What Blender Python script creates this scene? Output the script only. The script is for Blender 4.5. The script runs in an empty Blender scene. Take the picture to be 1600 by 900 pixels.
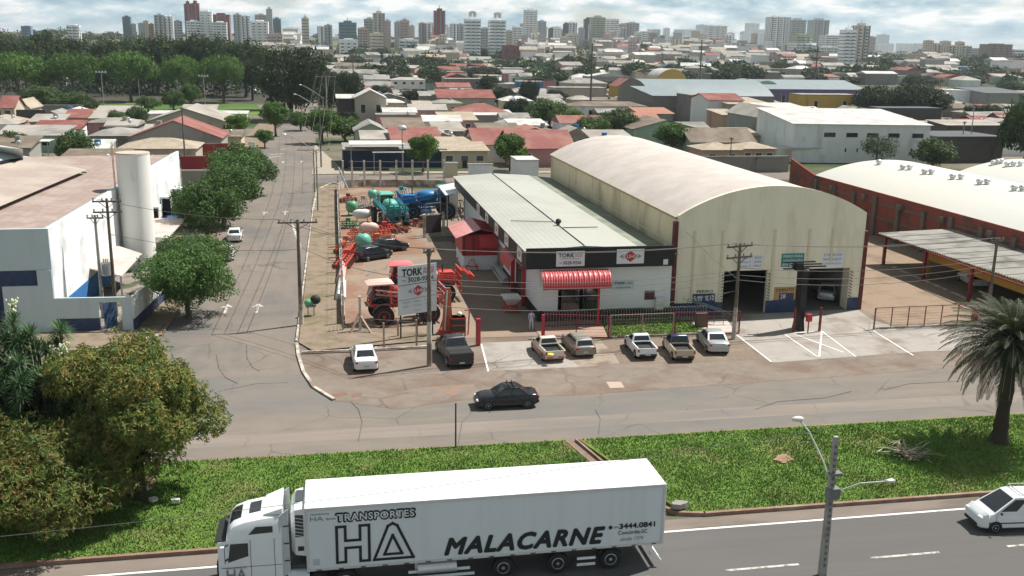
import bpy, math, random
import numpy as np
from mathutils import Vector, Matrix, noise as mnoise
RNG = random.Random(7)
R = math.radians
S = bpy.context.scene
COL = S.collection

# ---------------------------------------------------------------- camera
FL, YAW, PIT, ROL, CH = 1533.25, R(10.695), R(13.89), R(0.9), 23.0
_f = Vector((math.sin(YAW)*math.cos(PIT), math.cos(YAW)*math.cos(PIT), -math.sin(PIT)))
_r = _f.cross(Vector((0, 0, 1))).normalized(); _u = _r.cross(_f)
_r, _u = _r*math.cos(ROL)+_u*math.sin(ROL), -_r*math.sin(ROL)+_u*math.cos(ROL)
CAM = Vector((0, 0, CH))
cd = bpy.data.cameras.new('camera'); cam = bpy.data.objects.new('camera', cd); COL.objects.link(cam)
cam.matrix_world = Matrix(((_r.x, _u.x, -_f.x, 0), (_r.y, _u.y, -_f.y, 0), (_r.z, _u.z, -_f.z, CH), (0, 0, 0, 1)))
cd.sensor_width = 36; cd.lens = 36*FL/1600; cd.clip_end = 20000; cd.clip_start = .5
S.camera = cam

# ---------------------------------------------------------------- light, sky, exposure
SUN_TO = Vector((-0.62, -0.22, -1.0)).normalized()           # direction the sunlight travels
sl = bpy.data.lights.new('sun', 'SUN'); sl.energy = 5.0; sl.angle = R(.55); sl.color = (1, .965, .90)
so = bpy.data.objects.new('sun', sl); COL.objects.link(so)
so.rotation_euler = SUN_TO.to_track_quat('-Z', 'Y').to_euler(); so.location = (0, 0, 200)
W = bpy.data.worlds.new('World'); S.world = W; W.use_nodes = True
nt = W.node_tree; nt.nodes.clear()
def nn(t, **k):
    n = nt.nodes.new(t)
    for a, b in k.items(): setattr(n, a, b)
    return n
wo = nn('ShaderNodeOutputWorld'); b1 = nn('ShaderNodeBackground'); b2 = nn('ShaderNodeBackground'); mx = nn('ShaderNodeMixShader')
sky = nn('ShaderNodeTexSky', sky_type='NISHITA', sun_disc=False); sky.sun_elevation = R(56.6)
sky.sun_rotation = math.atan2(.62, .22); sky.air_density = 1.0; sky.dust_density = 1.5; sky.altitude = 500
b1.inputs[1].default_value = .09
tc = nn('ShaderNodeTexCoord'); mp = nn('ShaderNodeMapping'); mp.inputs['Scale'].default_value = (4.5, 4.5, 17); mp.inputs['Location'].default_value = (1.7, .4, .3)
n1 = nn('ShaderNodeTexNoise'); n1.inputs['Scale'].default_value = 1.5; n1.inputs['Detail'].default_value = 9; n1.inputs['Roughness'].default_value = .58; n1.inputs['Distortion'].default_value = .4
cr = nn('ShaderNodeValToRGB'); cr.color_ramp.elements[0].position = .30; cr.color_ramp.elements[1].position = .46
n2 = nn('ShaderNodeTexNoise'); n2.inputs['Scale'].default_value = 3.4; n2.inputs['Detail'].default_value = 8; n2.inputs['Roughness'].default_value = .6
cr2 = nn('ShaderNodeValToRGB'); e = cr2.color_ramp.elements; e[0].position = .38; e[0].color = (.30, .46, .56, 1); e[1].position = .62; e[1].color = (1.0, 1.0, .98, 1)
em = cr2.color_ramp.elements.new(.5); em.color = (.56, .70, .75, 1)
b2.inputs[1].default_value = .47
L = nt.links.new
L(tc.outputs['Generated'], mp.inputs[0]); L(mp.outputs[0], n1.inputs[0]); L(mp.outputs[0], n2.inputs[0])
L(n1.outputs[0], cr.inputs[0]); L(n2.outputs[0], cr2.inputs[0]); L(sky.outputs[0], b1.inputs[0]); L(cr2.outputs[0], b2.inputs[0])
# haze-bright horizon: cloud light is stronger low in the sky than overhead
sz = nn('ShaderNodeSeparateXYZ'); mrz = nn('ShaderNodeMapRange'); mrz.inputs[1].default_value = 0; mrz.inputs[2].default_value = .35; mrz.inputs[3].default_value = 1.80; mrz.inputs[4].default_value = .72
L(tc.outputs['Generated'], sz.inputs[0]); L(sz.outputs['Z'], mrz.inputs[0]); mst = nn('ShaderNodeMath', operation='MULTIPLY'); L(mrz.outputs[0], mst.inputs[0]); mst.inputs[1].default_value = .47; L(mst.outputs[0], b2.inputs[1])
L(cr.outputs[0], mx.inputs[0]); L(b1.outputs[0], mx.inputs[1]); L(b2.outputs[0], mx.inputs[2]); L(mx.outputs[0], wo.inputs[0])
S.view_settings.view_transform = 'Standard'; S.view_settings.look = 'None'; S.view_settings.exposure = 0.48; S.view_settings.gamma = 1
S.cycles.max_bounces = 5; S.cycles.diffuse_bounces = 3; S.cycles.glossy_bounces = 2; S.cycles.transparent_max_bounces = 4; S.cycles.volume_bounces = 0
S.cycles.use_denoising = True; S.cycles.caustics_reflective = False; S.cycles.caustics_refractive = False

# ---------------------------------------------------------------- survey helpers: a photo pixel read as a point of the ground, or of a level z
def tz(x, y):
    d = math.hypot(x, y)
    t = min(1, max(0, (d-560)/(1800-560))); t = t*t*(3-2*t)
    k = min(1, max(0, (x/max(y, 1)-.12)/.5))
    return (32-15*k)*t + 2.0*t*math.sin(x*.004+1)*math.cos(y*.003)
def ray(px, py): return (_f*FL + _r*(px-800) - _u*(py-450)).normalized()
def P(px, py, z=0.0):
    d = ray(px, py); return CAM + d*((z-CH)/d.z)
def G(px, py):
    d = ray(px, py); t = 20.0
    while t < 6000:
        q = CAM + d*t
        if q.z <= tz(q.x, q.y): break
        t *= 1.01
    return CAM + d*t
def proj(x, y, z=0.0):
    v = Vector((x, y, z))-CAM; k = v.dot(_f); return 800+FL*v.dot(_r)/k, 450-FL*v.dot(_u)/k
def top(x, y, py):
    lo, hi = -20, 300
    for _ in range(40):
        m = (lo+hi)/2
        if proj(x, y, m)[1] > py: lo = m
        else: hi = m
    return lo

# ---------------------------------------------------------------- materials
MATS = {}
def mat(name, col, rough=.8, var=.12, scale=2.0, metal=0.0, col2=None, s2=.4, lo=.5, hi=.6, bump=0.0, space='obj', spec=.4, stretch=None, alpha=None, emit=0):
    """procedural surface: base colour broken up by two noises; col2 = stains or wear with their own shape"""
    if name in MATS: return MATS[name]
    m = bpy.data.materials.new(name); m.use_nodes = True; t = m.node_tree; N = t.nodes; K = t.links.new
    b = N['Principled BSDF']; b.inputs['Roughness'].default_value = rough; b.inputs['Metallic'].default_value = metal
    b.inputs['Specular IOR Level'].default_value = spec
    if space == 'obj': c = N.new('ShaderNodeTexCoord').outputs['Object']
    else: c = N.new('ShaderNodeNewGeometry').outputs['Position']
    if stretch:
        mpn = N.new('ShaderNodeMapping'); mpn.inputs['Scale'].default_value = stretch; K(c, mpn.inputs[0]); c = mpn.outputs[0]
    n = N.new('ShaderNodeTexNoise'); n.inputs['Scale'].default_value = scale; n.inputs['Detail'].default_value = 6; n.inputs['Roughness'].default_value = .65; K(c, n.inputs[0])
    def mix(f, a, bb):
        x = N.new('ShaderNodeMix'); x.data_type = 'RGBA'
        if isinstance(f, (int, float)): x.inputs[0].default_value = f
        else: K(f, x.inputs[0])
        for s, v in ((6, a), (7, bb)):
            if isinstance(v, tuple): x.inputs[s].default_value = (*v[:3], 1)
            else: K(v, x.inputs[s])
        return x.outputs[2]
    a = tuple(max(0, v*(1-var*1.6)) for v in col); bb = tuple(min(1, v*(1+var*1.6)) for v in col)
    out = mix(n.outputs[0], a, bb)
    if col2:
        n2 = N.new('ShaderNodeTexNoise'); n2.inputs['Scale'].default_value = s2; n2.inputs['Detail'].default_value = 7; n2.inputs['Roughness'].default_value = .62; K(c, n2.inputs[0])
        r = N.new('ShaderNodeValToRGB'); r.color_ramp.elements[0].position = lo; r.color_ramp.elements[1].position = hi; K(n2.outputs[0], r.inputs[0])
        out = mix(r.outputs[0], out, tuple(col2))
    K(out, b.inputs['Base Color'])
    if bump:
        bp = N.new('ShaderNodeBump'); bp.inputs['Strength'].default_value = bump; bp.inputs['Distance'].default_value = .05; K(n.outputs[0], bp.inputs['Height']); K(bp.outputs[0], b.inputs['Normal'])
    if emit:
        b.inputs['Emission Color'].default_value = (1, 1, 1, 1); b.inputs['Emission Strength'].default_value = emit
    MATS[name] = m; return m
def ribbed(name, col, axis='X', period=.25, rough=.5, depth=.35, metal=0.0, col2=None, var=.08, panel=0, s2=.3, lo=.45, hi=.62):
    """corrugated sheet: bump from a wave along one axis, faint panel joints, stains"""
    if name in MATS: return MATS[name]
    m = mat(name, col, rough, var, 1.2, metal, col2, s2, lo, hi, 0, 'pos')
    t = m.node_tree; N = t.nodes; K = t.links.new; b = N['Principled BSDF']
    g = N.new('ShaderNodeNewGeometry'); w = N.new('ShaderNodeTexWave'); w.bands_direction = axis; w.inputs['Scale'].default_value = 1/period/3.18
    K(g.outputs['Position'], w.inputs[0]); bp = N.new('ShaderNodeBump'); bp.inputs['Strength'].default_value = depth; bp.inputs['Distance'].default_value = .04
    K(w.outputs['Fac'], bp.inputs['Height']); K(bp.outputs[0], b.inputs['Normal'])
    if panel:
        sp = N.new('ShaderNodeSeparateXYZ'); K(g.outputs['Position'], sp.inputs[0]); src = b.inputs['Base Color'].links[0].from_socket
        f = N.new('ShaderNodeMath'); f.operation = 'MODULO'; K(sp.outputs['Y' if axis == 'X' else 'X'], f.inputs[0]); f.inputs[1].default_value = panel
        f2 = N.new('ShaderNodeMath'); f2.operation = 'LESS_THAN'; K(f.outputs[0], f2.inputs[0]); f2.inputs[1].default_value = .07
        mm = N.new('ShaderNodeMath'); mm.operation = 'MULTIPLY'; K(f2.outputs[0], mm.inputs[0]); mm.inputs[1].default_value = .3
        x = N.new('ShaderNodeMix'); x.data_type = 'RGBA'; K(mm.outputs[0], x.inputs[0]); K(src, x.inputs[6]); x.inputs[7].default_value = (col[0]*.4, col[1]*.4, col[2]*.4, 1); K(x.outputs[2], b.inputs['Base Color'])
    return m
def windowed(name, wall, glass=(.05, .07, .09), fx=3.0, fz=3.0, wx=.5, wz=.5, rough=.6):
    """facade of a far tower: wall colour with a grid of darker openings per storey"""
    if name in MATS: return MATS[name]
    m = mat(name, wall, rough, .06, .2)
    t = m.node_tree; N = t.nodes; K = t.links.new; b = N['Principled BSDF']; src = b.inputs['Base Color'].links[0].from_socket
    sp = N.new('ShaderNodeSeparateXYZ'); K(N.new('ShaderNodeTexCoord').outputs['Object'], sp.inputs[0])
    ad = N.new('ShaderNodeMath'); ad.operation = 'ADD'; K(sp.outputs['X'], ad.inputs[0]); K(sp.outputs['Y'], ad.inputs[1])
    def cell(sock, per, w):
        if w >= 1: return None
        a = N.new('ShaderNodeMath'); a.operation = 'MULTIPLY_ADD'; K(sock, a.inputs[0]); a.inputs[1].default_value = 1/per; a.inputs[2].default_value = 500
        f = N.new('ShaderNodeMath'); f.operation = 'FRACT'; K(a.outputs[0], f.inputs[0])
        l = N.new('ShaderNodeMath'); l.operation = 'LESS_THAN'; K(f.outputs[0], l.inputs[0]); l.inputs[1].default_value = w; return l.outputs[0]
    a, c = cell(ad.outputs[0], fx, wx), cell(sp.outputs['Z'], fz, wz)
    if a and c:
        q = N.new('ShaderNodeMath'); q.operation = 'MULTIPLY'; K(a, q.inputs[0]); K(c, q.inputs[1]); f = q.outputs[0]
    else: f = a or c
    x = N.new('ShaderNodeMix'); x.data_type = 'RGBA'; K(f, x.inputs[0]); K(src, x.inputs[6]); x.inputs[7].default_value = (*glass, 1); K(x.outputs[2], b.inputs['Base Color'])
    return m
def leafmat(name, c, c2, scale=.5, trans=.25):
    if name in MATS: return MATS[name]
    m = mat(name, c, .62, .22, 3.0, 0, c2, scale, .42, .62, 0, 'obj', .3)
    t = m.node_tree; N = t.nodes; K = t.links.new; b = N['Principled BSDF']; src = b.inputs['Base Color'].links[0].from_socket
    oi = N.new('ShaderNodeObjectInfo'); hs = N.new('ShaderNodeHueSaturation'); mr = N.new('ShaderNodeMapRange'); mr.inputs[3].default_value = .78; mr.inputs[4].default_value = 1.22
    K(oi.outputs['Random'], mr.inputs[0]); K(mr.outputs[0], hs.inputs['Value']); K(src, hs.inputs['Color']); K(hs.outputs[0], b.inputs['Base Color'])
    tr = N.new('ShaderNodeBsdfTranslucent'); K(hs.outputs[0], tr.inputs[0]); ms = N.new('ShaderNodeMixShader'); ms.inputs[0].default_value = trans
    K(b.outputs[0], ms.inputs[1]); K(tr.outputs[0], ms.inputs[2]); K(ms.outputs[0], N['Material Output'].inputs[0]); return m
def paint(name, col, rough=.25): 
    return mat(name, col, rough, .04, 1.5, 0, tuple(v*.75+.03 for v in col), .9, .62, .9, spec=.55)

# ---------------------------------------------------------------- mesh builder
class MB:
    def __init__(s): s.v = []; s.f = []; s.mi = []; s.cur = 0
    def add(s, vs, fs):
        o = len(s.v); s.v += [tuple(q) for q in vs]; s.f += [tuple(o+i for i in f) for f in fs]; s.mi += [s.cur]*len(fs); return s
    def box(s, x0, y0, z0, x1, y1, z1, M=None):
        vs = [Vector(q) for q in ((x0, y0, z0), (x1, y0, z0), (x1, y1, z0), (x0, y1, z0), (x0, y0, z1), (x1, y0, z1), (x1, y1, z1), (x0, y1, z1))]
        if M: vs = [M @ q for q in vs]
        return s.add(vs, [(0, 3, 2, 1), (4, 5, 6, 7), (0, 1, 5, 4), (1, 2, 6, 5), (2, 3, 7, 6), (3, 0, 4, 7)])
    def seg(s, p, q, z0, z1, t):                      # upright slab along p-q
        p, q = Vector(p[:2]), Vector(q[:2]); d = (q-p).normalized(); n = Vector((-d.y, d.x))*t/2
        a = [p-n, q-n, q+n, p+n]
        return s.prism(a, z0, z1)
    def prism(s, pts, z0, z1):
        n = len(pts); vs = [(a[0], a[1], z0) for a in pts]+[(a[0], a[1], z1) for a in pts]
        return s.add(vs, [tuple(range(n))[::-1], tuple(range(n, 2*n))]+[(i, (i+1) % n, n+(i+1) % n, n+i) for i in range(n)])
    def bar(s, p, q, w, h=None):                      # square bar between two points
        p, q = Vector(p), Vector(q); h = h or w; d = (q-p).normalized()
        a = d.cross(Vector((0, 0, 1))); a = (a if a.length > .01 else Vector((1, 0, 0))).normalized(); b = a.cross(d)
        c = [(-1, -1), (1, -1), (1, 1), (-1, 1)]
        return s.add([p+a*i*w/2+b*j*h/2 for i, j in c]+[q+a*i*w/2+b*j*h/2 for i, j in c], [(3, 2, 1, 0), (4, 5, 6, 7)]+[(i, (i+1) % 4, 4+(i+1) % 4, 4+i) for i in range(4)])
    def tube(s, p, q, r0, r1=None, n=10):
        p, q = Vector(p), Vector(q); r1 = r0 if r1 is None else r1; d = (q-p).normalized()
        a = d.cross(Vector((0, 0, 1))); a = (a if a.length > .01 else Vector((1, 0, 0))).normalized(); b = a.cross(d)
        return s.loft([[p+a*r0*math.cos(t)+b*r0*math.sin(t) for t in np.linspace(0, 2*math.pi, n, False)], [q+a*r1*math.cos(t)+b*r1*math.sin(t) for t in np.linspace(0, 2*math.pi, n, False)]])
    def path(s, pts, r, n=6):
        for a, b in zip(pts, pts[1:]): s.tube(a, b, r if not callable(r) else r(a), None, n)
        return s
    def loft(s, rings, cap=True):
        n = len(rings[0]); vs = [p for rr in rings for p in rr]; fs = []
        for k in range(len(rings)-1): fs += [(k*n+i, k*n+(i+1) % n, (k+1)*n+(i+1) % n, (k+1)*n+i) for i in range(n)]
        if cap: fs += [tuple(range(n))[::-1], tuple(range((len(rings)-1)*n, len(rings)*n))]
        return s.add(vs, fs)
    def ell(s, c, r, n=16, m=10, squash=1.0):
        c = Vector(c); r = Vector(r if hasattr(r, '__len__') else (r, r, r)); rings = []
        for j in range(m+1):
            a = -math.pi/2+math.pi*j/m; rr = max(.001, math.cos(a))**squash; z = math.sin(a)
            rings.append([c+Vector((r.x*rr*math.cos(t), r.y*rr*math.sin(t), r.z*z)) for t in np.linspace(0, 2*math.pi, n, False)])
        return s.loft(rings)
    def disc(s, c, nrm, r, n=14, thick=.02):
        c = Vector(c); nrm = Vector(nrm).normalized(); return s.tube(c, c+nrm*thick, r, r, n)
    def poly(s, pts): return s.add(pts, [tuple(range(len(pts)))])
    def build(s, name, material, parent=None, local=False, smooth=False, label=None):
        me = bpy.data.meshes.new(name); off = Vector((0, 0, 0))
        if parent is not None and not local:
            off = Vector(parent.location)
            if parent.parent: off = off+Vector(parent.parent.location)
        me.from_pydata([(a[0]-off.x, a[1]-off.y, a[2]-off.z) for a in s.v], [], s.f)
        for m in (material if isinstance(material, (list, tuple)) else [material]): me.materials.append(m)
        if max(s.mi, default=0): me.polygons.foreach_set('material_index', s.mi)
        me.validate(); me.update()
        if smooth:
            me.polygons.foreach_set('use_smooth', [True]*len(me.polygons))
            try: me.set_sharp_from_angle(angle=R(38))
            except Exception: pass
        o = bpy.data.objects.new(name, me); COL.objects.link(o)
        if parent is not None: o.parent = parent
        if label: o['label'] = label
        return o
def tag(o, label=None, cat=None, group=None, kind=None):
    if label: o['label'] = label
    if cat: o['category'] = cat
    if group: o['group'] = group
    if kind: o['kind'] = kind
    return o
def thing(name, loc, label, cat, group=None, rz=0):
    o = bpy.data.objects.new(name, None); COL.objects.link(o); o.location = loc; o.rotation_euler.z = rz; o.empty_display_size = .3
    return tag(o, label, cat, group)
KIDS = {}
def kids(o):
    if o.name not in KIDS: KIDS[o.name] = [c for c in COL.objects if c.parent == o]
    return KIDS[o.name]
def copy_tree(o, parent=None):
    c = o.copy(); COL.objects.link(c)
    if parent: c.parent = parent
    for ch in kids(o): copy_tree(ch, c)
    return c
def place(proto, loc, rz=0, sc=1, label=None, group=None, cat=None, first=[set()]):
    if proto.name in first[0]: o = copy_tree(proto)
    else: o = proto; kids(proto); [kids(c) for c in kids(proto)]; first[0].add(proto.name)
    o.location = loc; o.rotation_euler.z = rz; o.scale = (sc, sc, sc) if not hasattr(sc, '__len__') else sc
    return tag(o, label, cat, group)
def struct(name, mb, m, kind='structure', smooth=False):
    o = mb.build(name, m, smooth=smooth); o['kind'] = kind; return o
def text(s, org, right, up, w, h, m, parent, bold=0.0, shear=0.0, name='lettering', depth=.012, space=1.0):
    """solid lettering, fitted to w x h, standing 'depth' proud of the surface at org"""
    cu = bpy.data.curves.new('t', 'FONT'); cu.body = s; cu.shear = shear; cu.resolution_u = 3; cu.space_character = space; cu.space_line = .9
    to = bpy.data.objects.new('t', cu); COL.objects.link(to); dg = bpy.context.evaluated_depsgraph_get(); dg.update()
    me = bpy.data.meshes.new_from_object(to.evaluated_get(dg)); bpy.data.objects.remove(to)
    co = np.array([v.co[:] for v in me.vertices]); 
    if len(co) == 0: return None
    mn, mxx = co.min(0), co.max(0); right = Vector(right).normalized(); up = Vector(up).normalized(); n = right.cross(up); org = Vector(org)
    off = Vector(parent.location) if parent else Vector((0, 0, 0))
    base = [org+right*((v.co.x-mn[0])/(mxx[0]-mn[0])*w)+up*((v.co.y-mn[1])/(mxx[1]-mn[1])*h)+n*depth-off for v in me.vertices]
    fs = [tuple(p.vertices) for p in me.polygons]; bpy.data.meshes.remove(me); k_ = bold*h*1.25; mb = MB()
    for i, (dx, dy) in enumerate([(0, 0)] if not bold else [(0, 0), (1, 0), (-1, 0), (0, 1), (0, -1), (.7, .7), (-.7, .7), (.7, -.7), (-.7, -.7)]):
        mb.add([q+right*dx*k_+up*dy*k_+n*.0009*i for q in base], fs)
    me = bpy.data.meshes.new(name); me.from_pydata([tuple(q) for q in mb.v], [], mb.f); me.materials.append(m); me.update()
    o = bpy.data.objects.new(name, me); COL.objects.link(o); o.parent = parent; return o
# ================================================================ SETTING: ground, roads, sky-side
asph = mat('old asphalt', (.185, .163, .14), .92, .2, .9, 0, (.150, .146, .140), .10, .46, .62, .25, 'pos', .2, (.35, 1, 1))
def cracks(m, sc=.16, wid=.009, dark=.42, patch=True):
    t = m.node_tree; N = t.nodes; K = t.links.new; b = N['Principled BSDF']; src = b.inputs['Base Color'].links[0].from_socket
    g = N.new('ShaderNodeNewGeometry'); nz = N.new('ShaderNodeTexNoise'); nz.inputs['Scale'].default_value = .6; nz.inputs['Detail'].default_value = 5; K(g.outputs['Position'], nz.inputs[0])
    ad = N.new('ShaderNodeMix'); ad.data_type = 'RGBA'; ad.blend_type = 'ADD'; ad.inputs[0].default_value = 3.0; K(g.outputs['Position'], ad.inputs[6]); K(nz.outputs['Color'], ad.inputs[7])
    v = N.new('ShaderNodeTexVoronoi'); v.feature = 'DISTANCE_TO_EDGE'; v.inputs['Scale'].default_value = sc; K(ad.outputs[2], v.inputs[0])
    l = N.new('ShaderNodeMath'); l.operation = 'LESS_THAN'; l.inputs[1].default_value = wid; K(v.outputs[0], l.inputs[0])
    gate = N.new('ShaderNodeTexNoise'); gate.inputs['Scale'].default_value = .13; gate.inputs['Detail'].default_value = 3; K(g.outputs['Position'], gate.inputs[0])
    gr = N.new('ShaderNodeValToRGB'); gr.color_ramp.elements[0].position = .47; gr.color_ramp.elements[1].position = .6; K(gate.outputs[0], gr.inputs[0])
    q = N.new('ShaderNodeMath'); q.operation = 'MULTIPLY'; K(l.outputs[0], q.inputs[0]); K(gr.outputs[0], q.inputs[1])
    q2 = N.new('ShaderNodeMath'); q2.operation = 'MULTIPLY'; K(q.outputs[0], q2.inputs[0]); q2.inputs[1].default_value = dark
    x = N.new('ShaderNodeMix'); x.data_type = 'RGBA'; K(q2.outputs[0], x.inputs[0]); K(src, x.inputs[6]); x.inputs[7].default_value = (.05, .045, .04, 1)
    # worn red soil carried over the asphalt
    nd = N.new('ShaderNodeTexNoise'); nd.inputs['Scale'].default_value = .16; nd.inputs['Detail'].default_value = 8; nd.inputs['Roughness'].default_value = .7
    mp_ = N.new('ShaderNodeMapping'); mp_.inputs['Scale'].default_value = (.6, 1.5, 1); mp_.inputs['Location'].default_value = (17, 5, 0); K(g.outputs['Position'], mp_.inputs[0]); K(mp_.outputs[0], nd.inputs[0])
    r2 = N.new('ShaderNodeValToRGB'); r2.color_ramp.elements[0].position = .44; r2.color_ramp.elements[1].position = .68; r2.color_ramp.elements[1].color = (.42, .42, .42, 1); K(nd.outputs[0], r2.inputs[0])
    y = N.new('ShaderNodeMix'); y.data_type = 'RGBA'; K(r2.outputs[0], y.inputs[0]); K(x.outputs[2], y.inputs[6]); y.inputs[7].default_value = (.25, .195, .16, 1)
    K((y if patch else x).outputs[2], b.inputs['Base Color']); return m
cracks(asph)
hwy = mat('highway asphalt', (.118, .112, .108), .9, .10, 1.2, 0, (.155, .140, .128), .12, .5, .7, .15, 'pos', .2, (.08, 1.2, 1))
street_m = cracks(mat('street asphalt', (.185, .160, .138), .92, .15, .8, 0, (.140, .132, .124), .13, .48, .6, .2, 'pos', .2, (1, .35, 1)), .2, .012, .4)
conc = cracks(mat('pale concrete', (.335, .305, .275), .9, .14, .7, 0, (.22, .18, .15), .22, .5, .66, .1, 'pos', .2), .18, .01, .5, False)
apron_m = cracks(mat('patched apron', (.205, .17, .14), .93, .2, 1.3, 0, (.165, .12, .095), .3, .46, .62, .3, 'pos', .2), .3, .03, .4)
cob = mat('cobbled parking', (.20, .155, .12), .95, .3, 4, 0, (.26, .215, .17), .4, .52, .68, .4, 'pos', .2)
dirt = mat('red yard soil', (.235, .14, .10), .96, .22, 1.4, 0, (.28, .215, .165), .16, .48, .62, .3, 'pos', .1)
yard_m = cracks(mat('yard concrete', (.25, .195, .15), .93, .16, .6, 0, (.31, .21, .155), .12, .5, .66, .1, 'pos', .2), .12, .008, .4, False)
walk = mat('sidewalk', (.235, .18, .135), .95, .22, 1.0, 0, (.13, .12, .06), .35, .5, .66, .2, 'pos', .2)
kerb_m = mat('whitewashed kerb', (.52, .47, .41), .9, .2, 3, 0, (.22, .17, .13), .8, .42, .6, 0, 'pos')
kerbr = mat('reddish kerb', (.24, .145, .105), .9, .25, 3, 0, (.34, .27, .21), .6, .5, .7, 0, 'pos')
white = mat('road paint', (.72, .71, .68), .8, .1, 6, 0, (.36, .33, .3), 1.6, .55, .75, 0, 'pos')
wornw = mat('worn road paint', (.52, .49, .45), .85, .2, 6, 0, (.2, .18, .16), 2.2, .48, .6, 0, 'pos')
grassb = mat('turf', (.12, .19, .04), .95, .3, 2, 0, (.22, .17, .09), .25, .52, .7, .3, 'pos', .1)
gfield = mat('field grass', (.075, .135, .032), .95, .2, .2, 0, (.14, .2, .06), .02, .5, .7, 0, 'pos', .1)
town = mat('town ground', (.20, .165, .135), .95, .3, .05, 0, (.05, .075, .03), .016, .44, .58, 0, 'pos', .1)

def sheet(name, pts, z, m, kind='structure', pix=True):
    q = [(P(a, b)[:2] if pix else (a, b)) for a, b in pts]
    mb = MB(); mb.poly([(x, y, z) for x, y in q]); o = mb.build(name, m); o['kind'] = kind; 
    if o.data.polygons[0].normal.z < 0: o.data.flip_normals()
    return o
def line(name, pts, w, z, m, h=0.0, pix=True):
    q = [Vector(P(a, b)[:2] if pix else (a, b)) for a, b in pts]; mb = MB(); Lh = []; Rh = []
    for i, p in enumerate(q):
        d = ((q[min(i+1, len(q)-1)]-q[max(i-1, 0)])).normalized(); n = Vector((-d.y, d.x))*w/2; Lh.append(p+n); Rh.append(p-n)
    for i in range(len(q)-1):
        if h: mb.prism([Rh[i], Rh[i+1], Lh[i+1], Lh[i]], z, z+h)
        else: mb.poly([(*Rh[i], z), (*Rh[i+1], z), (*Lh[i+1], z), (*Lh[i], z)])
    o = mb.build(name, m); o['kind'] = 'structure'; return o

# terrain, one sheet to the horizon
xs = np.concatenate([np.linspace(-9000, -700, 14), np.linspace(-600, 1500, 43), np.linspace(1700, 11000, 14)])
ys = np.concatenate([np.linspace(-300, 440, 6), np.linspace(480, 2200, 44), np.linspace(2400, 12000, 16)])
mb = MB(); mb.v = [(x, y, tz(x, y) if y > 460 else 0) for y in ys for x in xs]; nx = len(xs)
mb.f = [(j*nx+i, j*nx+i+1, (j+1)*nx+i+1, (j+1)*nx+i) for j in range(len(ys)-1) for i in range(nx-1)]; mb.mi = [0]*len(mb.f)
struct('ground', mb, town, smooth=True)
HY = 42.85                                                       # far edge of the highway
sheet('highway', [(-200, -20), (260, -20), (260, HY), (-200, HY)], .008, hwy, pix=False)
sheet('road_shoulder', [(-200, 41.72), (260, 41.72), (260, HY-.1), (-200, HY-.1)], .012, mat('shoulder', (.20, .165, .14), .95, .2, 1, 0, (.14, .12, .10), .3, .5, .6, .2, 'pos', .2, (.3, 1, 1)), pix=False)
mb = MB(); mb.poly([(-60, 41.5, .016), (260, 41.5, .016), (260, 41.66, .016), (-60, 41.66, .016)]); struct('road_edge_line', mb, white)
mb = MB(); a = P(1126, 896); 
for k in range(-6, 16):
    x = 17.2+k*7.15; mb.poly([(x, 37.58, .016), (x+3.55, 37.58, .016), (x+3.55, 37.74, .016), (x, 37.74, .016)])
struct('lane_dashes', mb, wornw)
sheet('service_road', [(-200, 52.8), (260, 52.8), (260, 68.0), (-200, 68.0)], .010, asph, pix=False)
sheet('side_street', [(-13.6, 67.9), (-2.0, 67.9), (-2.6, 139), (-2.9, 200), (-3.0, 420), (-15.2, 420), (-14.0, 200), (-13.2, 90)], .014, street_m, pix=False)
sheet('cross_street', [(-3.2, 168), (0.2, 167.2), (90, 166), (90, 177), (2, 178.5), (-3.4, 178)], .018, street_m, pix=False)
sheet('cross_street_west', [(-60, 231), (-13.9, 230), (-13.9, 238), (-60, 239)], .010, street_m, pix=False)
sheet('front_strip', [(1, 66.5), (75, 66.5), (75, 82), (1, 82)], .015, apron_m, pix=False)
sheet('side_gravel', [(47.6, 74.5), (62, 74.5), (62, 125), (47.6, 125)], .018, mat('gravel yard', (.27, .20, .145), .95, .2, 5, 0, (.20, .15, .11), .25, .5, .65, .4, 'pos', .1), pix=False)
sheet('corner_apron', [(470, 548), (474, 580), (490, 606), (522, 626), (620, 640), (760, 620), (900, 618), (1180, 598), (1600, 566), (1800, 552), (1800, 500), (1365, 514), (1150, 524), (750, 536), (670, 541)], .020, apron_m)
sheet('parking_cobbles', [(935, 530), (975, 568), (1190, 562), (1150, 524)], .026, cob)
sheet('parking_pad', [(752, 536), (764, 580), (905, 574), (860, 532)], .026, conc)
sheet('patched_pad', [(905, 574), (968, 569), (948, 531), (862, 533)], .024, mat('dusty pad', (.30, .25, .2), .95, .25, 1.2, 0, (.19, .14, .11), .5, .48, .6, .2, 'pos', .2))
sheet('warehouse_forecourt', [(1150, 523), (1208, 567), (1450, 549), (1600, 546), (1720, 530), (1530, 506), (1365, 513), (1338, 483), (1160, 492)], .028, conc)
sheet('manhole_cover', [(947, 597), (970, 597), (976, 606), (953, 607)], .030, mat('manhole slab', (.42, .33, .27), .9, .1, 3, 0, None, space='pos'))
sheet('worn_patch', [(628, 612), (660, 606), (740, 600), (745, 614), (680, 622)], .024, mat('patch a', (.20, .17, .145), .95, .2, 1.5, 0, (.27, .17, .12), .7, .5, .6, .2, 'pos', .2))
for k, pl in enumerate([[(518, 616), (540, 613), (545, 618), (522, 621)], [(548, 617), (566, 614), (564, 620), (550, 622)]]):
    sheet('red_soil_patch', pl, .0245, mat('red soil patch', (.20, .115, .09), .95, .3, 5, space='pos'))
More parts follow.
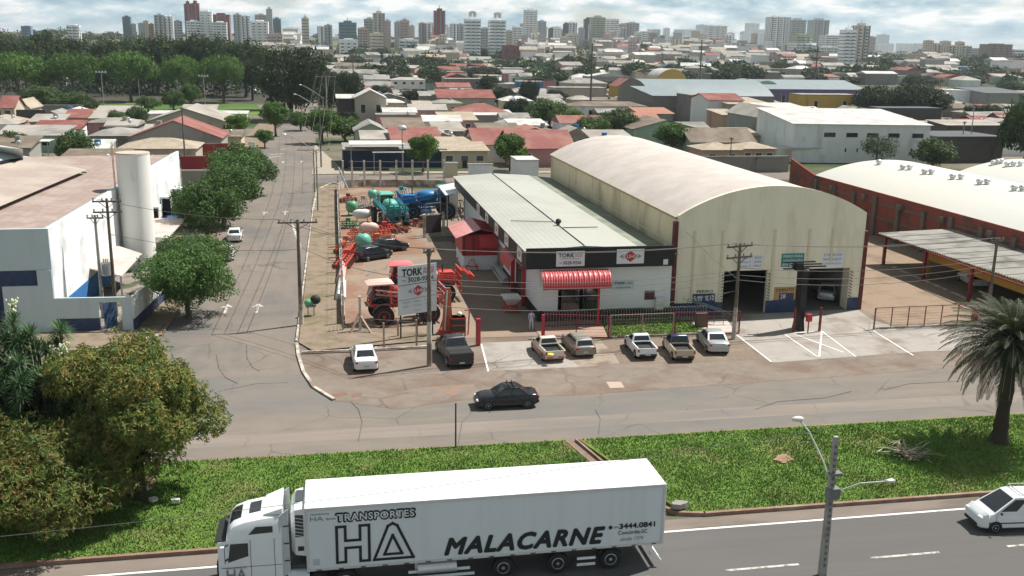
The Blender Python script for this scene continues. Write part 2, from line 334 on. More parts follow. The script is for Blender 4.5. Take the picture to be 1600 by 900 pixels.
sheet('tyre_worn_band', [(-200, 55.4), (260, 55.4), (260, 57.2), (-200, 57.2)], .0135, cracks(mat('worn band', (.23, .195, .168), .95, .2, 1.6, 0, (.18, .165, .15), .3, .46, .6, .2, 'pos', .2, (.12, 1.5, 1)), .2, .012, .3), pix=False)
# painted lines of the forecourt
for k, pl in enumerate([[(752, 538), (763, 581)], [(1151, 524), (1205, 566)], [(1226, 523), (1277, 558)], [(1240, 521), (1284, 518)], [(1284, 518), (1280, 558)], [(1284, 518), (1337, 558)], [(1243, 523), (1318, 551)], [(1364, 517), (1427, 556)], [(1364, 517), (1400, 515)]]):
    line('parking_line', pl, .13, .036+.004*(k % 3), white)
line('far_lane_line', [(455, 345), (470, 388)], .3, .024, wornw)
line('short_lane_line', [(437, 234), (449, 232)], .3, .024, wornw)
tar = mat('tyre mark', (.085, .078, .07), .9, .3, 3, 0, (.16, .14, .12), 1.2, .45, .6, 0, 'pos', .2)
for pl, w_ in (([(338, 555), (342, 575), (352, 590), (372, 600)], .12), ([(385, 540), (386, 560), (395, 575), (405, 580)], .12), ([(340, 612), (400, 600), (450, 598)], .08), ([(935, 680), (938, 655), (930, 640)], .07), ([(560, 690), (566, 660), (560, 640), (548, 628)], .08), ([(716, 695), (722, 660), (742, 640)], .07), ([(1180, 640), (1215, 628), (1290, 622), (1330, 612)], .10), ([(1380, 610), (1420, 600), (1500, 596)], .09)): line('tyre_mark', pl, w_*.55, .031, tar)
# arrows of the street
def arrow(px, py, s=1.0):
    c = P(px, py); mb = MB(); x, y = c.x, c.y; z = .024
    mb.poly([(x-.09*s, y-1.1*s, z), (x+.09*s, y-1.1*s, z), (x+.09*s, y+.6*s, z), (x-.09*s, y+.6*s, z)])
    mb.poly([(x-.42*s, y+.6*s, z), (x+.42*s, y+.6*s, z), (x, y+1.5*s, z)])
    o = mb.build('lane_arrow', wornw); o['kind'] = 'structure'
for q in ((353, 484), (402, 483), (413, 334), (446, 333), (442, 254), (471, 253)): arrow(*q, 1.25)
for a, b in (((420, 242), (442, 240)), ((420, 246), (440, 244))): line('crossing_bar', [a, b], .5, .024, wornw)
# kerbs and pavements
line('kerb', [(-2.35, 139), (-2.6, 110), (-2.85, 82), (-2.9, 76)], .16, .01, kerb_m, .14, False)
line('kerb', [(464, 538), (466, 556), (474, 582), (490, 606), (522, 626)], .24, .01, kerb_m, .13)
line('kerb', [(-2.35, 139), (-1.9, 160), (0.2, 166.4), (3, 166)], .3, .01, kerb_m, .14, False)
sheet('pavement', [(-2.7, 75.5), (-2.5, 110), (-2.2, 139), (-1.7, 160), (1.0, 165.6), (1.0, 80), (10.5, 75.2), (-1.6, 73.2)], .12, walk, pix=False)
line('yard_front_kerb', [(472, 553), (560, 550), (672, 544)], .22, .121, kerb_m, .10)
line('kerb', [(-13.6, 79), (-13.2, 90), (-14.0, 200), (-14.6, 300)], .25, .008, kerbr, .13, False)
sheet('pavement', [(-13.7, 79), (-13.35, 90), (-14.1, 200), (-14.6, 300), (-19.5, 300), (-20.5, 142), (-15.5, 88), (-15.7, 81)], .11, walk, pix=False)
line('kerb', [(-30, 75.5), (-19, 75.8), (-16, 76.8), (-13.8, 79)], .3, .008, kerb_m, .13, False)
sheet('pavement', [(-60, 75.6), (-19, 76), (-16, 77), (-13.8, 79.1), (-15.6, 81), (-60, 81)], .115, walk, pix=False)
sheet('street_verge', [(-3.0, 178.4), (2, 179), (60, 177.5), (60, 180), (3, 182), (-2.6, 230), (-3.0, 230)], .1, mat('verge', (.33, .28, .22), .95, .2, .8, space='pos'), pix=False)
# yard floor
sheet('yard_floor', [(1.0, 75.3), (17.4, 75.0), (17.4, 131), (12, 164.8), (1.1, 165.2)], .04, yard_m, pix=False)
sheet('yard_soil', [(1.1, 108), (13, 108), (12.6, 112), (10, 117), (12.0, 129), (12, 164), (1.2, 164.5)], .046, dirt, pix=False)
sheet('yard_soil', [(1.1, 76.2), (5, 75.8), (5.5, 84), (3.2, 99), (3.5, 107.8), (1.1, 107.9)], .046, dirt, pix=False)
sheet('lawn', [(940, 500), (952, 530), (1052, 524), (1110, 521), (1050, 496)], .10, grassb)
sheet('entrance_paving', [(828, 505), (846, 530), (950, 529), (938, 501)], .09, mat('forecourt shade', (.33, .22, .17), .9, .2, 1, space='pos'))  # reddish brown paving before the shop entrance
sheet('side_forecourt', [(1085, 512), (1112, 521), (1150, 521), (1135, 500), (1080, 503)], .09, mat('tiled court', (.50, .45, .40), .8, .15, 1, 0, (.33, .22, .17), .5, .5, .6, 0, 'pos'))
# median between highway and service road
def median(name, pts):
    mb = MB(); mb.prism([Vector(p) for p in pts], 0, .16); o = struct(name, mb, grassb); return o
g0, g1 = 13.35, 14.15
ml = [(-60, 43.05), (g0+2.3, 43.05), (g0, 53.2), (-60, 53.55)]
mr = [(g1+3.0, 43.05), (200, 42.9), (200, 53.0), (g1+.1, 53.2)]
median('median_grass', ml); median('median_grass', mr)
line('median_kerb', [(-60, 42.95), (g0+1.8, 42.95)], .2, .0, kerbr, .2, False); line('median_kerb', [(g1+4.0, 42.9), (200, 42.8)], .2, .0, kerbr, .2, False)
line('median_kerb', [(g1+2.2, 43.9), (g1+2.8, 43.2), (g1+4.1, 42.9)], .2, .0, kerbr, .2, False)
line('median_kerb', [(-60, 53.62), (g0, 53.3)], .12, .0, kerbr, .13, False); line('median_kerb', [(g1, 53.3), (200, 53.1)], .12, .0, kerbr, .13, False)
line('drain_channel', [(g0+.4, 53.3), (g0+1.5, 48), (g0+2.9, 43.6)], .55, .02, mat('channel', (.20, .14, .11), .95, .3, 2, space='pos'), .03, False)
for e_ in (-1, 1):
    line('channel_kerb', [(g0+.4+e_*.34, 53.2), (g0+1.5+e_*.34, 48), (g0+2.7+e_*.36, 44.4)], .13, .0, kerbr, .2, False)
# grass blades
def grass(name, poly, n, h=.11, w=.032, z0=.16, m=None, seed=1, label='bright green grass growing on the road median'):
    rng = np.random.default_rng(seed); p = np.array(poly); lo, hi = p.min(0), p.max(0); pts = []
    q = rng.uniform(lo, hi, (int(n*1.6), 2)); ins = np.zeros(len(q), bool); j = len(p)-1
    for i in range(len(p)):
        c = ((p[i, 1] > q[:, 1]) != (p[j, 1] > q[:, 1])) & (q[:, 0] < (p[j, 0]-p[i, 0])*(q[:, 1]-p[i, 1])/(p[j, 1]-p[i, 1]+1e-9)+p[i, 0]); ins ^= c; j = i
    q = q[ins][:n]; n = len(q); a = rng.uniform(0, 2*np.pi, n)
    clump = np.array([mnoise.noise(Vector((x*.55, y*.55, 3))) + .6*mnoise.noise(Vector((x*1.7, y*1.7, 9))) for x, y in q])
    hh = h*(.75+.9*np.clip(clump+.3, 0, 1.2))*rng.uniform(.6, 1.2, n); dx, dy = np.cos(a), np.sin(a); ln = rng.uniform(.2, .9, n)*hh
    V = np.zeros((n, 3, 3)); V[:, 0] = np.c_[q[:, 0]-dy*w, q[:, 1]+dx*w, np.full(n, z0)]; V[:, 1] = np.c_[q[:, 0]+dy*w, q[:, 1]-dx*w, np.full(n, z0)]; V[:, 2] = np.c_[q[:, 0]+dx*ln, q[:, 1]+dy*ln, z0+hh]
    me = bpy.data.meshes.new(name); me.from_pydata(V.reshape(-1, 3).tolist(), [], np.arange(3*n).reshape(-1, 3).tolist()); me.materials.append(m); me.update()
    o = bpy.data.objects.new(name, me); COL.objects.link(o); return tag(o, label, 'grass', None, 'stuff')
gm = mat('grass blades', (.125, .235, .042), .85, .25, 1.1, 0, (.20, .235, .07), .22, .48, .7, 0, 'pos', .3)
grass('grass', [(-24, 43.1), (g0+2.1, 43.1), (g0-.1, 53.1), (-24, 53.4)], 85000, m=gm, label='bright green grass on the left part of the road median')
grass('grass', [(g1+3.1, 43.1), (54, 43.0), (54, 52.9), (g1+.3, 53.1)], 85000, m=gm, seed=2, label='bright green grass on the median right of the drain channel')
lw = [tuple(P(a, b)[:2]) for a, b in [(940, 500), (952, 530), (1052, 524), (1110, 521), (1050, 496)]]
grass('grass', lw, 6000, .12, .05, .1, gm, 3, 'small lawn patch before the white shop wall')
# bare patches and litter of the median
sheet('bare_soil_patch', [(1208+16*(1+math.cos(a)*(.9+.25*math.sin(a*5))), 722+7*math.sin(a)*(.9+.2*math.cos(a*4))) for a in np.linspace(0, 6.28, 19)[:-1]], .235, mat('bare soil', (.30, .19, .12), .95, .3, 5, space='pos'))
sheet('bare_soil_patch', [(150, 770), (215, 742), (245, 748), (240, 775), (190, 800)], .18, mat('bare soil', ()))
sheet('park_floor', [(-80, 160), (480, 162), (520, 122), (-220, 112)], .05, mat('leaf litter', (.05, .047, .03), .95, .3, .2, space='pos'))  # dark sheet; the shade under the park trees is put into its colour
# playing field and far green, hills
sheet('playing_field', [(140, 178), (420, 181), (400, 163), (145, 162)], .03, gfield)
# ================================================================ MAIN BUILDINGS
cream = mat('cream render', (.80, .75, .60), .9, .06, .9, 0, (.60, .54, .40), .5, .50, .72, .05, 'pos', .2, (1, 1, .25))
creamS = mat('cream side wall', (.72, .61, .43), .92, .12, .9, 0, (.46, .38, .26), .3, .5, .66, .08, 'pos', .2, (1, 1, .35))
creamtrim = mat('cream trim', (.66, .60, .44), .9, .08, 2, space='pos')
redp = mat('red paint', (.42, .035, .045), .5, .12, 3, 0, (.3, .04, .04), .8, .55, .7, 0, 'pos')
darkred = mat('dark red steel', (.19, .02, .03), .6, .2, 3, space='pos')
blk = mat('black cladding', (.018, .018, .02), .55, .2, 2, space='pos', spec=.3)
whitew = mat('white wall', (.74, .76, .77), .85, .05, 1, 0, (.55, .55, .54), .25, .58, .75, .03, 'pos', .2, (1, 1, .5))
navy = mat('navy plinth', (.035, .055, .12), .85, .2, 1.4, 0, (.09, .09, .11), .7, .55, .7, 0, 'pos')
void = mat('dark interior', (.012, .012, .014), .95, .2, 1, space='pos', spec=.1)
glassd = mat('dark glass', (.02, .025, .03), .08, .1, 1, space='pos', spec=.8)
concw = mat('grey concrete', (.27, .255, .235), .93, .18, .8, 0, (.13, .12, .11), .4, .5, .66, .1, 'pos', .2, (1, 1, .5))
steel = mat('galvanised steel', (.42, .43, .43), .45, .1, 2, .6)
alu = mat('aluminium', (.65, .66, .66), .35, .1, 2, .5)
blackm = mat('black rubber', (.02, .02, .02), .8, .2, 4)
lettblk = mat('black lettering', (.015, .018, .02), .6, .05, 2)
signw = mat('white sign face', (.70, .72, .74), .5, .03, 1, space='pos')
vaultm = ribbed('pale vault roof', (.50, .435, .39), 'Y', .45, .6, .6, 0, (.57, .51, .47), .07, 0, .3, .42, .66)

# ---- cream vaulted warehouse
WX0, WX1, WY0, WY1, WE, WA = 29.55, 47.2, 79.5, 129.6, 8.85, 11.35
wh = thing('vaulted_warehouse', (38.4, WY0, 0), 'cream warehouse with a pale barrel vault roof and two dark open doorways', 'warehouse')
wm = (WX0+WX1)/2
def arc_z(x, e=WE, a=WA, hw=(WX1-WX0)/2):
    s_ = a-e; Rr = (hw*hw+s_*s_)/(2*s_); return a-Rr+math.sqrt(max(0, Rr*Rr-(x-wm)**2))
ax = np.linspace(WX0, WX1, 29)
D1 = (34.05, 38.15, 3.95); D2 = (42.1, 46.1, 3.95)
mb = MB(); t = .35
def frontpiece(x0, x1, z0, arch=False):
    if not arch: mb.box(x0, WY0, z0[0], x1, WY0+t, z0[1])
mb.box(WX0+.02, WY0, .0, D1[0], WY0+t, D1[2]); mb.box(D1[1], WY0, .0, D2[0], WY0+t, D2[2]); mb.box(D2[1], WY0, .0, WX1-.02, WY0+t, D2[2])
pts = [(x, arc_z(x)+.12) for x in ax]
fr = [(WX0, D1[2])]+pts+[(WX1, D1[2])]
mb.loft([[(x, WY0, z) for x, z in fr], [(x, WY0+t, z) for x, z in fr]])
mb.box(D1[0]-.02, WY0+t+.01, 0, D1[0], WY0+1.2, D1[2]); mb.box(D2[1], WY0+t+.01, 0, D2[1]+.02, WY0+1.2, D1[2])
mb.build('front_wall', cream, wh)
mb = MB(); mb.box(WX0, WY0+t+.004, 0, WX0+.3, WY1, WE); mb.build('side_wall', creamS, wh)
for k in range(1): 
    mb = MB(); mb.box(WX0-.04, WY0+t+.5, 6.2, WX0-.002, WY1, 6.32); mb.box(WX0-.05, WY0+.5, 3.2, WX0-.002, WY1, 3.3); mb.build('wall_band', creamtrim, wh)
mb = MB(); mb.box(WX1-.3, WY0+t+.004, 0, WX1, WY1, WE); mb.build('side_wall', concw, wh)
mb = MB(); mb.box(WX0+.3, WY1-.3, 0, WX1-.3, WY1, WE); mb.loft([[(x, WY1-.3, z) for x, z in [(WX0, WE)]+[(x, arc_z(x)-.03) for x in ax]+[(WX1, WE)]], [(x, WY1, z) for x, z in [(WX0, WE)]+[(x, arc_z(x)-.03) for x in ax]+[(WX1, WE)]]]); mb.build('rear_wall', concw, wh)
mb = MB(); a0 = [(x, arc_z(x)) for x in np.linspace(WX0-.15, WX1+.15, 29)]; rr = [(x, z) for x, z in a0]+[(x, z-.1) for x, z in a0[::-1]]
mb.loft([[(x, WY0+.36, z) for x, z in rr], [(x, WY1+.2, z) for x, z in rr]]); mb.build('roof', vaultm, wh, smooth=True)
mb = MB(); mb.box(WX0-.22, WY0+.3, WE-.22, WX0-.01, WY1, WE-.04); mb.build('gutter', mat('stained gutter', (.33, .28, .2), .9, .25, 2, space='pos'), wh)
for x in (31.0, 33.6, 38.45, 41.75, 44.0): 
    mb = MB(); mb.box(x, WY0-.09, .0 if x not in (44.0,) else 4.6, x+.22, WY0-.003, 7.6); mb.build('pilaster', creamtrim, wh)
mb = MB(); mb.box(WX0-.40, WY0-.15, 0, WX0-.02, WY0+.32, 8.45); mb.build('red_pillar', mat('dull red pillar', (.13, .022, .022), .7, .2, 2, space='pos'), wh)
mb = MB(); mb.box(WX1+.003, WY0-.1, 0, WX1+.34, WY0+.5, 7.3); mb.build('red_pillar', mat('dull red pillar', (.13, .022, .022), .7, .2, 2, space='pos'), wh)
for a, b in ((WX0, D1[0]), (D1[1], D2[0]), (D2[1], WX1)): mb = MB(); mb.box(a+.02, WY0-.11, 0, b-.02, WY0-.005, 1.15); mb.build('plinth', navy, wh)
for D in (D1, D2):
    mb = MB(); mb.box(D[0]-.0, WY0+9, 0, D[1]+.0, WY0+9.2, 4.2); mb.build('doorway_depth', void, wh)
    for sx, d in ((D[0], -1), (D[1], 1)):
        mb = MB()
        for j in range(13): mb.bar((sx+d*.05, WY0-.02, .3+j*.28), (sx+d*.33, WY0-.02, .12+j*.28), .045, .07)
        mb.build('chevron_marks', lettblk, wh)
mb = MB(); mb.box(WX0+.4, WY0+.4, .03, WX1-.4, WY1-.4, .06); mb.build('inner_floor', mat('inner floor', (.12, .11, .10), .9, space='pos'), wh)
for x in (36.2,): mb = MB(); mb.ell((x, WY0+4, 3.3), (.28, .28, .15)); mb.build('ceiling_lamp', mat('lit lamp', (.9, .9, .85), emit=2.5), wh, smooth=True)
for x in (43.2, 44.7): mb = MB(); mb.ell((x, WY0+4, 3.35), (.17, .17, .12)); mb.build('ceiling_lamp', MATS['lit lamp'], wh, smooth=True)
Y = WY0-.012; rt, up = (1, 0, 0), (0, 0, 1)
bluel = mat('blue lettering', (.10, .14, .35), .6)
mb = MB(); mb.box(35.4, Y-.01, 4.1, 37.55, Y+.008, 5.35); mb.build('painted_panel', signw, wh)
for i, s_ in enumerate(('Fone 3 .. 9620', 'Fone 3 .. 0306', 'Fone 3 .. 9967')): text(s_, (35.5, Y-.012, 5.02-.38*i), rt, up, 1.95, .2, bluel, wh)
mb = MB(); mb.box(43.3, Y-.01, 4.05, 45.3, Y+.008, 5.4); mb.build('painted_panel', signw, wh)
for i, s_ in enumerate(('COFERCON', 'MATERIAIS P/', 'CONSTRUÇÃO')): text(s_, (43.4, Y-.012, 5.08-.4*i), rt, up, 1.75, .22, bluel, wh)
mb = MB(); mb.box(39.35, Y-.03, 4.2, 41.5, Y+.008, 5.4); mb.build('green_panel', mat('green sign', (.03, .22, .20), .6, space='pos'), wh)
for i, s_ in enumerate(('FERRO PARA', 'CONSTRUÇÃO', 'EM GERAL')): text(s_, (39.5, Y-.032, 5.05-.38*i), rt, up, 1.85, .24, signw, wh, .01)
text('FERRO', (31.6, Y-.002, 2.05), rt, up, 1.5, .25, lettblk, wh, .01)
mb = MB(); mb.box(31.2, Y-.11, 1.15, 33.3, Y+.008, 1.95); mb.build('price_board', navy, wh); text('5,95  8,10', (31.3, Y-.112, 1.3), rt, up, 1.9, .5, signw, wh, .01)
mb = MB(); mb.box(38.9, Y-.03, 1.15, 41.0, Y+.008, 2.35); mb.build('price_board', mat('ochre board', (.45, .28, .12), .7, space='pos'), wh); text('CIMENTO', (39.05, Y-.032, 1.95), rt, up, 1.7, .26, lettblk, wh, .01)
mb = MB(); mb.box(39.4, Y-.05, 1.18, 40.8, Y-.032, 1.8); mb.build('price_panel', navy, wh); text('28', (39.5, Y-.052, 1.3), rt, up, .5, .4, signw, wh, .01)

# ---- TORK shop
tk = thing('implement_shop', (22.5, 79, 0), 'long white shop with black fascia, red front awning and pale panelled roof', 'shop')
TX0, TX1, TY0, TY1, TR = 17.2, 29.3, 78.9, 126.0, 6.55
mb = MB(); mb.box(TX0, TY0, 1.05, 18.9, TY0+.3, 5.0); mb.box(22.6, TY0, 1.05, TX1-.35, TY0+.3, 5.0); mb.box(18.9, TY0, 3.1, 22.6, TY0+.3, 5.0); mb.build('front_wall', whitew, tk)
mb = MB(); mb.box(TX0+.003, TY0+.004, 0, 18.9, TY0+.296, 1.05); mb.box(22.6, TY0+.004, 0, TX1-.35, TY0+.296, 1.05); mb.build('front_plinth', blk, tk)
mb = MB(); mb.box(TX0, TY0+.3, 1.05, TX0+.25, TY1, 5.0); mb.build('side_wall', whitew, tk)
mb = MB(); mb.box(TX0+.004, TY0+.3, 0, TX0+.246, TY1, 1.05); mb.build('side_plinth', blk, tk)
mb = MB(); mb.box(TX0+.25, TY1-.25, 0, TX1, TY1, 5.5); mb.build('rear_wall', concw, tk)
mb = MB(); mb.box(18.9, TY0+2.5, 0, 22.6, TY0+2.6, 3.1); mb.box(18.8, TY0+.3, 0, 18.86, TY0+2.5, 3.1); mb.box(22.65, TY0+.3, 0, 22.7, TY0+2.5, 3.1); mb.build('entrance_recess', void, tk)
for x in (19.3, 21.2): mb = MB(); mb.box(x, TY0+.4, .1, x+1.6, TY0+.45, 2.9); mb.build('shop_window', glassd, tk)
# fascia with folded side return
FX0, FX1 = 15.95, 28.9
mb = MB(); mb.box(FX0, 78.25, 4.85, FX1, 78.45, 6.62); mb.build('fascia', blk, tk)
mb = MB(); mb.box(FX0, 78.45, 4.85, FX0+.16, 95.0, 6.3); mb.box(FX0+.02, 95.0, 5.1, FX0+.16, TY1, 6.2); mb.build('side_fascia', blk, tk)
mb = MB(); mb.box(FX0+.16, 78.45, 4.86, FX1, 79.2, 4.95); mb.build('soffit', blk, tk)
roofm = ribbed('panelled metal roof', (.47, .465, .41), 'X', .5, .42, .25, .1, (.41, .40, .35), .05, 3.1, .1)
for (xa, xb, za, zb) in ((FX0-.1, 20.95, 6.36, 6.72), (20.99, 25.9, 6.72, 6.42)):
    mb = MB(); mb.loft([[(xa, 78.5, za), (xb, 78.5, zb), (xb, 78.5, zb-.07), (xa, 78.5, za-.07)], [(xa, TY1+.5, za), (xb, TY1+.5, zb), (xb, TY1+.5, zb-.07), (xa, TY1+.5, za-.07)]]); mb.build('roof_slope', roofm, tk)
mb = MB(); mb.loft([[(25.95, 78.7, 6.1), (29.4, 78.7, 5.75), (29.4, 78.7, 5.7), (25.95, 78.7, 6.05)], [(25.95, TY1+3, 6.1), (29.4, TY1+3, 5.75), (29.4, TY1+3, 5.7), (25.95, TY1+3, 6.05)]]); mb.build('lower_roof', ribbed('greenish lower roof', (.17, .19, .15), 'Y', .8, .8, .5, 0, (.25, .26, .2), .1), tk)
mb = MB(); mb.box(20.93, 78.6, 6.7, 21.01, TY1+.4, 6.78); mb.build('roof_ridge_joint', lettblk, tk)
mb = MB(); mb.tube((20.97, 88.2, 6.75), (20.97, 88.2, 7.0), .13); mb.ell((20.97, 88.2, 7.1), (.28, .28, .26)); mb.build('roof_vent', lettblk, tk, smooth=True)
mb = MB(); mb.bar((17.2, 92.2, 6.52), (20.9, 89.8, 6.78), .05); mb.bar((21.1, 86.8, 6.76), (24.6, 87.6, 6.6), .07); mb.build('roof_conduit', mat('dark conduit', (.12, .11, .1)), tk)
# front red barrel awning with ribs
aw = []; N_ = 60; mb = MB(); mb2 = MB(); xa, xb = 17.15, 23.05
def awn(mb, xa, xb, y0, z0, dep, ht, seg=9, th=.04, ax='x'):
    pr = []
    for a in np.linspace(0, math.pi/2, seg): pr.append((dep*math.sin(a), ht*(math.cos(a)-1)))
    pr.append((dep, -ht-.28))
    ring = lambda x: [(x, y0-a, z0+b) for a, b in pr]+[(x, y0-a+th*(1 if i < seg-1 else 1), z0+b-th*.6) for i, (a, b) in reversed(list(enumerate(pr)))]
    mb.loft([ring(xa), ring(xb)])
awn(mb, xa, xb, 78.2, 4.75, 1.25, 1.1)
awm = ribbed('red awning sheet', (.50, .045, .055), 'X', .42, .4, .9)
fa = mb.build('front_awning', awm, tk, smooth=True)
mb = MB(); 
for k in range(27):
    x = xa+.1+k*(xb-xa-.2)/26; pr = [(1.26*math.sin(a), 1.12*(math.cos(a)-1)) for a in np.linspace(.05, math.pi/2, 7)]
    mb.path([(x, 78.2-a, 4.77+b) for a, b in pr], .035, 5)
mb.build('awning_rib', mat('pale red rib', (.70, .22, .22), .5), tk)
mb = MB(); mb.box(xb-1.15, 77.02, 0, xb-.98, 77.2, 3.5); mb.build('awning_post', redp, tk)
# fascia signs
Y = 78.25
mb = MB(); mb.box(18.5, Y-.06, 5.05, 20.95, Y-.003, 6.35); s1 = mb.build('fascia_sign', signw, tk)
text('TORK', (18.68, Y-.062, 5.83), rt, up, 1.35, .33, lettblk, tk, .03); text('AGRO\nMAQS', (20.08, Y-.062, 5.83), rt, up, .7, .33, redp, tk)
text('IMPLEMENTOS AGRICOLAS', (18.9, Y-.062, 5.66), rt, up, 1.6, .08, lettblk, tk); text('(43)', (18.75, Y-.062, 5.27), rt, up, .3, .13, lettblk, tk); text('3028-9256', (19.1, Y-.062, 5.22), rt, up, 1.55, .28, lettblk, tk, .012)
def diamond_logo(cx, cz, s, org, rtv, upv, par, depth=.004):
    """red lozenge flanked by grey arrowheads with a white word"""
    n = Vector(rtv).cross(Vector(upv)); o0 = Vector(org); rtv = Vector(rtv); upv = Vector(upv)
    q = lambda a, b, d=0: o0+rtv*(cx+a*s)+upv*(cz+b*s)+n*(depth+d)
    mb = MB(); mb.poly([q(-.78, 0), q(0, -.55), q(.78, 0), q(0, .55)]); mb.build('logo_lozenge', redp, par)
    for e_ in (-1, 1):
        mb = MB(); mb.poly([q(e_*1.15, 0, .003), q(e_*.66, -.28, .003), q(e_*.80, 0, .003), q(e_*.66, .28, .003)][::e_]); mb.build('logo_arrowhead', mat('grey logo', (.28, .3, .33)), par)
    text('KUHN', q(-.66, -.17, .006), rtv, upv, 1.32*s, .34*s, signw, par, .008, depth=.004)
mb = MB(); mb.box(23.75, Y-.06, 5.15, 26.15, Y-.003, 6.4); mb.build('fascia_sign', signw, tk); diamond_logo(24.95, 5.78, .88, (0, Y-.062, 0), (1, 0, 0), (0, 0, 1), tk)
mb = MB(); mb.box(27.9, Y-.1, 5.0, 28.3, Y-.003, 5.45); mb.build('wall_lamp_box', signw, tk)
Y = TY0
mb = MB(); mb.box(23.7, Y-.05, 2.75, 25.6, Y-.003, 3.55); mb.build('wall_sign', mat('pale blue sign', (.50, .62, .66), .5), tk); text('TORK', (23.85, Y-.052, 3.2), rt, up, .95, .22, lettblk, tk, .02); text('AGRO', (24.9, Y-.052, 3.2), rt, up, .55, .2, redp, tk); text('3028-9256', (24.0, Y-.052, 2.85), rt, up, 1.3, .17, lettblk, tk)
mb = MB(); mb.box(26.6, Y-.05, 1.75, 27.5, Y-.003, 2.55); mb.build('window', mat('maroon pane', (.10, .02, .03), .2), tk)
mb = MB(); mb.box(27.55, Y-.35, .9, 28.25, Y-.003, 2.0); mb.build('meter_box', alu, tk)
# side fascia logos
for k, y in enumerate((80.2, 86.5, 92.0, 98, 104)):
    mb = MB(); mb.box(FX0-.05, y, 5.05, FX0-.003, y+1.9, 6.15) if k < 3 else mb.box(FX0-.05, y, 5.2, FX0-.003, y+1.9, 6.1); mb.build('side_sign', signw, tk)
    diamond_logo(-(y+.95), 5.6, .6, (FX0-.052, 0, 0), (0, -1, 0), (0, 0, 1), tk)
# side awnings, red doors
def side_awn(y0, y1, x0, z0, dep, ht, par, name, m):
    mb = MB(); pr = [(dep*math.sin(a), ht*(math.cos(a)-1)) for a in np.linspace(0, math.pi/2, 9)]+[(dep, -ht-.25)]
    ring = lambda y: [(x0-a, y, z0+b) for a, b in pr]+[(x0-a+.05, y, z0+b-.04) for a, b in pr[::-1]]
    mb.loft([ring(y0), ring(y1)]); return mb.build(name, m, par, smooth=True)
side_awn(84.6, 89.6, TX0-.02, 4.75, 1.5, 1.2, tk, 'side_awning', ribbed('red side awning', (.46, .04, .05), 'Y', .42, .5, .5))
for y in (84.4, 89.8): mb = MB(); mb.box(TX0-.35, y, 0, TX0-.02, y+.35, 4.9); mb.build('red_pillar', redp, tk)
mb = MB(); mb.box(TX0-.03, 86.2, .9, TX0-.003, 89.0, 3.2); mb.build('side_window', glassd, tk)
mb = MB(); mb.box(TX0-.4, 103.5, 0, TX0-.02, 105.5, 4.9); mb.build('red_pillar', redp, tk)
mb = MB(); mb.box(TX0-.05, 96, .0, TX0-.003, 99.5, 3.0); mb.build('roller_door', concw, tk)
# red kiosk beside the shop
ki = thing('red_kiosk', (15, 101, 0), 'red kiosk with pink tiled lean roof beside the long shop', 'kiosk')
kx0, kx1, ky0, ky1 = 13.6, 17.15, 99.5, 105.5
mb = MB(); mb.box(kx0, ky0, 0, kx1, ky1, 1.6); mb.build('base_wall', whitew, ki)
mb = MB(); mb.box(kx0-.12, ky0-.12, 1.6, kx1-.05, ky1+.1, 3.75); mb.build('upper_wall', redp, ki)
mb = MB(); mb.box(kx0-.15, ky0-.15, 1.62, kx0+.15, ky0-.121, 3.74); mb.box(kx0+.9, ky0-.15, 1.62, kx0+1.1, ky0-.121, 3.74); mb.build('panel_rib', darkred, ki)
mb = MB(); mb.loft([[(kx0-.9, ky0-.5, 3.55), (kx0+1.7, ky0-.5, 4.5), (kx0+1.7, ky0-.5, 4.44), (kx0-.9, ky0-.5, 3.49)], [(kx0-.9, ky1+.4, 3.55), (kx0+1.7, ky1+.4, 4.5), (kx0+1.7, ky1+.4, 4.44), (kx0-.9, ky1+.4, 3.49)]]); mb.build('roof', ribbed('pink roof sheet', (.52, .20, .19), 'Y', .4, .7, .7, 0, (.62, .32, .3)), ki)
mb = MB(); mb.loft([[(kx0+1.7, ky0-.4, 4.5), (kx1-.02, ky0-.4, 4.0), (kx1-.02, ky0-.4, 3.9), (kx0+1.7, ky0-.4, 4.4)], [(kx0+1.7, ky1+.3, 4.5), (kx1-.02, ky1+.3, 4.0), (kx1-.02, ky1+.3, 3.9), (kx0+1.7, ky1+.3, 4.4)]]); mb.build('roof', redp, ki)
mb = MB(); pr = [(1.2*math.sin(a), 1.0*(math.cos(a)-1)) for a in np.linspace(0, math.pi/2, 9)]+[(1.2, -1.3)]
ring = lambda x: [(x, ky0-.12-a, 3.9+b) for a, b in pr]+[(x, ky0-.07-a, 3.86+b) for a, b in pr[::-1]]
mb.loft([ring(kx0+1.5), ring(kx1-.1)]); mb.build('awning', MATS['red side awning'], ki, smooth=True)
# white steel lean-to at the back of the yard
sh = thing('white_canopy', (14.6, 128, 0), 'small white sheet canopy at the far end of the shop side', 'canopy')
mb = MB(); mb.loft([[(14.4, 122.5, 4.5), (17.1, 122.5, 5.0), (17.1, 122.5, 4.94), (14.4, 122.5, 4.44)], [(14.4, 131, 4.5), (17.1, 131, 5.0), (17.1, 131, 4.94), (14.4, 131, 4.44)]]); mb.build('roof', ribbed('white sheet', (.72, .72, .70), 'X', .4, .5, .5), sh)
for x, y in ((14.6, 122.8), (14.6, 130.6), (16.8, 122.8)): mb = MB(); mb.box(x, y, 0, x+.14, y+.14, 4.45); mb.build('post', steel, sh)
mb = MB(); mb.box(15.9, 130.9, 0, 17.1, 131.1, 4.3); mb.build('rear_panel', whitew, sh)

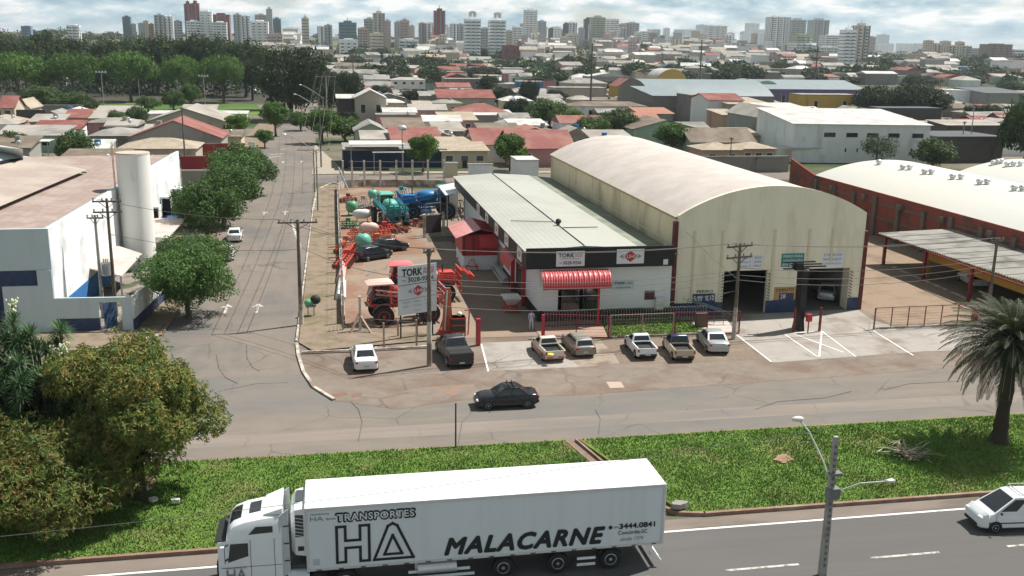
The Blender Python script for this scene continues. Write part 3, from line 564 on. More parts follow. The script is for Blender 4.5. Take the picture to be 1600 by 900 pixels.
# ---- brick hall on the right with white double vault
bx = 68.8; BY0, BY1, BE = 62.0, 131.0, 5.25
brk = mat('worn red brick', (.25, .075, .056), .95, .4, 5, 0, (.11, .075, .06), .35, .5, .62, .35, 'pos', .1)
bh = thing('brick_hall', (90, 90, 0), 'red brick hall with white double vault roof and rows of roof vents', 'warehouse')
bw = 22.0; SA = 2.2
mb = MB(); mb.box(bx, BY0, 0, bx+.3, BY1, BE+.25); mb.build('brick_wall', brk, bh)
mb = MB(); mb.box(bx+.3, BY1-.3, 0, bx+2*bw, BY1, BE); mb.build('brick_wall', brk, bh)
mb = MB(); mb.loft([[(bx-.05, BY1-.35, BE+.25), (bx-.05, BY1+7.5, BE+1.8), (bx-.05, BY1+7.5, 0), (bx-.05, BY1-.35, 0)], [(bx+.25, BY1-.35, BE+.25), (bx+.25, BY1+7.5, BE+1.8), (bx+.25, BY1+7.5, 0), (bx+.25, BY1-.35, 0)]]); mb.build('brick_gable', brk, bh)
for k in range(11):
    y = BY1-1.2-k*5.3; mb = MB(); mb.box(bx-.35, y-.35, 0, bx-.003, y+.35, 5.0-.12*(k % 3)); mb.build('wall_pier', mat('grey pier', (.15, .12, .10), .95, .25, 2, space='pos'), bh)
for z in (4.1, 2.3): mb = MB(); mb.box(bx-.06, BY0, z, bx-.003, BY1, z+.2); mb.build('wall_beam', MATS['grey pier'], bh)
for k in range(5):
    y = BY1-6.0-k*8.5; mb = MB(); mb.box(bx-.5, y-.4, 4.2, bx-.003, y+.4, 4.8); mb.tube((bx-.5, y, 4.3), (bx-.55, y, 3.5), .12); mb.build('wall_fan', MATS['grey pier'], bh)
vw = ribbed('white vault sheet', (.60, .575, .51), 'Y', .6, .5, .4, 0, (.57, .56, .52), .04, 0, .06)
for j in range(2):
    x0 = bx+.05+j*bw; sa = SA; Rr = ((bw/2)**2+sa*sa)/(2*sa); xm = x0+bw/2
    az = lambda x: BE+.2+sa-Rr+math.sqrt(Rr*Rr-(x-xm)**2)
    xx = np.linspace(x0, x0+bw-.1, 31); mb = MB()
    mb.loft([[(x, BY0-.2, az(x)) for x in xx]+[(x, BY0-.2, az(x)-.1) for x in xx[::-1]], [(x, BY1-.1, az(x)) for x in xx]+[(x, BY1-.1, az(x)-.1) for x in xx[::-1]]]); mb.build('vault_roof', vw, bh, smooth=True)
def vent(x, y, z):
    mb = MB(); mb.tube((x, y, z-.3), (x, y, z+.2), .28); mb.ell((x, y, z+.42), (.42, .42, .30), 14, 8); mb.build('turbine_vent', alu, bh, smooth=True)
xm0 = bx+bw/2
for vx in ((1353, 250), (1381, 254), (1373, 253), (1410, 261), (1421, 261), (1444, 268), (1455, 268), (1488, 276), (1501, 276), (1530, 284), (1542, 284), (1584, 294), (1597, 294)):
    if vx in ((1353, 250), (1381, 254)): continue
    R0 = ((bw/2)**2+SA**2)/(2*SA); vz = lambda x: BE+.2+SA-R0+math.sqrt(max(0, R0*R0-(x-xm0)**2))
    q = min((P(vx[0], vx[1]+4, z) for z in np.arange(BE+.2, BE+.2+SA+.05, .02)), key=lambda q: abs(vz(q.x)-q.z) if bx < q.x < bx+bw else 99)
    vent(q.x, min(q.y, BY1-2), vz(q.x))
for vx in ((1533, 252), (1543, 251), (1553, 251), (1573, 258), (1583, 257), (1594, 257)):
    vz2 = lambda x: vz(x-bw); q = min((P(vx[0], vx[1]+2, z) for z in np.arange(BE+.2, BE+.2+SA+.05, .02)), key=lambda q: abs(vz2(q.x)-q.z) if bx+bw < q.x < bx+2*bw else 99)
    vent(q.x, min(q.y, BY1-2), vz2(q.x))

# ---- open canopy with corrugated fibre roof on dark red posts
cp = thing('corrugated_canopy', (57, 85, 0), 'open parking canopy with grey corrugated roof on dark red posts', 'canopy')
fib = ribbed('fibre cement sheet', (.34, .32, .29), 'X', .9, .9, .2, 0, (.18, .17, .155), .2, 0, .3, .48, .62)
pA = P(1380, 413); hA = top(pA.x, pA.y, 368); c0 = Vector((pA.x-.5, pA.y+.8, hA)); dz_ = hA+.12-4.62; c1 = Vector((68.7, 100, 0))
for k in range(30):
    y1 = c0.y-k*1.15; n_ = 14; mb = MB(); xs_ = np.linspace(c0.x+.0+.03*k, c1.x, n_); 
    prof = []
    for i in range(19): a = i/18; prof.append((y1-1.2*a, .055*math.cos(a*math.pi*2*3)))
    mb.loft([[(c0.x+.02*k, y, 4.62+dz_+z+.02*(k % 2)) for y, z in prof]+[(c0.x+.02*k, y, 4.59+dz_+z+.02*(k % 2)) for y, z in prof[::-1]], [(c1.x, y, 4.92+dz_+z+.02*(k % 2)) for y, z in prof]+[(c1.x, y, 4.89+dz_+z+.02*(k % 2)) for y, z in prof[::-1]]]); mb.build('roof_sheet', fib, cp)
for q in ((1380, 413), (1442, 438), (1513, 471)):
    a = P(*q); mb = MB(); mb.box(a.x-.14, a.y-.14, 0, a.x+.14, a.y+.14, hA); mb.build('post', darkred, cp)
mb = MB(); a, b = P(1380, 413), P(1513, 471); mb.bar((a.x, a.y, hA-.05), (b.x, b.y, hA-.05), .10, .12); mb.bar((b.x, b.y, hA-.05), (b.x+.3, 56, hA-.05), .10, .12); mb.build('edge_beam', darkred, cp)
mb = MB(); 
for k in range(22):
    t_ = k/21; mb.bar((c0.x-.05+.6*t_, c0.y-.6-t_*26, hA+.0), (c0.x+.35+.6*t_, c0.y-.6-t_*26, hA+.0), .28, .1)
mb.build('purlin_end', MATS['grey pier'], cp)
oc = thing('ochre_outbuilding', (63, 78, 0), 'low ochre yellow building standing under the corrugated canopy', 'building')
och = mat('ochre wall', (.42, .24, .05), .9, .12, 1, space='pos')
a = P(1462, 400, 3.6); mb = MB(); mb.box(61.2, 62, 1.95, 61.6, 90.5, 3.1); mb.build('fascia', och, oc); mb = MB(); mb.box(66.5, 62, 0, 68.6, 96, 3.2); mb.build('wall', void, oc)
mb = MB(); mb.box(61.15, 90.4, 0, 61.65, 90.9, 3.2); mb.build('corner_post', och, oc)
pv = sheet('canopy_yard', [(1340, 470), (1530, 506), (1800, 500), (1800, 420), (1375, 352), (1352, 372)], .022, mat('gravel yard', (.27, .20, .145), .95, .2, 5, 0, (.20, .15, .11), .25, .5, .65, .4, 'pos', .1))
line('parking_stop_kerb', [(1396, 418), (1523, 473)], .3, .026, kerb_m, .1)
sheet('pale_pad', [(1340, 484), (1362, 500), (1412, 515), (1368, 516), (1338, 486)], .030, conc)

# ---- left: blue and white plant with parapet wall
lb = thing('blue_white_plant', (-26, 82, 0), 'white and navy industrial building with a faded pinkish sheet roof', 'industrial building')
c_n, c_f = Vector((-22.0, 81.4)), Vector((-20.0, 139.0)); HB = 8.45
pbl = mat('pale blue cladding', (.50, .58, .61), .7, .05, .8, 0, (.42, .49, .52), .5, .5, .7, 0, 'pos', .3, (1, 1, .2))
whs = mat('bright stained wall', (.78, .80, .80), .85, .04, 1, 0, (.54, .55, .54), .4, .50, .68, .03, 'pos', .2)
mb = MB(); mb.seg(c_n, c_f, 0, HB, .3); mb.build('side_wall', whs, lb)
mb = MB(); mb.seg(c_n+Vector((.16, .3)), c_f+Vector((.2, -.2)), 0, 2.0, .1) 
mb.build('painted_band', mat('bright blue band', (.03, .15, .38), .8, space='pos'), lb)
mb = MB(); mb.box(-60, 81.25, 5.15, c_n.x+.16, 81.5, HB+.02); mb.build('upper_cladding', pbl, lb)
mb = MB(); mb.box(-60, 81.3, 0, c_n.x-2.1, 81.5, 5.15); mb.box(c_n.x-2.1, 81.3, 3.9, c_n.x, 81.5, 5.14); mb.build('front_wall', navy, lb)
mb = MB(); mb.box(-25.6, 81.12, 0, c_n.x+.14, 81.3, 3.9); mb.box(c_n.x-.95, 81.12, 3.9, c_n.x+.14, 81.3, 5.15); mb.build('white_screen_wall', pbl, lb)
mb = MB(); mb.box(-60, 81.12, 0, -26.0, 81.28, 3.9); mb.build('entrance_panel', void, lb)
pinkr = ribbed('faded pink roof sheet', (.29, .215, .185), 'X', .9, .8, .4, 0, (.35, .28, .245), .12, 0, .3, .46, .62)
mb = MB(); rz0 = HB-.25
mb.loft([[(-21.9, 81.6, rz0), (-47, 81.6, rz0+1.2), (-47, 81.6, rz0+1.1), (-21.9, 81.6, rz0-.1)], [(-20.1, 138.8, rz0-.2), (-36, 126, rz0+1.0), (-36, 126, rz0+.9), (-20.1, 138.8, rz0-.3)]]); mb.build('roof', pinkr, lb)
mb = MB(); a_ = Vector((-.45, .0)); mb.loft([[(-21.95, 81.4, HB), (-21.0-1.9, 81.4, HB-.25), (-22.9, 81.4, HB-.35), (-21.95, 81.4, HB-.1)], [(-20.0, 139, HB+.02), (-20.9, 139, HB-.3), (-20.9, 139, HB-.4), (-20.0, 139, HB-.1)]]); mb.build('parapet_flashing', mat('grey flashing', (.33, .35, .35), .6, .1, 1, space='pos'), lb)
for y in (124.5, 131.5, 117.0):
    x = -21.9+(y-81.4)*2/57.6; mb = MB(); mb.box(x+.15, y, 3.0, x+1.35, y+1.9, 4.4); mb.build('unit_housing', whitew, lb); mb = MB(); mb.box(x+.3, y-.02, 2.1, x+1.25, y-.005, 4.2); mb.build('unit_louvre', void, lb)
mb = MB(); mb.loft([[(-30, 95, rz0+.75), (-31.2, 96, rz0+.8), (-31.2, 96, rz0+.85), (-30, 95, rz0+.9)], [(-29, 97, rz0+.75), (-30.2, 98, rz0+.8), (-30.2, 98, rz0+.85), (-29, 97, rz0+.9)]]); mb.build('roof_patch', void, lb)
# second hall behind it
l2 = thing('pale_roof_hall', (-45, 120, 0), 'wide low hall with a sloping pale fibre roof behind the pink roofed one', 'warehouse')
mb = MB(); A = P(0, 320, 8.2); Bq = P(135, 263, 8.2); Cq = P(75, 243, 9.2); Dq = P(0, 252, 9.2); E_ = Vector((-70, 95, 9.8))
mb.poly([P(-60, 348, 9.0), P(0, 322.5, 9.0), P(136, 265, 9.0), P(36, 244, 9.8), P(-60, 262, 10.2)]); mb.build('roof', ribbed('pale fibre roof', (.42, .355, .30), 'X', 1.0, .85, .3, 0, (.34, .27, .235), .08, 0, .15), l2)
w2 = mat('dull wall', (.45, .44, .42), .9, .1, 1, space='pos'); mb = MB(); q1, q2 = P(136, 265, 8.9), P(36, 244, 9.8); mb.seg(q1, q2, 0, 8.7, .25); mb.build('wall', w2, l2)
mb = MB(); mb.poly([P(36, 246, 9.82), P(36, 233, 11.2), P(0, 227, 11.6), P(-60, 222, 12), P(-60, 262, 10.3), P(0, 253, 10.0)]); mb.build('clerestory_roof', ribbed('bluish roof', (.50, .55, .56), 'X', 1, .7, .3), l2)
mb = MB(); mb.poly([P(36, 246, 9.9), P(36, 250, 9.7), P(0, 257, 9.9), P(0, 251, 10.15)]); mb.build('clerestory_gap', void, l2)
# walled yard beside the street
yw = thing('yard_wall', (-16, 81, 0), 'white and navy painted wall around the plant yard at the street corner', 'wall')
n0 = Vector((-21.85, 81.2)); n1 = Vector((-15.95, 80.9)); n2 = Vector((-14.9, 92.0)); n3 = Vector((-15.4, 118))
mb = MB(); mb.seg(n0, (-18.5, 81.05), 1.15, 2.85, .2); mb.seg((-18.5, 81.05), (-16.75, 80.95), 2.45, 2.85, .2); mb.seg((-16.75, 80.95), n1, .0, 2.85, .2); mb.build('front_wall', pbl, yw)
mb = MB(); mb.seg(n0, (-18.5, 81.05), 0, 1.15, .21); mb.build('front_base', navy, yw)
mb = MB(); mb.seg(n1+Vector((0, .0)), n2, 1.0, 2.85, .2); mb.build('side_wall', whs, yw); mb = MB(); mb.seg(n1, n2, 0, 1.0, .21); mb.build('side_base', MATS['navy plinth'], yw)
mb = MB(); mb.seg((-18.3, 81.6), (-17.5, 82.4), 0, 2.2, .06); mb.build('gate', mat('navy gate', (.04, .08, .16)), yw)
y2 = thing('low_garden_wall', (-15.2, 105, 0), 'low white wall running behind the street trees', 'wall'); mb = MB(); mb.seg(n2+Vector((-.1, .3)), n3, 0, 1.8, .2); mb.build('wall', whs, y2)
# lean-to sheet roofs in the plant yard
for nm, pts_, z0_, z1_, lab in (('lean_to_roof', [(120, 414), (190, 431), (222, 396), (172, 380)], 2.9, 2.7, 'pinkish sheet roof on posts behind the twin concrete poles'), ('shed_roof', [(238, 340), (290, 341), (262, 372), (240, 370)], 3.1, 2.9, 'small grey shed roof beside the white water tower')):
    r_ = thing(nm, P(pts_[0][0], pts_[0][1]+40), lab, 'shed'); q = [P(a, b, z0_) for a, b in pts_]
    mb = MB(); mb.prism([v[:2] for v in q][::-1], z0_-.1, z0_); mb.build('roof', ribbed('dusty sheet', (.55, .46, .42), 'X', .8, .8, .4, 0, (.45, .36, .32)), r_)
    for v in q[:2]+q[2:3]: mb = MB(); c = sum((w for w in q), Vector())/4; u = v+(c-v)*.12; mb.box(u.x-.07, u.y-.07, 0, u.x+.07, u.y+.07, z0_-.1); mb.build('post', steel, r_)
sheet('plant_yard_floor', [(-21.9, 81.4), (-16, 81.2), (-15, 92), (-15.4, 139), (-20.2, 139)], .03, mat('dusty yard', (.25, .21, .18), .95, .2, 1, 0, (.07, .09, .04), .4, .5, .6, 0, 'pos'), pix=False)
# water tower
stp = P(221, 420); sx, sy = stp.x, stp.y; sh_ = top(sx, sy, 240)
ws = thing('water_tower', (sx, sy, 0), 'tall white cylindrical water tower beside the plant', 'water tower')
mb = MB(); mb.tube((sx, sy, 0), (sx, sy, sh_), 1.55, 1.62, 32); mb.build('shaft', mat('whitewashed render', (.76, .75, .71), .85, .04, .8, 0, (.55, .53, .48), .5, .58, .75, .05, 'pos', .2, (1, 1, .3)), ws, smooth=True)
mb = MB(); mb.tube((sx, sy, sh_), (sx, sy, sh_+.14), 1.64, 1.6, 32); mb.build('cap', mat('rusty cap', (.50, .40, .33), .9, .2, 2), ws, smooth=True)
mb = MB()
for e_ in (-.25, .25): mb.tube((sx-1.8, sy-.6+e_, 1.0), (sx-1.8, sy-.6+e_, sh_+1.2), .03)
for k in range(34): mb.bar((sx-1.8, sy-.85, 1.2+k*.3), (sx-1.8, sy-.35, 1.2+k*.3), .03)
for z in (3, 6, 9): mb.bar((sx-1.8, sy-.6, z), (sx-1.4, sy-.5, z), .04)
mb.build('ladder', mat('rust steel', (.35, .20, .16)), ws)
# ================================================================ VEHICLES
tyre = mat('tyre', (.022, .022, .024), .85, .2, 5); rimm = mat('alloy rim', (.50, .51, .52), .35, .08, 4, .7); rimred = mat('red rim', (.38, .03, .03), .5)
cglass = mat('car glass', (.018, .022, .026), .05, .1, 1, spec=.9); plas = mat('black plastic', (.03, .03, .032), .7, .1, 3)
lampr = mat('red lamp', (.45, .01, .01), .2); lampw = mat('clear lamp', (.75, .77, .78), .1, spec=.8); plate = mat('number plate', (.50, .51, .52), .5)
def wheel(par, x, y, r, w, out, rim=None, frac=.62, hub=True):
    mb = MB(); rings = []
    for yy, rr in ((-w/2, r*frac), (-w/2, r*.93), (-w*.3, r), (w*.3, r), (w/2, r*.93), (w/2, r*frac)):
        rings.append([(x+rr*math.cos(t), y+yy, r+rr*math.sin(t)) for t in np.linspace(0, 2*math.pi, 22, False)])
    mb.loft(rings); wh_ = mb.build('wheel', tyre, par, True, True)
    mb = MB(); yo = y+out*w/2; R_ = r*frac
    ring = lambda rr, dy: [(x+rr*math.cos(t), yo+out*dy, r+rr*math.sin(t)) for t in np.linspace(0, 2*math.pi, 22, False)]
    rg = [ring(R_, .004), ring(R_*.92, .018), ring(R_*.8, -.03), ring(R_*.3, -.02), ring(R_*.22, .02)]
    if out < 0: rg = [g[::-1] for g in rg]
    mb.loft(rg, False); mb.poly(rg[-1]); mb.build('rim', rim or rimm, wh_, True)
    mb = MB()
    for k in range(5):
        a = k*2*math.pi/5+.3; c = (x+R_*.55*math.cos(a), yo+out*.0, r+R_*.55*math.sin(a)); mb.disc(c, (0, out, 0), R_*.17, 8, .008)
    mb.build('rim_hole', tyre, wh_, True); return wh_
def ring_body(x, zb, zt, hw, side=.02):
    h = zt-zb
    pts = [(-hw*.86, zb), (-hw*.985, zb+h*.12), (-hw, zb+h*.42), (-hw*.985, zb+h*.62), (-hw*.95, zt-h*.10), (-hw*.88, zt-.012), (-hw*.45, zt+.018)]
    return [(x, y, z) for y, z in pts]+[(x, -y, z) for y, z in pts[::-1]]
def car(name, L_, W_, H_, hood, belt, deck, cab, roof, paintm, label, cat, group=None, trunk=True, wb=None, r=.30, bed=None, roofpaint=None, lower=None, rack=False, plate_rear=True, van=False, bumper=None, glassm=None):
    """x forward. hood/belt/deck heights; cab=(rear x, front x) of the greenhouse foot; roof=(rear x, front x) of its top"""
    t = thing(name, (0, 0, 0), label, cat, group); hw = W_/2; zb = .20; xr, xf = -L_/2, L_/2; bm = bumper or paintm
    wb = wb or (xr+.78, xf-.80)
    st = [(xr, .38, deck-.22, hw*.74), (xr+.05, .30, deck-.10, hw*.88), (xr+.22, .22, deck-.02, hw*.96), (xr+.75, zb, deck, hw)]
    if bed: st = [(xr, .40, .60, hw*.84), (xr+.06, .32, .66, hw*.93), (xr+.25, .25, .70, hw*.98), (bed[1]-.02, zb, .70, hw), (bed[1], zb, belt, hw)]
    else: st += [(cab[0], zb, (deck+belt)/2, hw)] if cab[0] > xr+.9 else []
    st += [((cab[0]+cab[1])/2 if not bed else (bed[1]+cab[1])/2, zb, belt, hw), (cab[1]-.05, zb, belt, hw), (cab[1]+.25, zb, (belt+hood)/2+.02, hw*.995), (xf-.5, zb, hood-.01, hw*.95), (xf-.16, .22, hood-.12, hw*.88), (xf-.04, .26, hood-.24, hw*.78), (xf, .32, hood-.36, hw*.68)]
    st.sort(key=lambda q: q[0]); mb = MB(); mb.loft([ring_body(*q) for q in st]); mb.build('body', paintm, t, True, True)
    if lower:                                                 # two-tone flank
        mb = MB(); 
        for s_ in (-1, 1): mb.box(xr+.12, s_*(hw+.006)-.006, .26, xf-.5, s_*(hw+.006)+.006, .62)
        mb.build('lower_flank', lower, t, True)
    # greenhouse
    zt = H_; tw = hw*.74; cb = hw*.93
    def grr(x, w, z): return [(x, -w, z), (x, w, z)]
    zt0 = zt-.07
    B = [(cab[0], -cb, belt-.02), (cab[1], -cb, belt-.02), (cab[1], cb, belt-.02), (cab[0], cb, belt-.02)]
    T = [(roof[0], -tw, zt0), (roof[1], -tw, zt0), (roof[1], tw, zt0), (roof[0], tw, zt0)]
    T2 = [(roof[0]+.12, -tw+.10, zt), (roof[1]-.16, -tw+.10, zt), (roof[1]-.16, tw-.10, zt), (roof[0]+.12, tw-.10, zt)]
    mb = MB(); mb.loft([B, T, T2]); mb.build('cabin', roofpaint or paintm, t, True, True)
    B, T = [Vector(q) for q in B], [Vector(q) for q in T]
    def pane(name_, a, b, c, d, u0, u1, v0, v1, off):
        n = (b-a).cross(d-a).normalized()*off
        f = lambda u, v: (a.lerp(b, u)).lerp(d.lerp(c, u), v)+n
        mb = MB(); mb.poly([f(u0, v0), f(u1, v0), f(u1, v1), f(u0, v1)]); mb.build(name_, glassm or cglass, t, True)
    pane('windshield', B[1], B[2], T[2], T[1], .05, .95, .08, .93, .008)
    if not van: pane('rear_window', B[3], B[0], T[0], T[3], .09, .91, .16, .90, .008)
    ns = 1 if (bed or van) and name != 'double_cab_pickup' else 2
    for (a, b, c, d) in ((B[0], B[1], T[1], T[0]), (B[2], B[3], T[3], T[2])):
        flip = a is B[2]
        if van: sp = [(.70, .95)]
        elif ns == 1: sp = [(.16, .90)]
        else: sp = [(.08, .48), (.52, .93)]
        for u0, u1 in sp:
            if flip: u0, u1 = 1-u1, 1-u0
            pane('side_window', a, b, c, d, u0, u1, .16, .88, .008)
    if bed:
        x0, x1 = xr+.06, bed[1]; bz = belt-.04; mb = MB()
        for s_ in (-1, 1): mb = MB(); mb.loft([[(x0, s_*hw*.93, .60), (x0, s_*(hw*.94-.10*1), .60), (x0, s_*(hw*.90-.06), bz), (x0, s_*hw*.93, bz)][::s_], [(x1, s_*hw*.99, .60), (x1, s_*(hw*.94-.10), .60), (x1, s_*(hw*.90-.06), bz), (x1, s_*hw*.955, bz)][::s_]]); mb.build('bed_side', paintm, t, True)
        mb = MB(); mb.box(xr+.02, -hw*.88, .62, xr+.09, hw*.88, bz); mb.build('tailgate', paintm, t, True)
        mb = MB(); 
        if bed[0] == 'cover': mb.box(xr+.10, -hw*.88, bz-.05, x1-.01, hw*.88, bz+.03)
        else: mb.box(xr+.10, -hw*.86, .705, x1-.01, hw*.86, .73); mb.box(x1-.03, -hw*.86, .73, x1-.012, hw*.86, bz)
        mb.build('bed_cover' if bed[0] == 'cover' else 'bed_liner', plas, t, True)
    if ns == 2 or not bed:
        mb = MB()
        for s_ in (-1, 1): mb.box(xr+.3, s_*(hw+.004)-.006, .50, xf-.45, s_*(hw+.004)+.006, .56)
        mb.build('side_moulding', plas if not van else plas, t, True)
    mb = MB()
    for s_ in (-1, 1):
        for x in ((cab[0]+cab[1])/2+.0, cab[1]-.12): mb.box(x-.007, s_*hw-.004, .3, x+.007, s_*hw+.004, belt-.06)
    mb.build('door_seam', plas, t, True)
    for x in wb:
        for s_ in (-1, 1):
            mb = MB(); pts = [(x+(r+.055)*math.cos(a), s_*(hw+.002), r+(r+.055)*math.sin(a)) for a in np.linspace(-.25, math.pi+.25, 16)]
            mb.loft([[p for p in pts], [(p[0], p[1]-s_*.2, p[2]) for p in pts]]); mb.build('wheel_arch', plas, t, True)
            wheel(t, x, s_*(hw-.075), r, .19, s_)
    mb = MB(); mb.box(xr-.03, -hw*.8, .34, xr+.06, hw*.8, .50); mb.build('rear_bumper', bm, t, True, label=None)
    mb = MB(); mb.box(xf-.10, -hw*.66, .28, xf+.015, hw*.66, .44); mb.build('front_bumper', plas if bumper else bm, t, True)
    zl = deck-.20 if not bed else .80
    for s_ in (-1, 1):
        mb = MB(); mb.box(xr-.012, s_*hw*.80-.10, zl-.07, xr+.10, s_*hw*.80+.09, zl+.06) if not bed else mb.box(xr-.002, s_*hw*.86-.06, .66, xr+.05, s_*hw*.86+.06, .86); mb.build('tail_lamp', lampr, t, True)
        mb = MB(); mb.ell((xf-.13, s_*hw*.64, hood-.22), (.13, .20, .085), 10, 6); mb.build('headlight', lampw, t, True, True)
        mb = MB(); mb.ell((cab[1]-.30, s_*(hw+.07), belt+.06), (.05, .09, .07), 8, 6); mb.build('mirror', paintm if not bumper else plas, t, True, True)
    mb = MB(); mb.box(xr-.045, -.2, .40 if bed else .46, xr-.031, .2, .52 if bed else .58); mb.build('number_plate', plate, t, True)
    if rack:
        mb = MB()
        for x in (roof[0]+.35, roof[1]-.35): mb.bar((x, -tw-.03, zt0+.03), (x, -tw+.02, zt+.10), .035); mb.bar((x, tw+.03, zt0+.03), (x, tw-.02, zt+.10), .035); mb.bar((x, -tw, zt+.10), (x, tw, zt+.10), .04)
        if van: [mb.bar((roof[0]+.35, y, zt+.10), (roof[1]-.35, y, zt+.10), .035) for y in (-tw, tw)]
        mb.build('roof_rack', plas if not van else steel, t, True)
    return t
def park(o, rear, front, z=.03, off=0):
    a, b = P(*rear), P(*front); d = (b-a); ang = math.atan2(d.y, d.x); L2 = .5
    n = Vector((math.cos(ang), math.sin(ang))); o.location = (a.x, a.y, z); bb = o['_half'] if '_half' in o else 2.1
    o.location = (a.x+n.x*bb, a.y+n.y*bb, z); o.rotation_euler.z = ang; return o
wp = paint('white car paint', (.78, .79, .80)); bp = paint('black car paint', (.014, .014, .016), .18); sp_ = paint('silver car paint', (.46, .48, .49), .3); sp_.node_tree.nodes['Principled BSDF'].inputs['Metallic'].default_value = .4
gp = paint('grey beige paint', (.26, .24, .21), .4); cp_ = paint('cream car paint', (.66, .58, .50)); rp = paint('faded red paint', (.40, .13, .09), .4); bg = paint('beige paint', (.50, .42, .32)); dg = paint('dark grey paint', (.030, .031, .034), .35)
G1 = 'cars parked in front of the shops'
def mk(o, rear, front, half, z=.03): o['_half'] = half; park(o, rear, front, z); del o['_half']; return o
mk(car('sedan', 4.3, 1.75, 1.48, .90, .93, 1.00, (-1.55, 1.05), (-.85, .28), wp, 'white sedan parked alone on the corner apron, tail to the road', 'car', G1), (573, 584), (563, 548), 2.15)
mk(car('double_cab_pickup', 5.2, 1.95, 1.80, 1.12, 1.18, 1.0, (-.75, 1.35), (-.45, .60), dg, 'charcoal double cab pickup with covered bed beside the sign pole', 'pickup truck', G1, r=.38, bed=('cover', -.78)), (722, 577), (694, 540), 2.6)
mk(car('sedan', 4.15, 1.7, 1.42, .84, .88, .96, (-1.45, .95), (-.80, .22), bp, 'black sedan with roof bars driving along the service road', 'car', None, rack=True), (838, 631), (752, 635), 2.05, .02)
mk(car('small_pickup', 4.3, 1.68, 1.46, .88, .98, .95, (-.35, 1.05), (-.2, .38), cp_, 'cream and faded red small pickup with a yellow item in its open bed', 'pickup truck', G1, bed=('open', -.38), lower=rp, r=.29, bumper=rp), (868, 568), (837, 535), 2.15)
mk(car('station_wagon', 4.4, 1.7, 1.42, .86, .90, .98, (-2.05, .95), (-1.75, .25), gp, 'dusty grey brown station wagon beside the cream and red pickup', 'car', G1, lower=mat('brown flank', (.16, .12, .09), .6)), (915, 561), (888, 532), 2.2)
mk(car('small_pickup', 4.35, 1.68, 1.48, .88, .98, .95, (-.35, 1.05), (-.2, .38), wp, 'white small pickup with empty open bed in front of the lawn', 'pickup truck', G1, bed=('open', -.38), r=.30, bumper=plas), (1012, 564), (982, 530), 2.17)
mk(car('small_pickup', 4.35, 1.68, 1.55, .90, 1.0, .95, (-.40, 1.05), (-.2, .38), bg, 'beige small pickup with a dark blue cab roof between white pickup and silver sedan', 'pickup truck', G1, bed=('open', -.42), r=.30, roofpaint=paint('dark blue roof', (.03, .035, .07)), bumper=mat('dull brown', (.12, .06, .05))), (1070, 567), (1040, 530), 2.17)
mk(car('sedan', 4.5, 1.76, 1.48, .88, .93, 1.02, (-1.65, 1.05), (-.9, .25), sp_, 'silver sedan parked beside the tall concrete pole with a cross arm', 'car', G1), (1124, 556), (1096, 522), 2.25)
mb = MB(); q = P(865, 556, .9); mb.ell((q.x-.1, q.y+.6, .82), (.26, .22, .09)); yb = mb.build('yellow_sack', mat('yellow sack', (.65, .60, .08), .8)); tag(yb, 'small yellow sack lying in the open bed of the cream pickup', 'sack')
G2 = 'dark cars parked in the machinery yard'
mk(car('hatchback', 4.2, 1.75, 1.50, .92, .95, 1.02, (-1.9, 1.1), (-1.5, .30), paint('blue black paint', (.012, .015, .022)), 'blue black hatchback in the yard behind the red sprayers', 'car', G2, r=.31), (560, 409), (616, 400), 2.0, .06)
mk(car('hatchback', 4.1, 1.72, 1.48, .92, .95, 1.02, (-1.85, 1.1), (-1.45, .30), bp, 'black hatchback parked beyond the blue black one beside the oval tank', 'car', G2, r=.31), (585, 395), (625, 391), 2.0, .06)
G3 = 'white cars parked under the street trees'
mk(car('sedan', 4.2, 1.7, 1.46, .90, .93, 1.00, (-1.55, 1.05), (-.85, .28), paint('pearl paint', (.70, .71, .70)), 'white pearl sedan parked under the second street tree, farther from the corner', 'car', G3), (366, 380), (372, 352), 2.1)
mk(car('hatchback', 3.9, 1.68, 1.48, .90, .93, 1.0, (-1.8, 1.0), (-1.4, .28), wp, 'white hatchback half hidden under the nearest street tree', 'car', G3), (352, 410), (358, 390), 2.0)
mk(car('panel_van', 4.25, 1.72, 1.82, .98, 1.0, 1.05, (-2.05, 1.45), (-1.98, .35), paint('van white', (.76, .77, .78)), 'white panel van with roof rack entering the highway from the right', 'van', None, van=True, rack=True, r=.29, bumper=plas), (1640, 818), (1510, 822), 2.1, .02)
v_ = bpy.context.scene.collection.objects
mk(car('small_pickup', 4.3, 1.7, 1.48, .88, .98, .95, (-.35, 1.05), (-.2, .38), paint('dull white', (.55, .56, .57)), 'dull white small pickup parked in the shade below the corrugated canopy', 'pickup truck', None, bed=('open', -.38)), (1532, 452), (1500, 434), 2.1)
mk(car('sedan', 4.3, 1.7, 1.46, .9, .93, 1.0, (-1.55, 1.05), (-.85, .28), sp_, 'grey sedan just inside the right warehouse doorway', 'car'), (1290, 472), (1296, 455), 1.6, .06)
for lab, a, b in (('white van parked beside the long concrete wall, left of the pair', (1142, 253), (1160, 252)), ('white minibus parked beside the long concrete wall, right of the pair', (1170, 253), (1192, 252))):
    mk(car('panel_van', 4.9, 1.8, 2.0, 1.1, 1.15, 1.2, (-2.4, 1.9), (-2.3, 1.3), wp, lab, 'van', 'vans by the concrete wall', van=True, r=.32), a, b, 2.4)

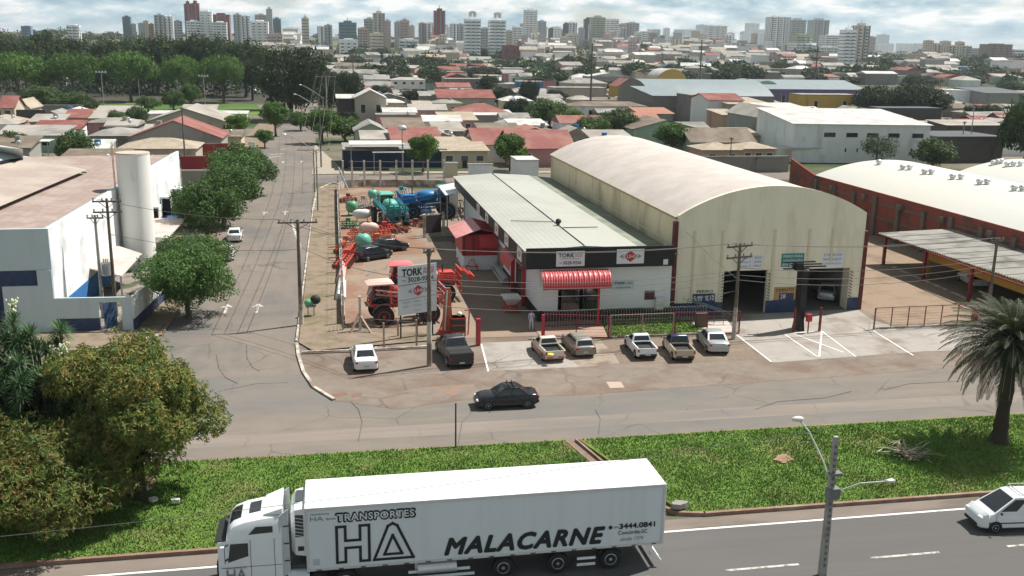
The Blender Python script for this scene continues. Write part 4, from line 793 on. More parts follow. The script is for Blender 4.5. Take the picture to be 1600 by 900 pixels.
# ---- the semi truck
tr = thing('semi_truck', (5, 40, 0), 'white refrigerated semi truck with black HA lettering on the highway', 'truck')
tw_ = paint('truck white', (.78, .80, .81), .3); tside = mat('trailer side panel', (.68, .73, .74), .45, .03, .8, 0, (.62, .67, .68), .6, .45, .7, 0, 'pos', .4, (2, 1, .15))
X0, X1, Y0, Y1, Z0, Z1 = -1.4, 14.42, 38.52, 41.32, 1.14, 4.03
mb = MB(); mb.box(X0, Y0, Z0, X1, Y1, Z1); mb.build('trailer_box', tside, tr)
mb = MB(); mb.box(X0-.01, Y0-.02, Z1-.002, X1+.01, Y1+.02, Z1+.035); mb.build('trailer_roof', tw_, tr)
mb = MB(); mb.box(X0, Y0-.025, Z1-.12, X1, Y0-.003, Z1-.004); mb.box(X0, Y0-.025, Z0, X1, Y0-.003, Z0+.09); mb.box(X0, Y0-.025, Z0+.09, X0+.10, Y0-.003, Z1-.12); mb.box(X1-.10, Y0-.025, Z0+.09, X1, Y0-.003, Z1-.12); mb.build('trailer_rail', alu, tr)
mb = MB()
for k in range(17): mb.box(X0+.4+k*.93, Y0-.032, Z0+.01, X0+.62+k*.93, Y0-.026, Z0+.06)
mb.build('marker_strip', mat('dark marker', (.10, .05, .05)), tr)
mb = MB(); mb.box(X1+.002, Y0+.02, Z0, X1+.06, Y1-.02, Z1-.02); mb.build('rear_door', tw_, tr)
rt, up = (1, 0, 0), (0, 0, 1); YY = Y0-.004
ltm = lettblk
text('MALACARNE', (4.50, YY, 1.42), rt, up, 7.15, .76, ltm, tr, .055, .28, space=1.12)
text('TRANSPORTES', (-.12, YY, 3.35), rt, up, 3.32, .38, ltm, tr, .11, space=1.12)
text('TRANSPORTES', (-.085, YY, 3.385), rt, up, 3.25, .31, tside, tr, .02, depth=.018, space=1.12)
def outline(pts, w, m, name='lettering'):
    mb = MB(); n = len(pts)
    for i in range(n):
        a, b = Vector((pts[i][0], YY-.01, pts[i][1])), Vector((pts[(i+1) % n][0], YY-.01, pts[(i+1) % n][1])); d = (b-a).normalized(); q_ = Vector((-d.z, 0, d.x))*w/2; e0, e1 = a-d*w/2, b+d*w/2; y_ = Vector((0, -.0008*i, 0)); mb.poly([e0-q_+y_, e1-q_+y_, e1+q_+y_, e0+q_+y_])
    mb.build(name, m, tr)
hx, hz, hh = -.12, 1.45, 1.66
outline([(hx, hz), (hx+.36, hz), (hx+.36, hz+.66), (hx+.98, hz+.66), (hx+.98, hz), (hx+1.36, hz), (hx+1.36, hz+hh), (hx+.98, hz+hh), (hx+.98, hz+1.0), (hx+.36, hz+1.0), (hx+.36, hz+hh), (hx, hz+hh)], .12, ltm)
outline([(hx+1.56, hz), (hx+2.16, hz+hh-.12), (hx+2.36, hz+hh), (hx+2.56, hz+hh-.12), (hx+3.24, hz), (hx+1.98, hz)][:5]+[(hx+1.98, hz)], .12, ltm)
outline([(hx+2.0, hz+.22), (hx+2.36, hz+1.1), (hx+2.75, hz+.22)], .12, ltm)
text('3444.0841', (12.35, YY, 2.03), rt, up, 1.65, .24, ltm, tr, .05); text('(49)', (12.08, YY, 2.05), rt, up, .22, .12, ltm, tr)
mb = MB(); mb.disc((11.93, YY, 2.13), (0, -1, 0), .09); mb.build('phone_mark', ltm, tr)
text('Concórdia-SC', (12.3, YY, 1.74), rt, up, 1.35, .18, ltm, tr, .004); text('desde 1974', (12.4, YY, 1.42), rt, up, 1.1, .18, mat('grey lettering', (.2, .22, .23)), tr, 0, .3)
text('TRANSPORTES', (-1.2, YY, 3.72), rt, up, .8, .07, ltm, tr); text('HA', (-1.2, YY, 3.45), rt, up, .55, .2, MATS['grey lettering'], tr); text('MALACARNE', (-.55, YY, 3.47), rt, up, .4, .09, ltm, tr)
mb = MB(); mb.box(-1.15, YY-.012, 1.4, -.85, YY, 1.7); mb.build('sticker', MATS['number plate'], tr)
# refrigeration unit
mb = MB(); mb.loft([[(-1.42, 38.85, 1.7), (-1.42, 41.0, 1.7), (-1.42, 41.0, 3.9), (-1.42, 38.85, 3.9)], [(-1.85, 38.9, 1.75), (-1.85, 40.95, 1.75), (-1.85, 40.95, 3.82), (-1.85, 38.9, 3.82)], [(-2.02, 39.1, 1.9), (-2.02, 40.75, 1.9), (-2.02, 40.75, 3.6), (-2.02, 39.1, 3.6)]]); mb.build('cooling_unit', tw_, tr)
mb = MB(); mb.box(-1.84, 38.845, 2.6, -1.5, 38.88, 3.6); mb.build('cooling_grille', mat('mesh grille', (.06, .065, .07), .6, .3, 12), tr)
mb = MB()
for k in range(6): mb.bar((-1.84, 38.84, 2.7+k*.16), (-1.5, 38.84, 2.62+k*.16), .03)
mb.build('grille_bar', alu, tr)
mb = MB(); mb.box(-1.82, 39.6, 3.86, -1.5, 40.7, 3.90); mb.build('cooling_fan_grille', MATS['mesh grille'], tr); mb = MB(); mb.box(-1.75, 38.845, 1.95, -1.5, 38.9, 2.15); mb.build('cooling_panel', MATS['black plastic'], tr)
# cab
cabm = tw_
def cabring(x, zt, inset=0, zb=.55, y0=38.62, y1=41.12):
    return [(x, y0+inset, zb), (x, y0, zb+.25), (x, y0, 2.6), (x, y0+.05, zt-.42), (x, y0+.18, zt-.12), (x, y0+.45, zt), (x, y1-.45, zt), (x, y1-.18, zt-.12), (x, y1-.05, zt-.42), (x, y1, 2.6), (x, y1, zb+.25), (x, y1-inset, zb)]
mb = MB(); rr_ = []
for x, zt, i_ in ((-2.40, 3.72, 0), (-2.75, 3.74, 0), (-3.3, 3.68, 0), (-3.9, 3.58, 0), (-4.35, 3.42, .02), (-4.62, 3.15, .05)): rr_.append(cabring(x, zt, i_))
rr_.append([(x-(.34 if z < 2.7 else .10 if z < 2.85 else 0)+.0, y+(.06 if y < 39.9 else -.06), z if z < 2.8 else z-.28) for x, y, z in cabring(-4.68, 3.10, .08)])
mb.loft([r[::-1] for r in rr_]); mb.build('cab', cabm, tr, smooth=True)
mb = MB(); mb.poly([(-5.045, 38.85, 1.75), (-4.83, 38.82, 2.72), (-4.83, 40.92, 2.72), (-5.045, 40.89, 1.75)][::-1]); mb.build('windshield', cglass, tr)
mb = MB(); mb.box(-5.1, 38.72, .5, -4.98, 41.02, 1.7); mb.build('front_grille', plas, tr)
mb = MB(); mb.loft([[(-4.72, 38.7, 2.72), (-4.72, 41.04, 2.72), (-4.72, 41.04, 2.78), (-4.72, 38.7, 2.78)], [(-5.15, 38.85, 2.62), (-5.15, 40.9, 2.62), (-5.15, 40.9, 2.66), (-5.15, 38.85, 2.66)]]); mb.build('sun_visor', plas, tr)
mb = MB(); mb.poly([(-4.62, 38.612, 1.78), (-3.78, 38.612, 2.02), (-3.78, 38.612, 2.62), (-4.5, 38.612, 2.62)]); mb.build('side_window', cglass, tr)
mb = MB(); mb.box(-4.88, 38.3, 1.85, -4.72, 38.42, 2.65); mb.build('mirror', tw_, tr); mb = MB(); mb.box(-4.715, 38.3, 1.87, -4.70, 38.42, 2.63); mb.bar((-4.75, 38.42, 2.6), (-4.6, 38.62, 2.6), .05); mb.bar((-4.75, 38.42, 1.95), (-4.6, 38.62, 1.95), .05); mb.build('mirror_bracket', plas, tr)
def onroof(x): return np.interp(x, [-4.62, -4.35, -3.9, -3.3, -2.75], [3.15, 3.42, 3.58, 3.68, 3.74])
for (a, b, ya, yb) in ((-4.52, -4.05, 39.2, 40.35), (-3.72, -3.25, 39.35, 40.3)):
    mb = MB(); mb.loft([[(x_, ya, onroof(x_)-.05), (x_, yb, onroof(x_)-.05), (x_, yb, onroof(x_)+.05), (x_, ya, onroof(x_)+.05)] for x_ in sorted({a, b}|{v for v in (-4.35, -3.9, -3.3) if a < v < b})]); mb.build('roof_hatch', cglass, tr)
mb = MB(); mb.poly([(-3.75, 38.64, 2.98), (-2.75, 38.64, 3.02), (-2.75, 38.665, 3.30), (-3.45, 38.665, 3.30)]); mb.build('side_vent_window', cglass, tr)
for xx_ in (-3.7, -2.72): mb = MB(); mb.box(xx_, 38.612, .8, xx_+.02, 38.618, 2.75); mb.build('door_seam', plas, tr)
mb = MB(); mb.box(-4.9, 38.612, 1.52, -2.42, 38.618, 1.54); mb.build('panel_seam', plas, tr)
text('HA', (-4.7, 38.60, .95), rt, up, .8, .5, MATS['grey lettering'], tr, .01); text('TRANSPORTES', (-4.72, 38.60, 1.47), rt, up, .85, .1, MATS['grey lettering'], tr)
for y0_, y1_, s_ in ((38.64, 38.72, 1), (41.02, 41.1, -1)):
    mb = MB(); mb.loft([[(-2.5, y0_, .9), (-2.5, y1_, .9), (-2.5, y1_, 3.7), (-2.5, y0_, 3.7)], [(-2.08, y0_+s_*.12, .95), (-2.08, y1_+s_*.12, .95), (-2.12, y1_+s_*.12, 3.95), (-2.12, y0_+s_*.12, 3.95)]]); mb.build('side_fairing', mat('fairing', (.50, .54, .54), .4), tr)
mb = MB(); mb.loft([[(-3.1, 38.95, 3.70), (-3.1, 40.8, 3.70), (-3.1, 40.8, 3.72), (-3.1, 38.95, 3.72)], [(-2.35, 38.85, 3.72), (-2.35, 40.9, 3.72), (-2.35, 40.9, 3.98), (-2.35, 38.85, 3.98)]]); mb.build('roof_deflector', cabm, tr)
for z in (1.6, 2.4, 3.2): mb = MB(); mb.box(-2.45, 38.69, z, -2.1, 38.70, z+.05); mb.build('fairing_seam', plas, tr)
mb = MB(); mb.box(-4.8, 38.95, .45, 0.6, 39.15, .75); mb.box(-4.8, 40.7, .45, .6, 40.9, .75); mb.box(2.8, 39.2, .95, 14.3, 39.35, 1.13); mb.box(2.8, 40.5, .95, 14.3, 40.65, 1.13); mb.build('chassis', plas, tr)
mb = MB(); mb.box(-2.3, 39.1, .75, -1.3, 40.7, 1.15); [mb.tube((-2.2+.15*k, 39.0+.2*k, 1.2), (-1.8+.1*k, 39.8, 1.7), .04) for k in range(5)]; mb.build('coupling_hoses', mat('greasy steel', (.14, .14, .14), .6, .3, 8), tr)
mb = MB(); mb.tube((-2.2, 38.9, .75), (-1.3, 38.9, .75), .33, n=18); mb.build('air_tank', alu, tr, smooth=True)
mb = MB(); mb.box(3.2, 38.65, .62, 4.1, 39.2, 1.05); mb.tube((3.3, 38.66, .8), (5.0, 38.66, .8), .25, n=16); mb.build('fuel_tank', alu, tr, smooth=True)
for g_ in ((2.9, .62, 5.6), (2.9, .34, 5.8), (10.45, .62, 11.3), (10.45, .32, 11.3)): mb = MB(); mb.box(g_[0], 38.56, g_[1], g_[2], 38.60, g_[1]+.12); mb.build('side_guard', tw_, tr)
def twheel(x, r=.5):
    for y, s_ in ((38.75, -1), (41.05, 1)): wheel(tr, x, y-40 if False else y, r, .32, s_, frac=.56)
TL = Vector(tr.location)
def wloc(x, r=.5):
    for y, s_ in ((38.76, -1), (41.04, 1)):
        wheel(tr, x-TL.x, y-TL.y, r, .32, s_, frac=.56)
for x in (-3.95, -.9, .2, 7.1, 9.58, 12.03): wloc(x)
for x in (7.1, 9.58, 12.03): mb = MB(); mb.loft([[(x-.62, yy, .62), (x-.40, yy, 1.06), (x+.40, yy, 1.06), (x+.62, yy, .62), (x+.60, yy, .60), (x+.38, yy, 1.02), (x-.38, yy, 1.02), (x-.60, yy, .60)] for yy in (38.62, 39.1)]); mb.build('mudguard', plas, tr)
mb = MB(); mb.box(14.2, 38.6, .35, 14.3, 41.2, .5); mb.box(13.9, 38.7, .5, 14.0, 38.8, 1.1); mb.bar((13.75, 38.7, 1.05), (14.32, 38.5, .3), .06, .16); mb.build('rear_underrun', tw_, tr)

# ================================================================ YARD MACHINES
def lattice(mb, p, q, w=.3, h=.35, n=8, r=.03):
    p, q = Vector(p), Vector(q); d = (q-p); s_ = d.cross(Vector((0, 0, 1))).normalized()*w/2; u_ = Vector((0, 0, h/2))
    for a in (s_+u_, s_-u_, -s_+u_, -s_-u_): mb.bar(p+a, q+a, r)
    for k in range(n):
        a, b = p+d*k/n, p+d*(k+1)/n; mb.bar(a+s_+u_, b+s_-u_, r*.8); mb.bar(a-s_-u_, b-s_+u_, r*.8); mb.bar(a+s_+u_, a-s_+u_, r*.8); mb.bar(a-s_-u_, a+s_-u_, r*.8)
def sprayer(label, col_body, col_roof, col_tank, col_boom, rimc, rz, loc, sc=1, raised=False, hi=False, group='self propelled crop sprayers in the yard'):
    t = thing('crop_sprayer', loc, label, 'crop sprayer', group, rz); t.scale = (sc,)*3
    mb = MB(); mb.box(-2.6, -.55, 1.25, 2.4, -.40, 1.5); mb.box(-2.6, .40, 1.25, 2.4, .55, 1.5); [mb.box(x, -.55, 1.3, x+.2, .55, 1.45) for x in (-2.6, -.9, .8, 2.2)]; mb.build('chassis', col_body, t, True)
    mb = MB(); mb.loft([[(1.15, -.62, 1.55), (2.55, -.62, 1.55), (2.55, .62, 1.55), (1.15, .62, 1.55)], [(1.1, -.68, 2.1), (2.72, -.66, 2.1), (2.72, .66, 2.1), (1.1, .68, 2.1)], [(1.15, -.62, 3.0), (2.45, -.62, 3.0), (2.45, .62, 3.0), (1.15, .62, 3.0)]]); cb_ = mb.build('cab', cglass, t, True)
    mb = MB()
    for x, y, x2 in ((1.12, -.66, 1.15), (1.12, .66, 1.15), (2.68, -.66, 2.45), (2.68, .66, 2.45)): mb.bar((x, y, 1.5), (x2, y*.95, 3.0), .09)
    mb.box(1.05, -.72, 1.42, 2.7, .72, 1.60); mb.build('cab_frame', col_body, t, True)
    mb = MB(); mb.loft([[(.9, -.7, 3.0), (2.75, -.72, 3.0), (2.75, .72, 3.0), (.9, .7, 3.0)], [(.85, -.78, 3.12), (2.85, -.78, 3.10), (2.85, .78, 3.10), (.85, .78, 3.12)], [(1.1, -.6, 3.28), (2.5, -.6, 3.25), (2.5, .6, 3.25), (1.1, .6, 3.28)]]); mb.build('cab_roof', col_roof, t, True, True)
    mb = MB(); mb.ell((-.15, 0, 2.15), (1.1, .78, .62), 18, 10, .6); mb.build('tank', col_tank, t, True, True)
    mb = MB(); mb.box(-2.5, -.5, 1.5, -1.35, .5, 2.35); mb.box(-2.65, -.42, 1.6, -2.5, .42, 2.2); mb.build('engine_hood', col_body, t, True)
    mb = MB(); mb.tube((-1.6, .35, 2.3), (-1.6, .35, 3.05), .06); mb.build('exhaust', plas, t, True)
    for x in (-1.75, 1.75):
        for s_ in (-1, 1):
            wheel(t, x, s_*1.25, .78, .34, s_, rimc, .58); mb = MB(); mb.bar((x, s_*.5, 1.3), (x, s_*1.0, 1.35), .2); mb.bar((x, s_*1.0, 1.4), (x, s_*1.0, .75), .16); mb.build('axle_leg', plas, t, True)
            mb = MB(); pts = [(x+.9*math.cos(a), .80+.92*math.sin(a)) for a in np.linspace(.35, math.pi-.35, 9)]
            mb.loft([[(a, s_*1.25-.2, b) for a, b in pts]+[(a, s_*1.25-.2, b-.03) for a, b in pts[::-1]], [(a, s_*1.25+.2, b) for a, b in pts]+[(a, s_*1.25+.2, b-.03) for a, b in pts[::-1]]]); mb.build('mudguard', plas, t, True)
    mb = MB()
    for s_ in (-1, 1): lattice(mb, (-2.9, s_*.95, 1.75), (2.3, s_*1.02, 2.35 if not hi else 2.6), .22, .34, 11, .05); lattice(mb, (-2.9, s_*1.18, 2.05), (1.5, s_*1.22, 2.5), .14, .2, 9, .04)
    mb.build('folded_boom', col_boom, t, True)
    mb = MB(); [mb.bar((-3.0, y, .8), (-3.0, y, 2.6), .09) for y in (-.9, -.3, .3, .9)]; [mb.bar((-3.0, -1.3, z), (-3.0, 1.3, z), .09) for z in (.9, 1.5, 2.1, 2.6)]; mb.bar((-2.5, 0, 1.4), (-3, 0, 1.6), .18); mb.build('rear_boom_rack', col_boom, t, True)
    if raised:
        mb = MB(); 
        for k in range(7): mb.bar((-4.1, -.9+k*.28, 2.0), (-3.1, -.9+k*.28, 2.5), .10); mb.bar((-4.1, -.9+k*.28, 2.0), (-4.0, -.9+k*.28, 1.4), .08)
        mb.bar((-3.6, -1, 2.2), (-3.6, 1, 2.2), .15); mb.bar((-4.1, -1, 2.0), (-4.1, 1, 2.0), .12); mb.build('spreader_rack', col_boom, t, True)
    mb = MB(); mb.bar((1.5, -.95, .5), (1.5, -.72, 1.55), .05); mb.bar((1.95, -.95, .5), (1.95, -.72, 1.55), .05); [mb.bar((1.5, -.95+.08*k, .55+.3*k), (1.95, -.95+.08*k, .55+.3*k), .05) for k in range(4)]; mb.bar((1.0, -.8, 1.6), (1.0, -.8, 2.4), .04); mb.bar((.0, -.85, 2.4), (1.0, -.8, 2.4), .04); mb.build('ladder', steel, t, True)
    return t
mred = mat('machine red', (.56, .06, .045), .4, .12, 2, 0, (.34, .08, .05), 1.2, .55, .7); mpink = mat('sun faded red', (.62, .16, .17), .5, .1, 2); mpale = mat('pinkish white', (.72, .45, .40), .5, .1, 2)
teal = mat('machine teal', (.045, .27, .21), .4, .1, 2); tealp = mat('pale teal', (.14, .42, .33), .45, .1, 2); mblue = mat('machine blue', (.02, .17, .40), .45, .15, 2); mtb = mat('teal blue boom', (.03, .22, .27), .5, .15, 2); orange = mat('orange red', (.50, .12, .06), .6, .25, 2); mwhite = mat('tank white', (.72, .70, .68), .45, .06, 2)
sprayer('red sprayer with pinkish white cab roof directly behind the KUHN sign'.replace('KUHN ', 'tall white '), mred, mpale, mred, mat('red white boom', (.48, .18, .16), .5, .3, 4), rimred, math.pi+.12, (5.95, 80.9, .05), 1.12, hi=True)
sprayer('red sprayer with pink cab roof and white tank behind the nearer red one', mred, mpink, mwhite, mred, rimm, math.pi+.06, (8.2, 87.8, .05), 1.12, raised=True)
sprayer('teal sprayer with pale teal roof and tank, seen from its rear', teal, tealp, tealp, mtb, teal, 1.75, (7.6, 126.5, .05), 1.25)
sprayer('teal roofed sprayer with long bright blue boom at the yard\'s far end', mblue, teal, mblue, mblue, mblue, .05, (13.2, 132.0, .05), 1.35, hi=True)
# boom rack in front of blue sprayer
t = thing('boom_frame', (9, 134, 0), 'long bright blue steel boom frame lying across the far yard', 'farm implement'); mb = MB(); lattice(mb, (7.0, 133.2, 1.3), (15.6, 133.0, 1.7), .6, .9, 12, .12); lattice(mb, (7.2, 131, .6), (14, 130.8, .7), .5, .6, 9, .1); mb.build('frame', mblue, t); mb = MB(); [mb.bar((7.5+2*k, 133, 0), (7.5+2*k, 133, 1.2), .12) for k in range(5)]; mb.build('stand', mblue, t)
# tanks
def tank(px, py, r, m, label, name='tank', legs=True, el=(1, 1, 1), lie=False, z=.3, band=None):
    c = P(px, py); t = thing(name, (c.x, c.y, 0), label, 'tank'); mb = MB(); mb.ell((c.x, c.y, z+r*el[2]), (r*el[0], r*el[1], r*el[2]), 22, 14, .75); mb.build('shell', m, t, smooth=True)
    mb = MB(); mb.tube((c.x, c.y, z+2*r*el[2]-.05), (c.x, c.y, z+2*r*el[2]+.08), .18); mb.build('lid', plas, t, smooth=True)
    mb = MB(); [mb.bar((c.x+a*r*.6*el[0], c.y+b*r*.6*el[1], 0), (c.x+a*r*.5*el[0], c.y+b*r*.5*el[1], z+.3*r), .08) for a in (-1, 1) for b in (-1, 1)]; mb.bar((c.x-r*.6*el[0], c.y-r*.6*el[1], z*.6), (c.x+r*.6*el[0], c.y-r*.6*el[1], z*.6), .08); mb.build('cradle', band or mred, t); return t
tank(568, 394, .92, tealp, 'pale teal egg shaped tank beside the dark hatchbacks', el=(1, 1, 1.0), z=.35)
tank(550, 337, .85, mat('green tank', (.09, .30, .17), .4), 'green round tank near the yard fence corner', z=.4, band=teal)
tank(566, 352, .62, mwhite, 'white horizontal tank beside the green frames', el=(2.0, 1, 1), z=.9, band=steel)
tank(577, 377, .6, mat('peach tank', (.70, .50, .42), .5), 'peach coloured horizontal tank above the orange red implements', el=(1.9, 1, 1), z=1.1, band=orange)
tank(583, 322, .75, tealp, 'teal hopper tank left of the rear facing teal sprayer', z=1.1, band=teal, el=(1, 1, .9))
tank(592, 330, .9, teal, 'dark teal fertiliser hopper beside the teal sprayer', z=.5, band=mtb, el=(1, .9, .8))
def implement(pts, m, label, cat='farm implement', n=8, seed=1, hgt=.9, wheels=True):
    a, b = P(*pts[0]), P(*pts[1]); rn = random.Random(seed); c = (a+b)/2; t = thing('field_implement', (c.x, c.y, 0), label, cat, 'farm implements stored in the yard')
    d = (b-a); d.z = 0; s_ = Vector((-d.y, d.x, 0)).normalized(); mb = MB(); L_ = d.length
    for z, o_ in ((.5, -.5), (.55, .5), (hgt, 0)): mb.bar(a+s_*o_+Vector((0, 0, z)), b+s_*o_+Vector((0, 0, z)), .13)
    for k in range(n+1):
        p = a+d*k/n; mb.bar(p-s_*.7+Vector((0, 0, .5)), p+s_*.7+Vector((0, 0, .55)), .09); mb.bar(p+s_*.2+Vector((0, 0, hgt)), p+s_*.6+Vector((0, 0, .08)), .07); mb.bar(p-s_*.2+Vector((0, 0, hgt)), p-s_*(.6+.3*rn.random())+Vector((0, 0, .06)), .07)
    mb.build('frame', m, t); mb = MB()
    for k in range(n): p = a+d*(k+.5)/n; mb.disc(p+s_*.75+Vector((0, 0, .3)), d, .28, 12, .03); mb.disc(p-s_*.75+Vector((0, 0, .3)), d, .28, 12, .03)
    mb.build('discs', mat('worn discs', (.25, .12, .09), .5, .3, 3, .4), t); mb = MB(); p = a+d*.5; mb.bar(p+s_*.7+Vector((0, 0, .5)), p+s_*2.0+Vector((0, 0, .35)), .12); mb.box(p.x-.3, p.y-.3, hgt, p.x+.3, p.y+.3, hgt+.45); mb.build('drawbar', m, t); return t
implement([(560, 385), (618, 380)], orange, 'orange red disc implement in front of the peach tank', seed=2, n=7)
implement([(532, 422), (552, 396)], mred, 'bright red cultivator by the left fence, nearest the corner', seed=3)
implement([(545, 375), (610, 372)], orange, 'rusty orange toolbar behind the pale teal egg tank', seed=4, n=9)
implement([(548, 366), (640, 362)], mat('rust red', (.30, .08, .05), .7, .3, 3), 'low rust red harrow on bare soil beyond the tanks', seed=5, hgt=.5)
implement([(531, 357), (557, 356)], mat('green frame', (.05, .22, .10), .6, .3, 2), 'dark green tangled frame at the left fence', seed=6, n=5)
implement([(632, 350), (668, 356)], mat('brown red', (.22, .07, .05), .8, .3, 2), 'low brownish red chassis below the teal sprayer', seed=7, n=4, hgt=.5)
implement([(737, 424), (745, 396)], mred, 'tall bright red toolbar rack beside the kiosk', seed=8, n=6, hgt=1.2)
implement([(640, 322), (690, 321)], mat('pinkish frame', (.45, .17, .18), .7, .2, 2), 'faded pink red frame behind the teal sprayer', seed=9, n=6)
implement([(700, 332), (722, 330)], plas, 'black tracked frame parked under the white canopy', seed=10, n=4, hgt=1.6)
implement([(536, 318), (552, 314)], mat('brown red', ()), 'brownish red plough at the far fence corner', seed=11, n=3)
implement([(600, 352), (628, 366)], mat('brown red', ()), 'rusty brown seed drill frame at the teal sprayer wheels', seed=12, n=6, hgt=.8)
implement([(618, 318), (636, 312)], mtb, 'dark blue green rack behind the teal sprayer cab', seed=13, n=5, hgt=1.8)
implement([(646, 330), (668, 334)], mblue, 'blue toolbar right of the teal sprayer', seed=14, n=6, hgt=1.2)
implement([(700, 318), (715, 345)], plas, 'black tyre rack between kiosk and far canopy', seed=15, n=5, hgt=1.3)
implement([(533, 398), (548, 386)], orange, 'orange red hooked frame squeezed at the left fence', seed=16, n=5, hgt=1.3)
implement([(590, 366), (612, 362)], mred, 'bright red ridger between peach tank and dark hatchbacks', seed=17, n=5, hgt=1.0)
implement([(560, 330), (575, 326)], steel, 'grey steel hopper frame between green and white tanks', seed=18, n=4, hgt=1.6)
implement([(718, 382), (732, 372)], plas, 'black harrow at the foot of the kiosk wall', seed=19, n=5, hgt=1.0)
# stacked pipes
def stack(name, p, q, n, m, label, r=.12, rows=3):
    a, b = P(*p), P(*q); t = thing(name, (a.x, a.y, 0), label, 'pipe stack'); s_ = Vector((-(b-a).y, (b-a).x, 0)).normalized()
    for j in range(rows):
        for k in range(n-j): mb = MB(); o_ = s_*((k+j*.5)*2.1*r)+Vector((0, 0, .1+r+j*1.8*r)); mb.tube(a+o_, b+o_+Vector((.1*((k*7) % 3-1), 0, 0)), r); mb.build('pipe', m, t, smooth=True)
stack('pipe_stack', (797, 445), (768, 405), 4, mat('grey tube', (.42, .42, .43), .5, .1, 2), 'stack of long grey tubes lying under the red side awning')
stack('board_stack', (538, 470), (540, 443), 3, mat('white boom', (.70, .68, .66), .6, .1), 'white painted boom sections leaning by the left fence', .16, 2)
stack('folded_tube_stack', (536, 444), (541, 420), 3, mat('faded pink', (.60, .36, .34), .7, .25, 4), 'faded pink and white tube sections along the left fence', .14, 3)
# white hopper spreader beside shop
c = P(798, 487); t = thing('fertiliser_spreader', (c.x, c.y, 0), 'white hopper spreader on a small red frame at the shop corner', 'farm implement')
mb = MB(); mb.loft([[(c.x-.35, c.y-.3, .7), (c.x+.35, c.y-.3, .7), (c.x+.35, c.y+.3, .7), (c.x-.35, c.y+.3, .7)], [(c.x-.75, c.y-.85, 1.3), (c.x+.75, c.y-.85, 1.3), (c.x+.75, c.y+.85, 1.3), (c.x-.75, c.y+.85, 1.3)], [(c.x-.78, c.y-.9, 1.45), (c.x+.78, c.y-.9, 1.45), (c.x+.78, c.y+.9, 1.45), (c.x-.78, c.y+.9, 1.45)]]); mb.build('hopper', mwhite, t)
mb = MB(); [mb.bar((c.x+a*.6, c.y+b*.5, 0), (c.x+a*.45, c.y+b*.4, 1.0), .09) for a in (-1, 1) for b in (-1, 1)]; [mb.bar((c.x-.6, c.y+b*.5, .4), (c.x+.6, c.y+b*.5, .4), .1) for b in (-1, 1)]; mb.tube((c.x, c.y-.8, .3), (c.x, c.y+.6, .3), .12); mb.build('frame', mred, t)
# auger + sprayer unit
c = P(698, 522); t = thing('loading_auger', (c.x, c.y, 0), 'upright orange red auger arm standing behind the charcoal pickup', 'farm implement')
mb = MB(); mb.loft([[(c.x-.42, c.y-.3, .3), (c.x+.5, c.y-.3, .3), (c.x+.5, c.y+.2, .3), (c.x-.42, c.y+.2, .3)], [(c.x-.12, c.y-.1, 3.9), (c.x+.28, c.y-.1, 3.9), (c.x+.28, c.y+.1, 3.9), (c.x-.12, c.y+.1, 3.9)]]); mb.build('arm', orange, t); mb = MB(); mb.box(c.x-.7, c.y-.5, 0, c.x+.7, c.y+.5, .3); mb.bar((c.x-.6, c.y, .3), (c.x, c.y, 2.2), .1); mb.build('foot', mred, t)
mb = MB(); mb.tube((c.x-.18, c.y-.34, .4), (c.x+.02, c.y-.14, 3.7), .06); mb.build('hydraulic_ram', alu, t)
c = P(716, 524); t = thing('mounted_sprayer', (c.x, c.y, 0), 'black and red barrel sprayer unit right of the upright auger', 'farm implement')
mb = MB(); mb.box(c.x-.6, c.y-.5, .4, c.x+.55, c.y+.5, 1.6); mb.build('tank', mat('dark tank', (.05, .04, .04), .5), t); mb = MB(); [mb.box(c.x-.63, c.y-.53, z, c.x+.58, c.y+.53, z+.1) for z in (.35, .95, 1.5)]; mb.bar((c.x+.8, c.y, 0), (c.x+.9, c.y, 2.1), .1); mb.bar((c.x+.9, c.y, 2.1), (c.x+.5, c.y, 2.1), .09); [mb.bar((c.x+a*.5, c.y+b*.4, 0), (c.x+a*.5, c.y+b*.4, .4), .1) for a in (-1, 1) for b in (-1, 1)]; mb.build('frame', mred, t)
mb = MB(); mb.ell((c.x+.1, c.y, 1.8), (.22, .22, .2)); mb.build('cap', mat('cream cap', (.7, .62, .45)), t, smooth=True)
c = P(692, 374); mb = MB(); mb.box(c.x-1.9, c.y-1.6, .05, c.x+1.4, c.y+1.6, .07); o = mb.build('inspection_pit', mat('dark pit', (.09, .08, .065), .9)); o['kind'] = 'structure'
# yard gate + posts
yg = thing('dark_mesh_gate', (13, 118, 0), 'dark mesh gate panel between two white posts in the yard', 'gate')
a, b = P(663, 372), P(693, 368); 
for q in (a, b): mb = MB(); mb.box(q.x-.16, q.y-.16, 0, q.x+.16, q.y+.16, 2.9); mb.build('post', kerb_m, yg)
mb = MB(); mb.seg((a.x+.3, a.y+1.2), (b.x-.2, b.y+1.0), .3, 2.5, .05); mb.build('panel', mat('dark mesh', (.05, .035, .035), .9), yg); mb = MB(); mb.bar((a.x+.3, a.y+1.2, 2.6), (b.x-.2, b.y+1, 2.6), .07); [mb.bar((q.x+e_, q.y+1.1, .1), (q.x+e_, q.y+1.1, 4.0 if e_ > .2 else 3.6), .07) for q, e_ in ((a, .3), (b, -.2))]; mb.bar((a.x+.3, a.y+1.1, 4.0), (b.x-.2, b.y+1.1, 4.0), .07); mb.build('frame', steel, yg)
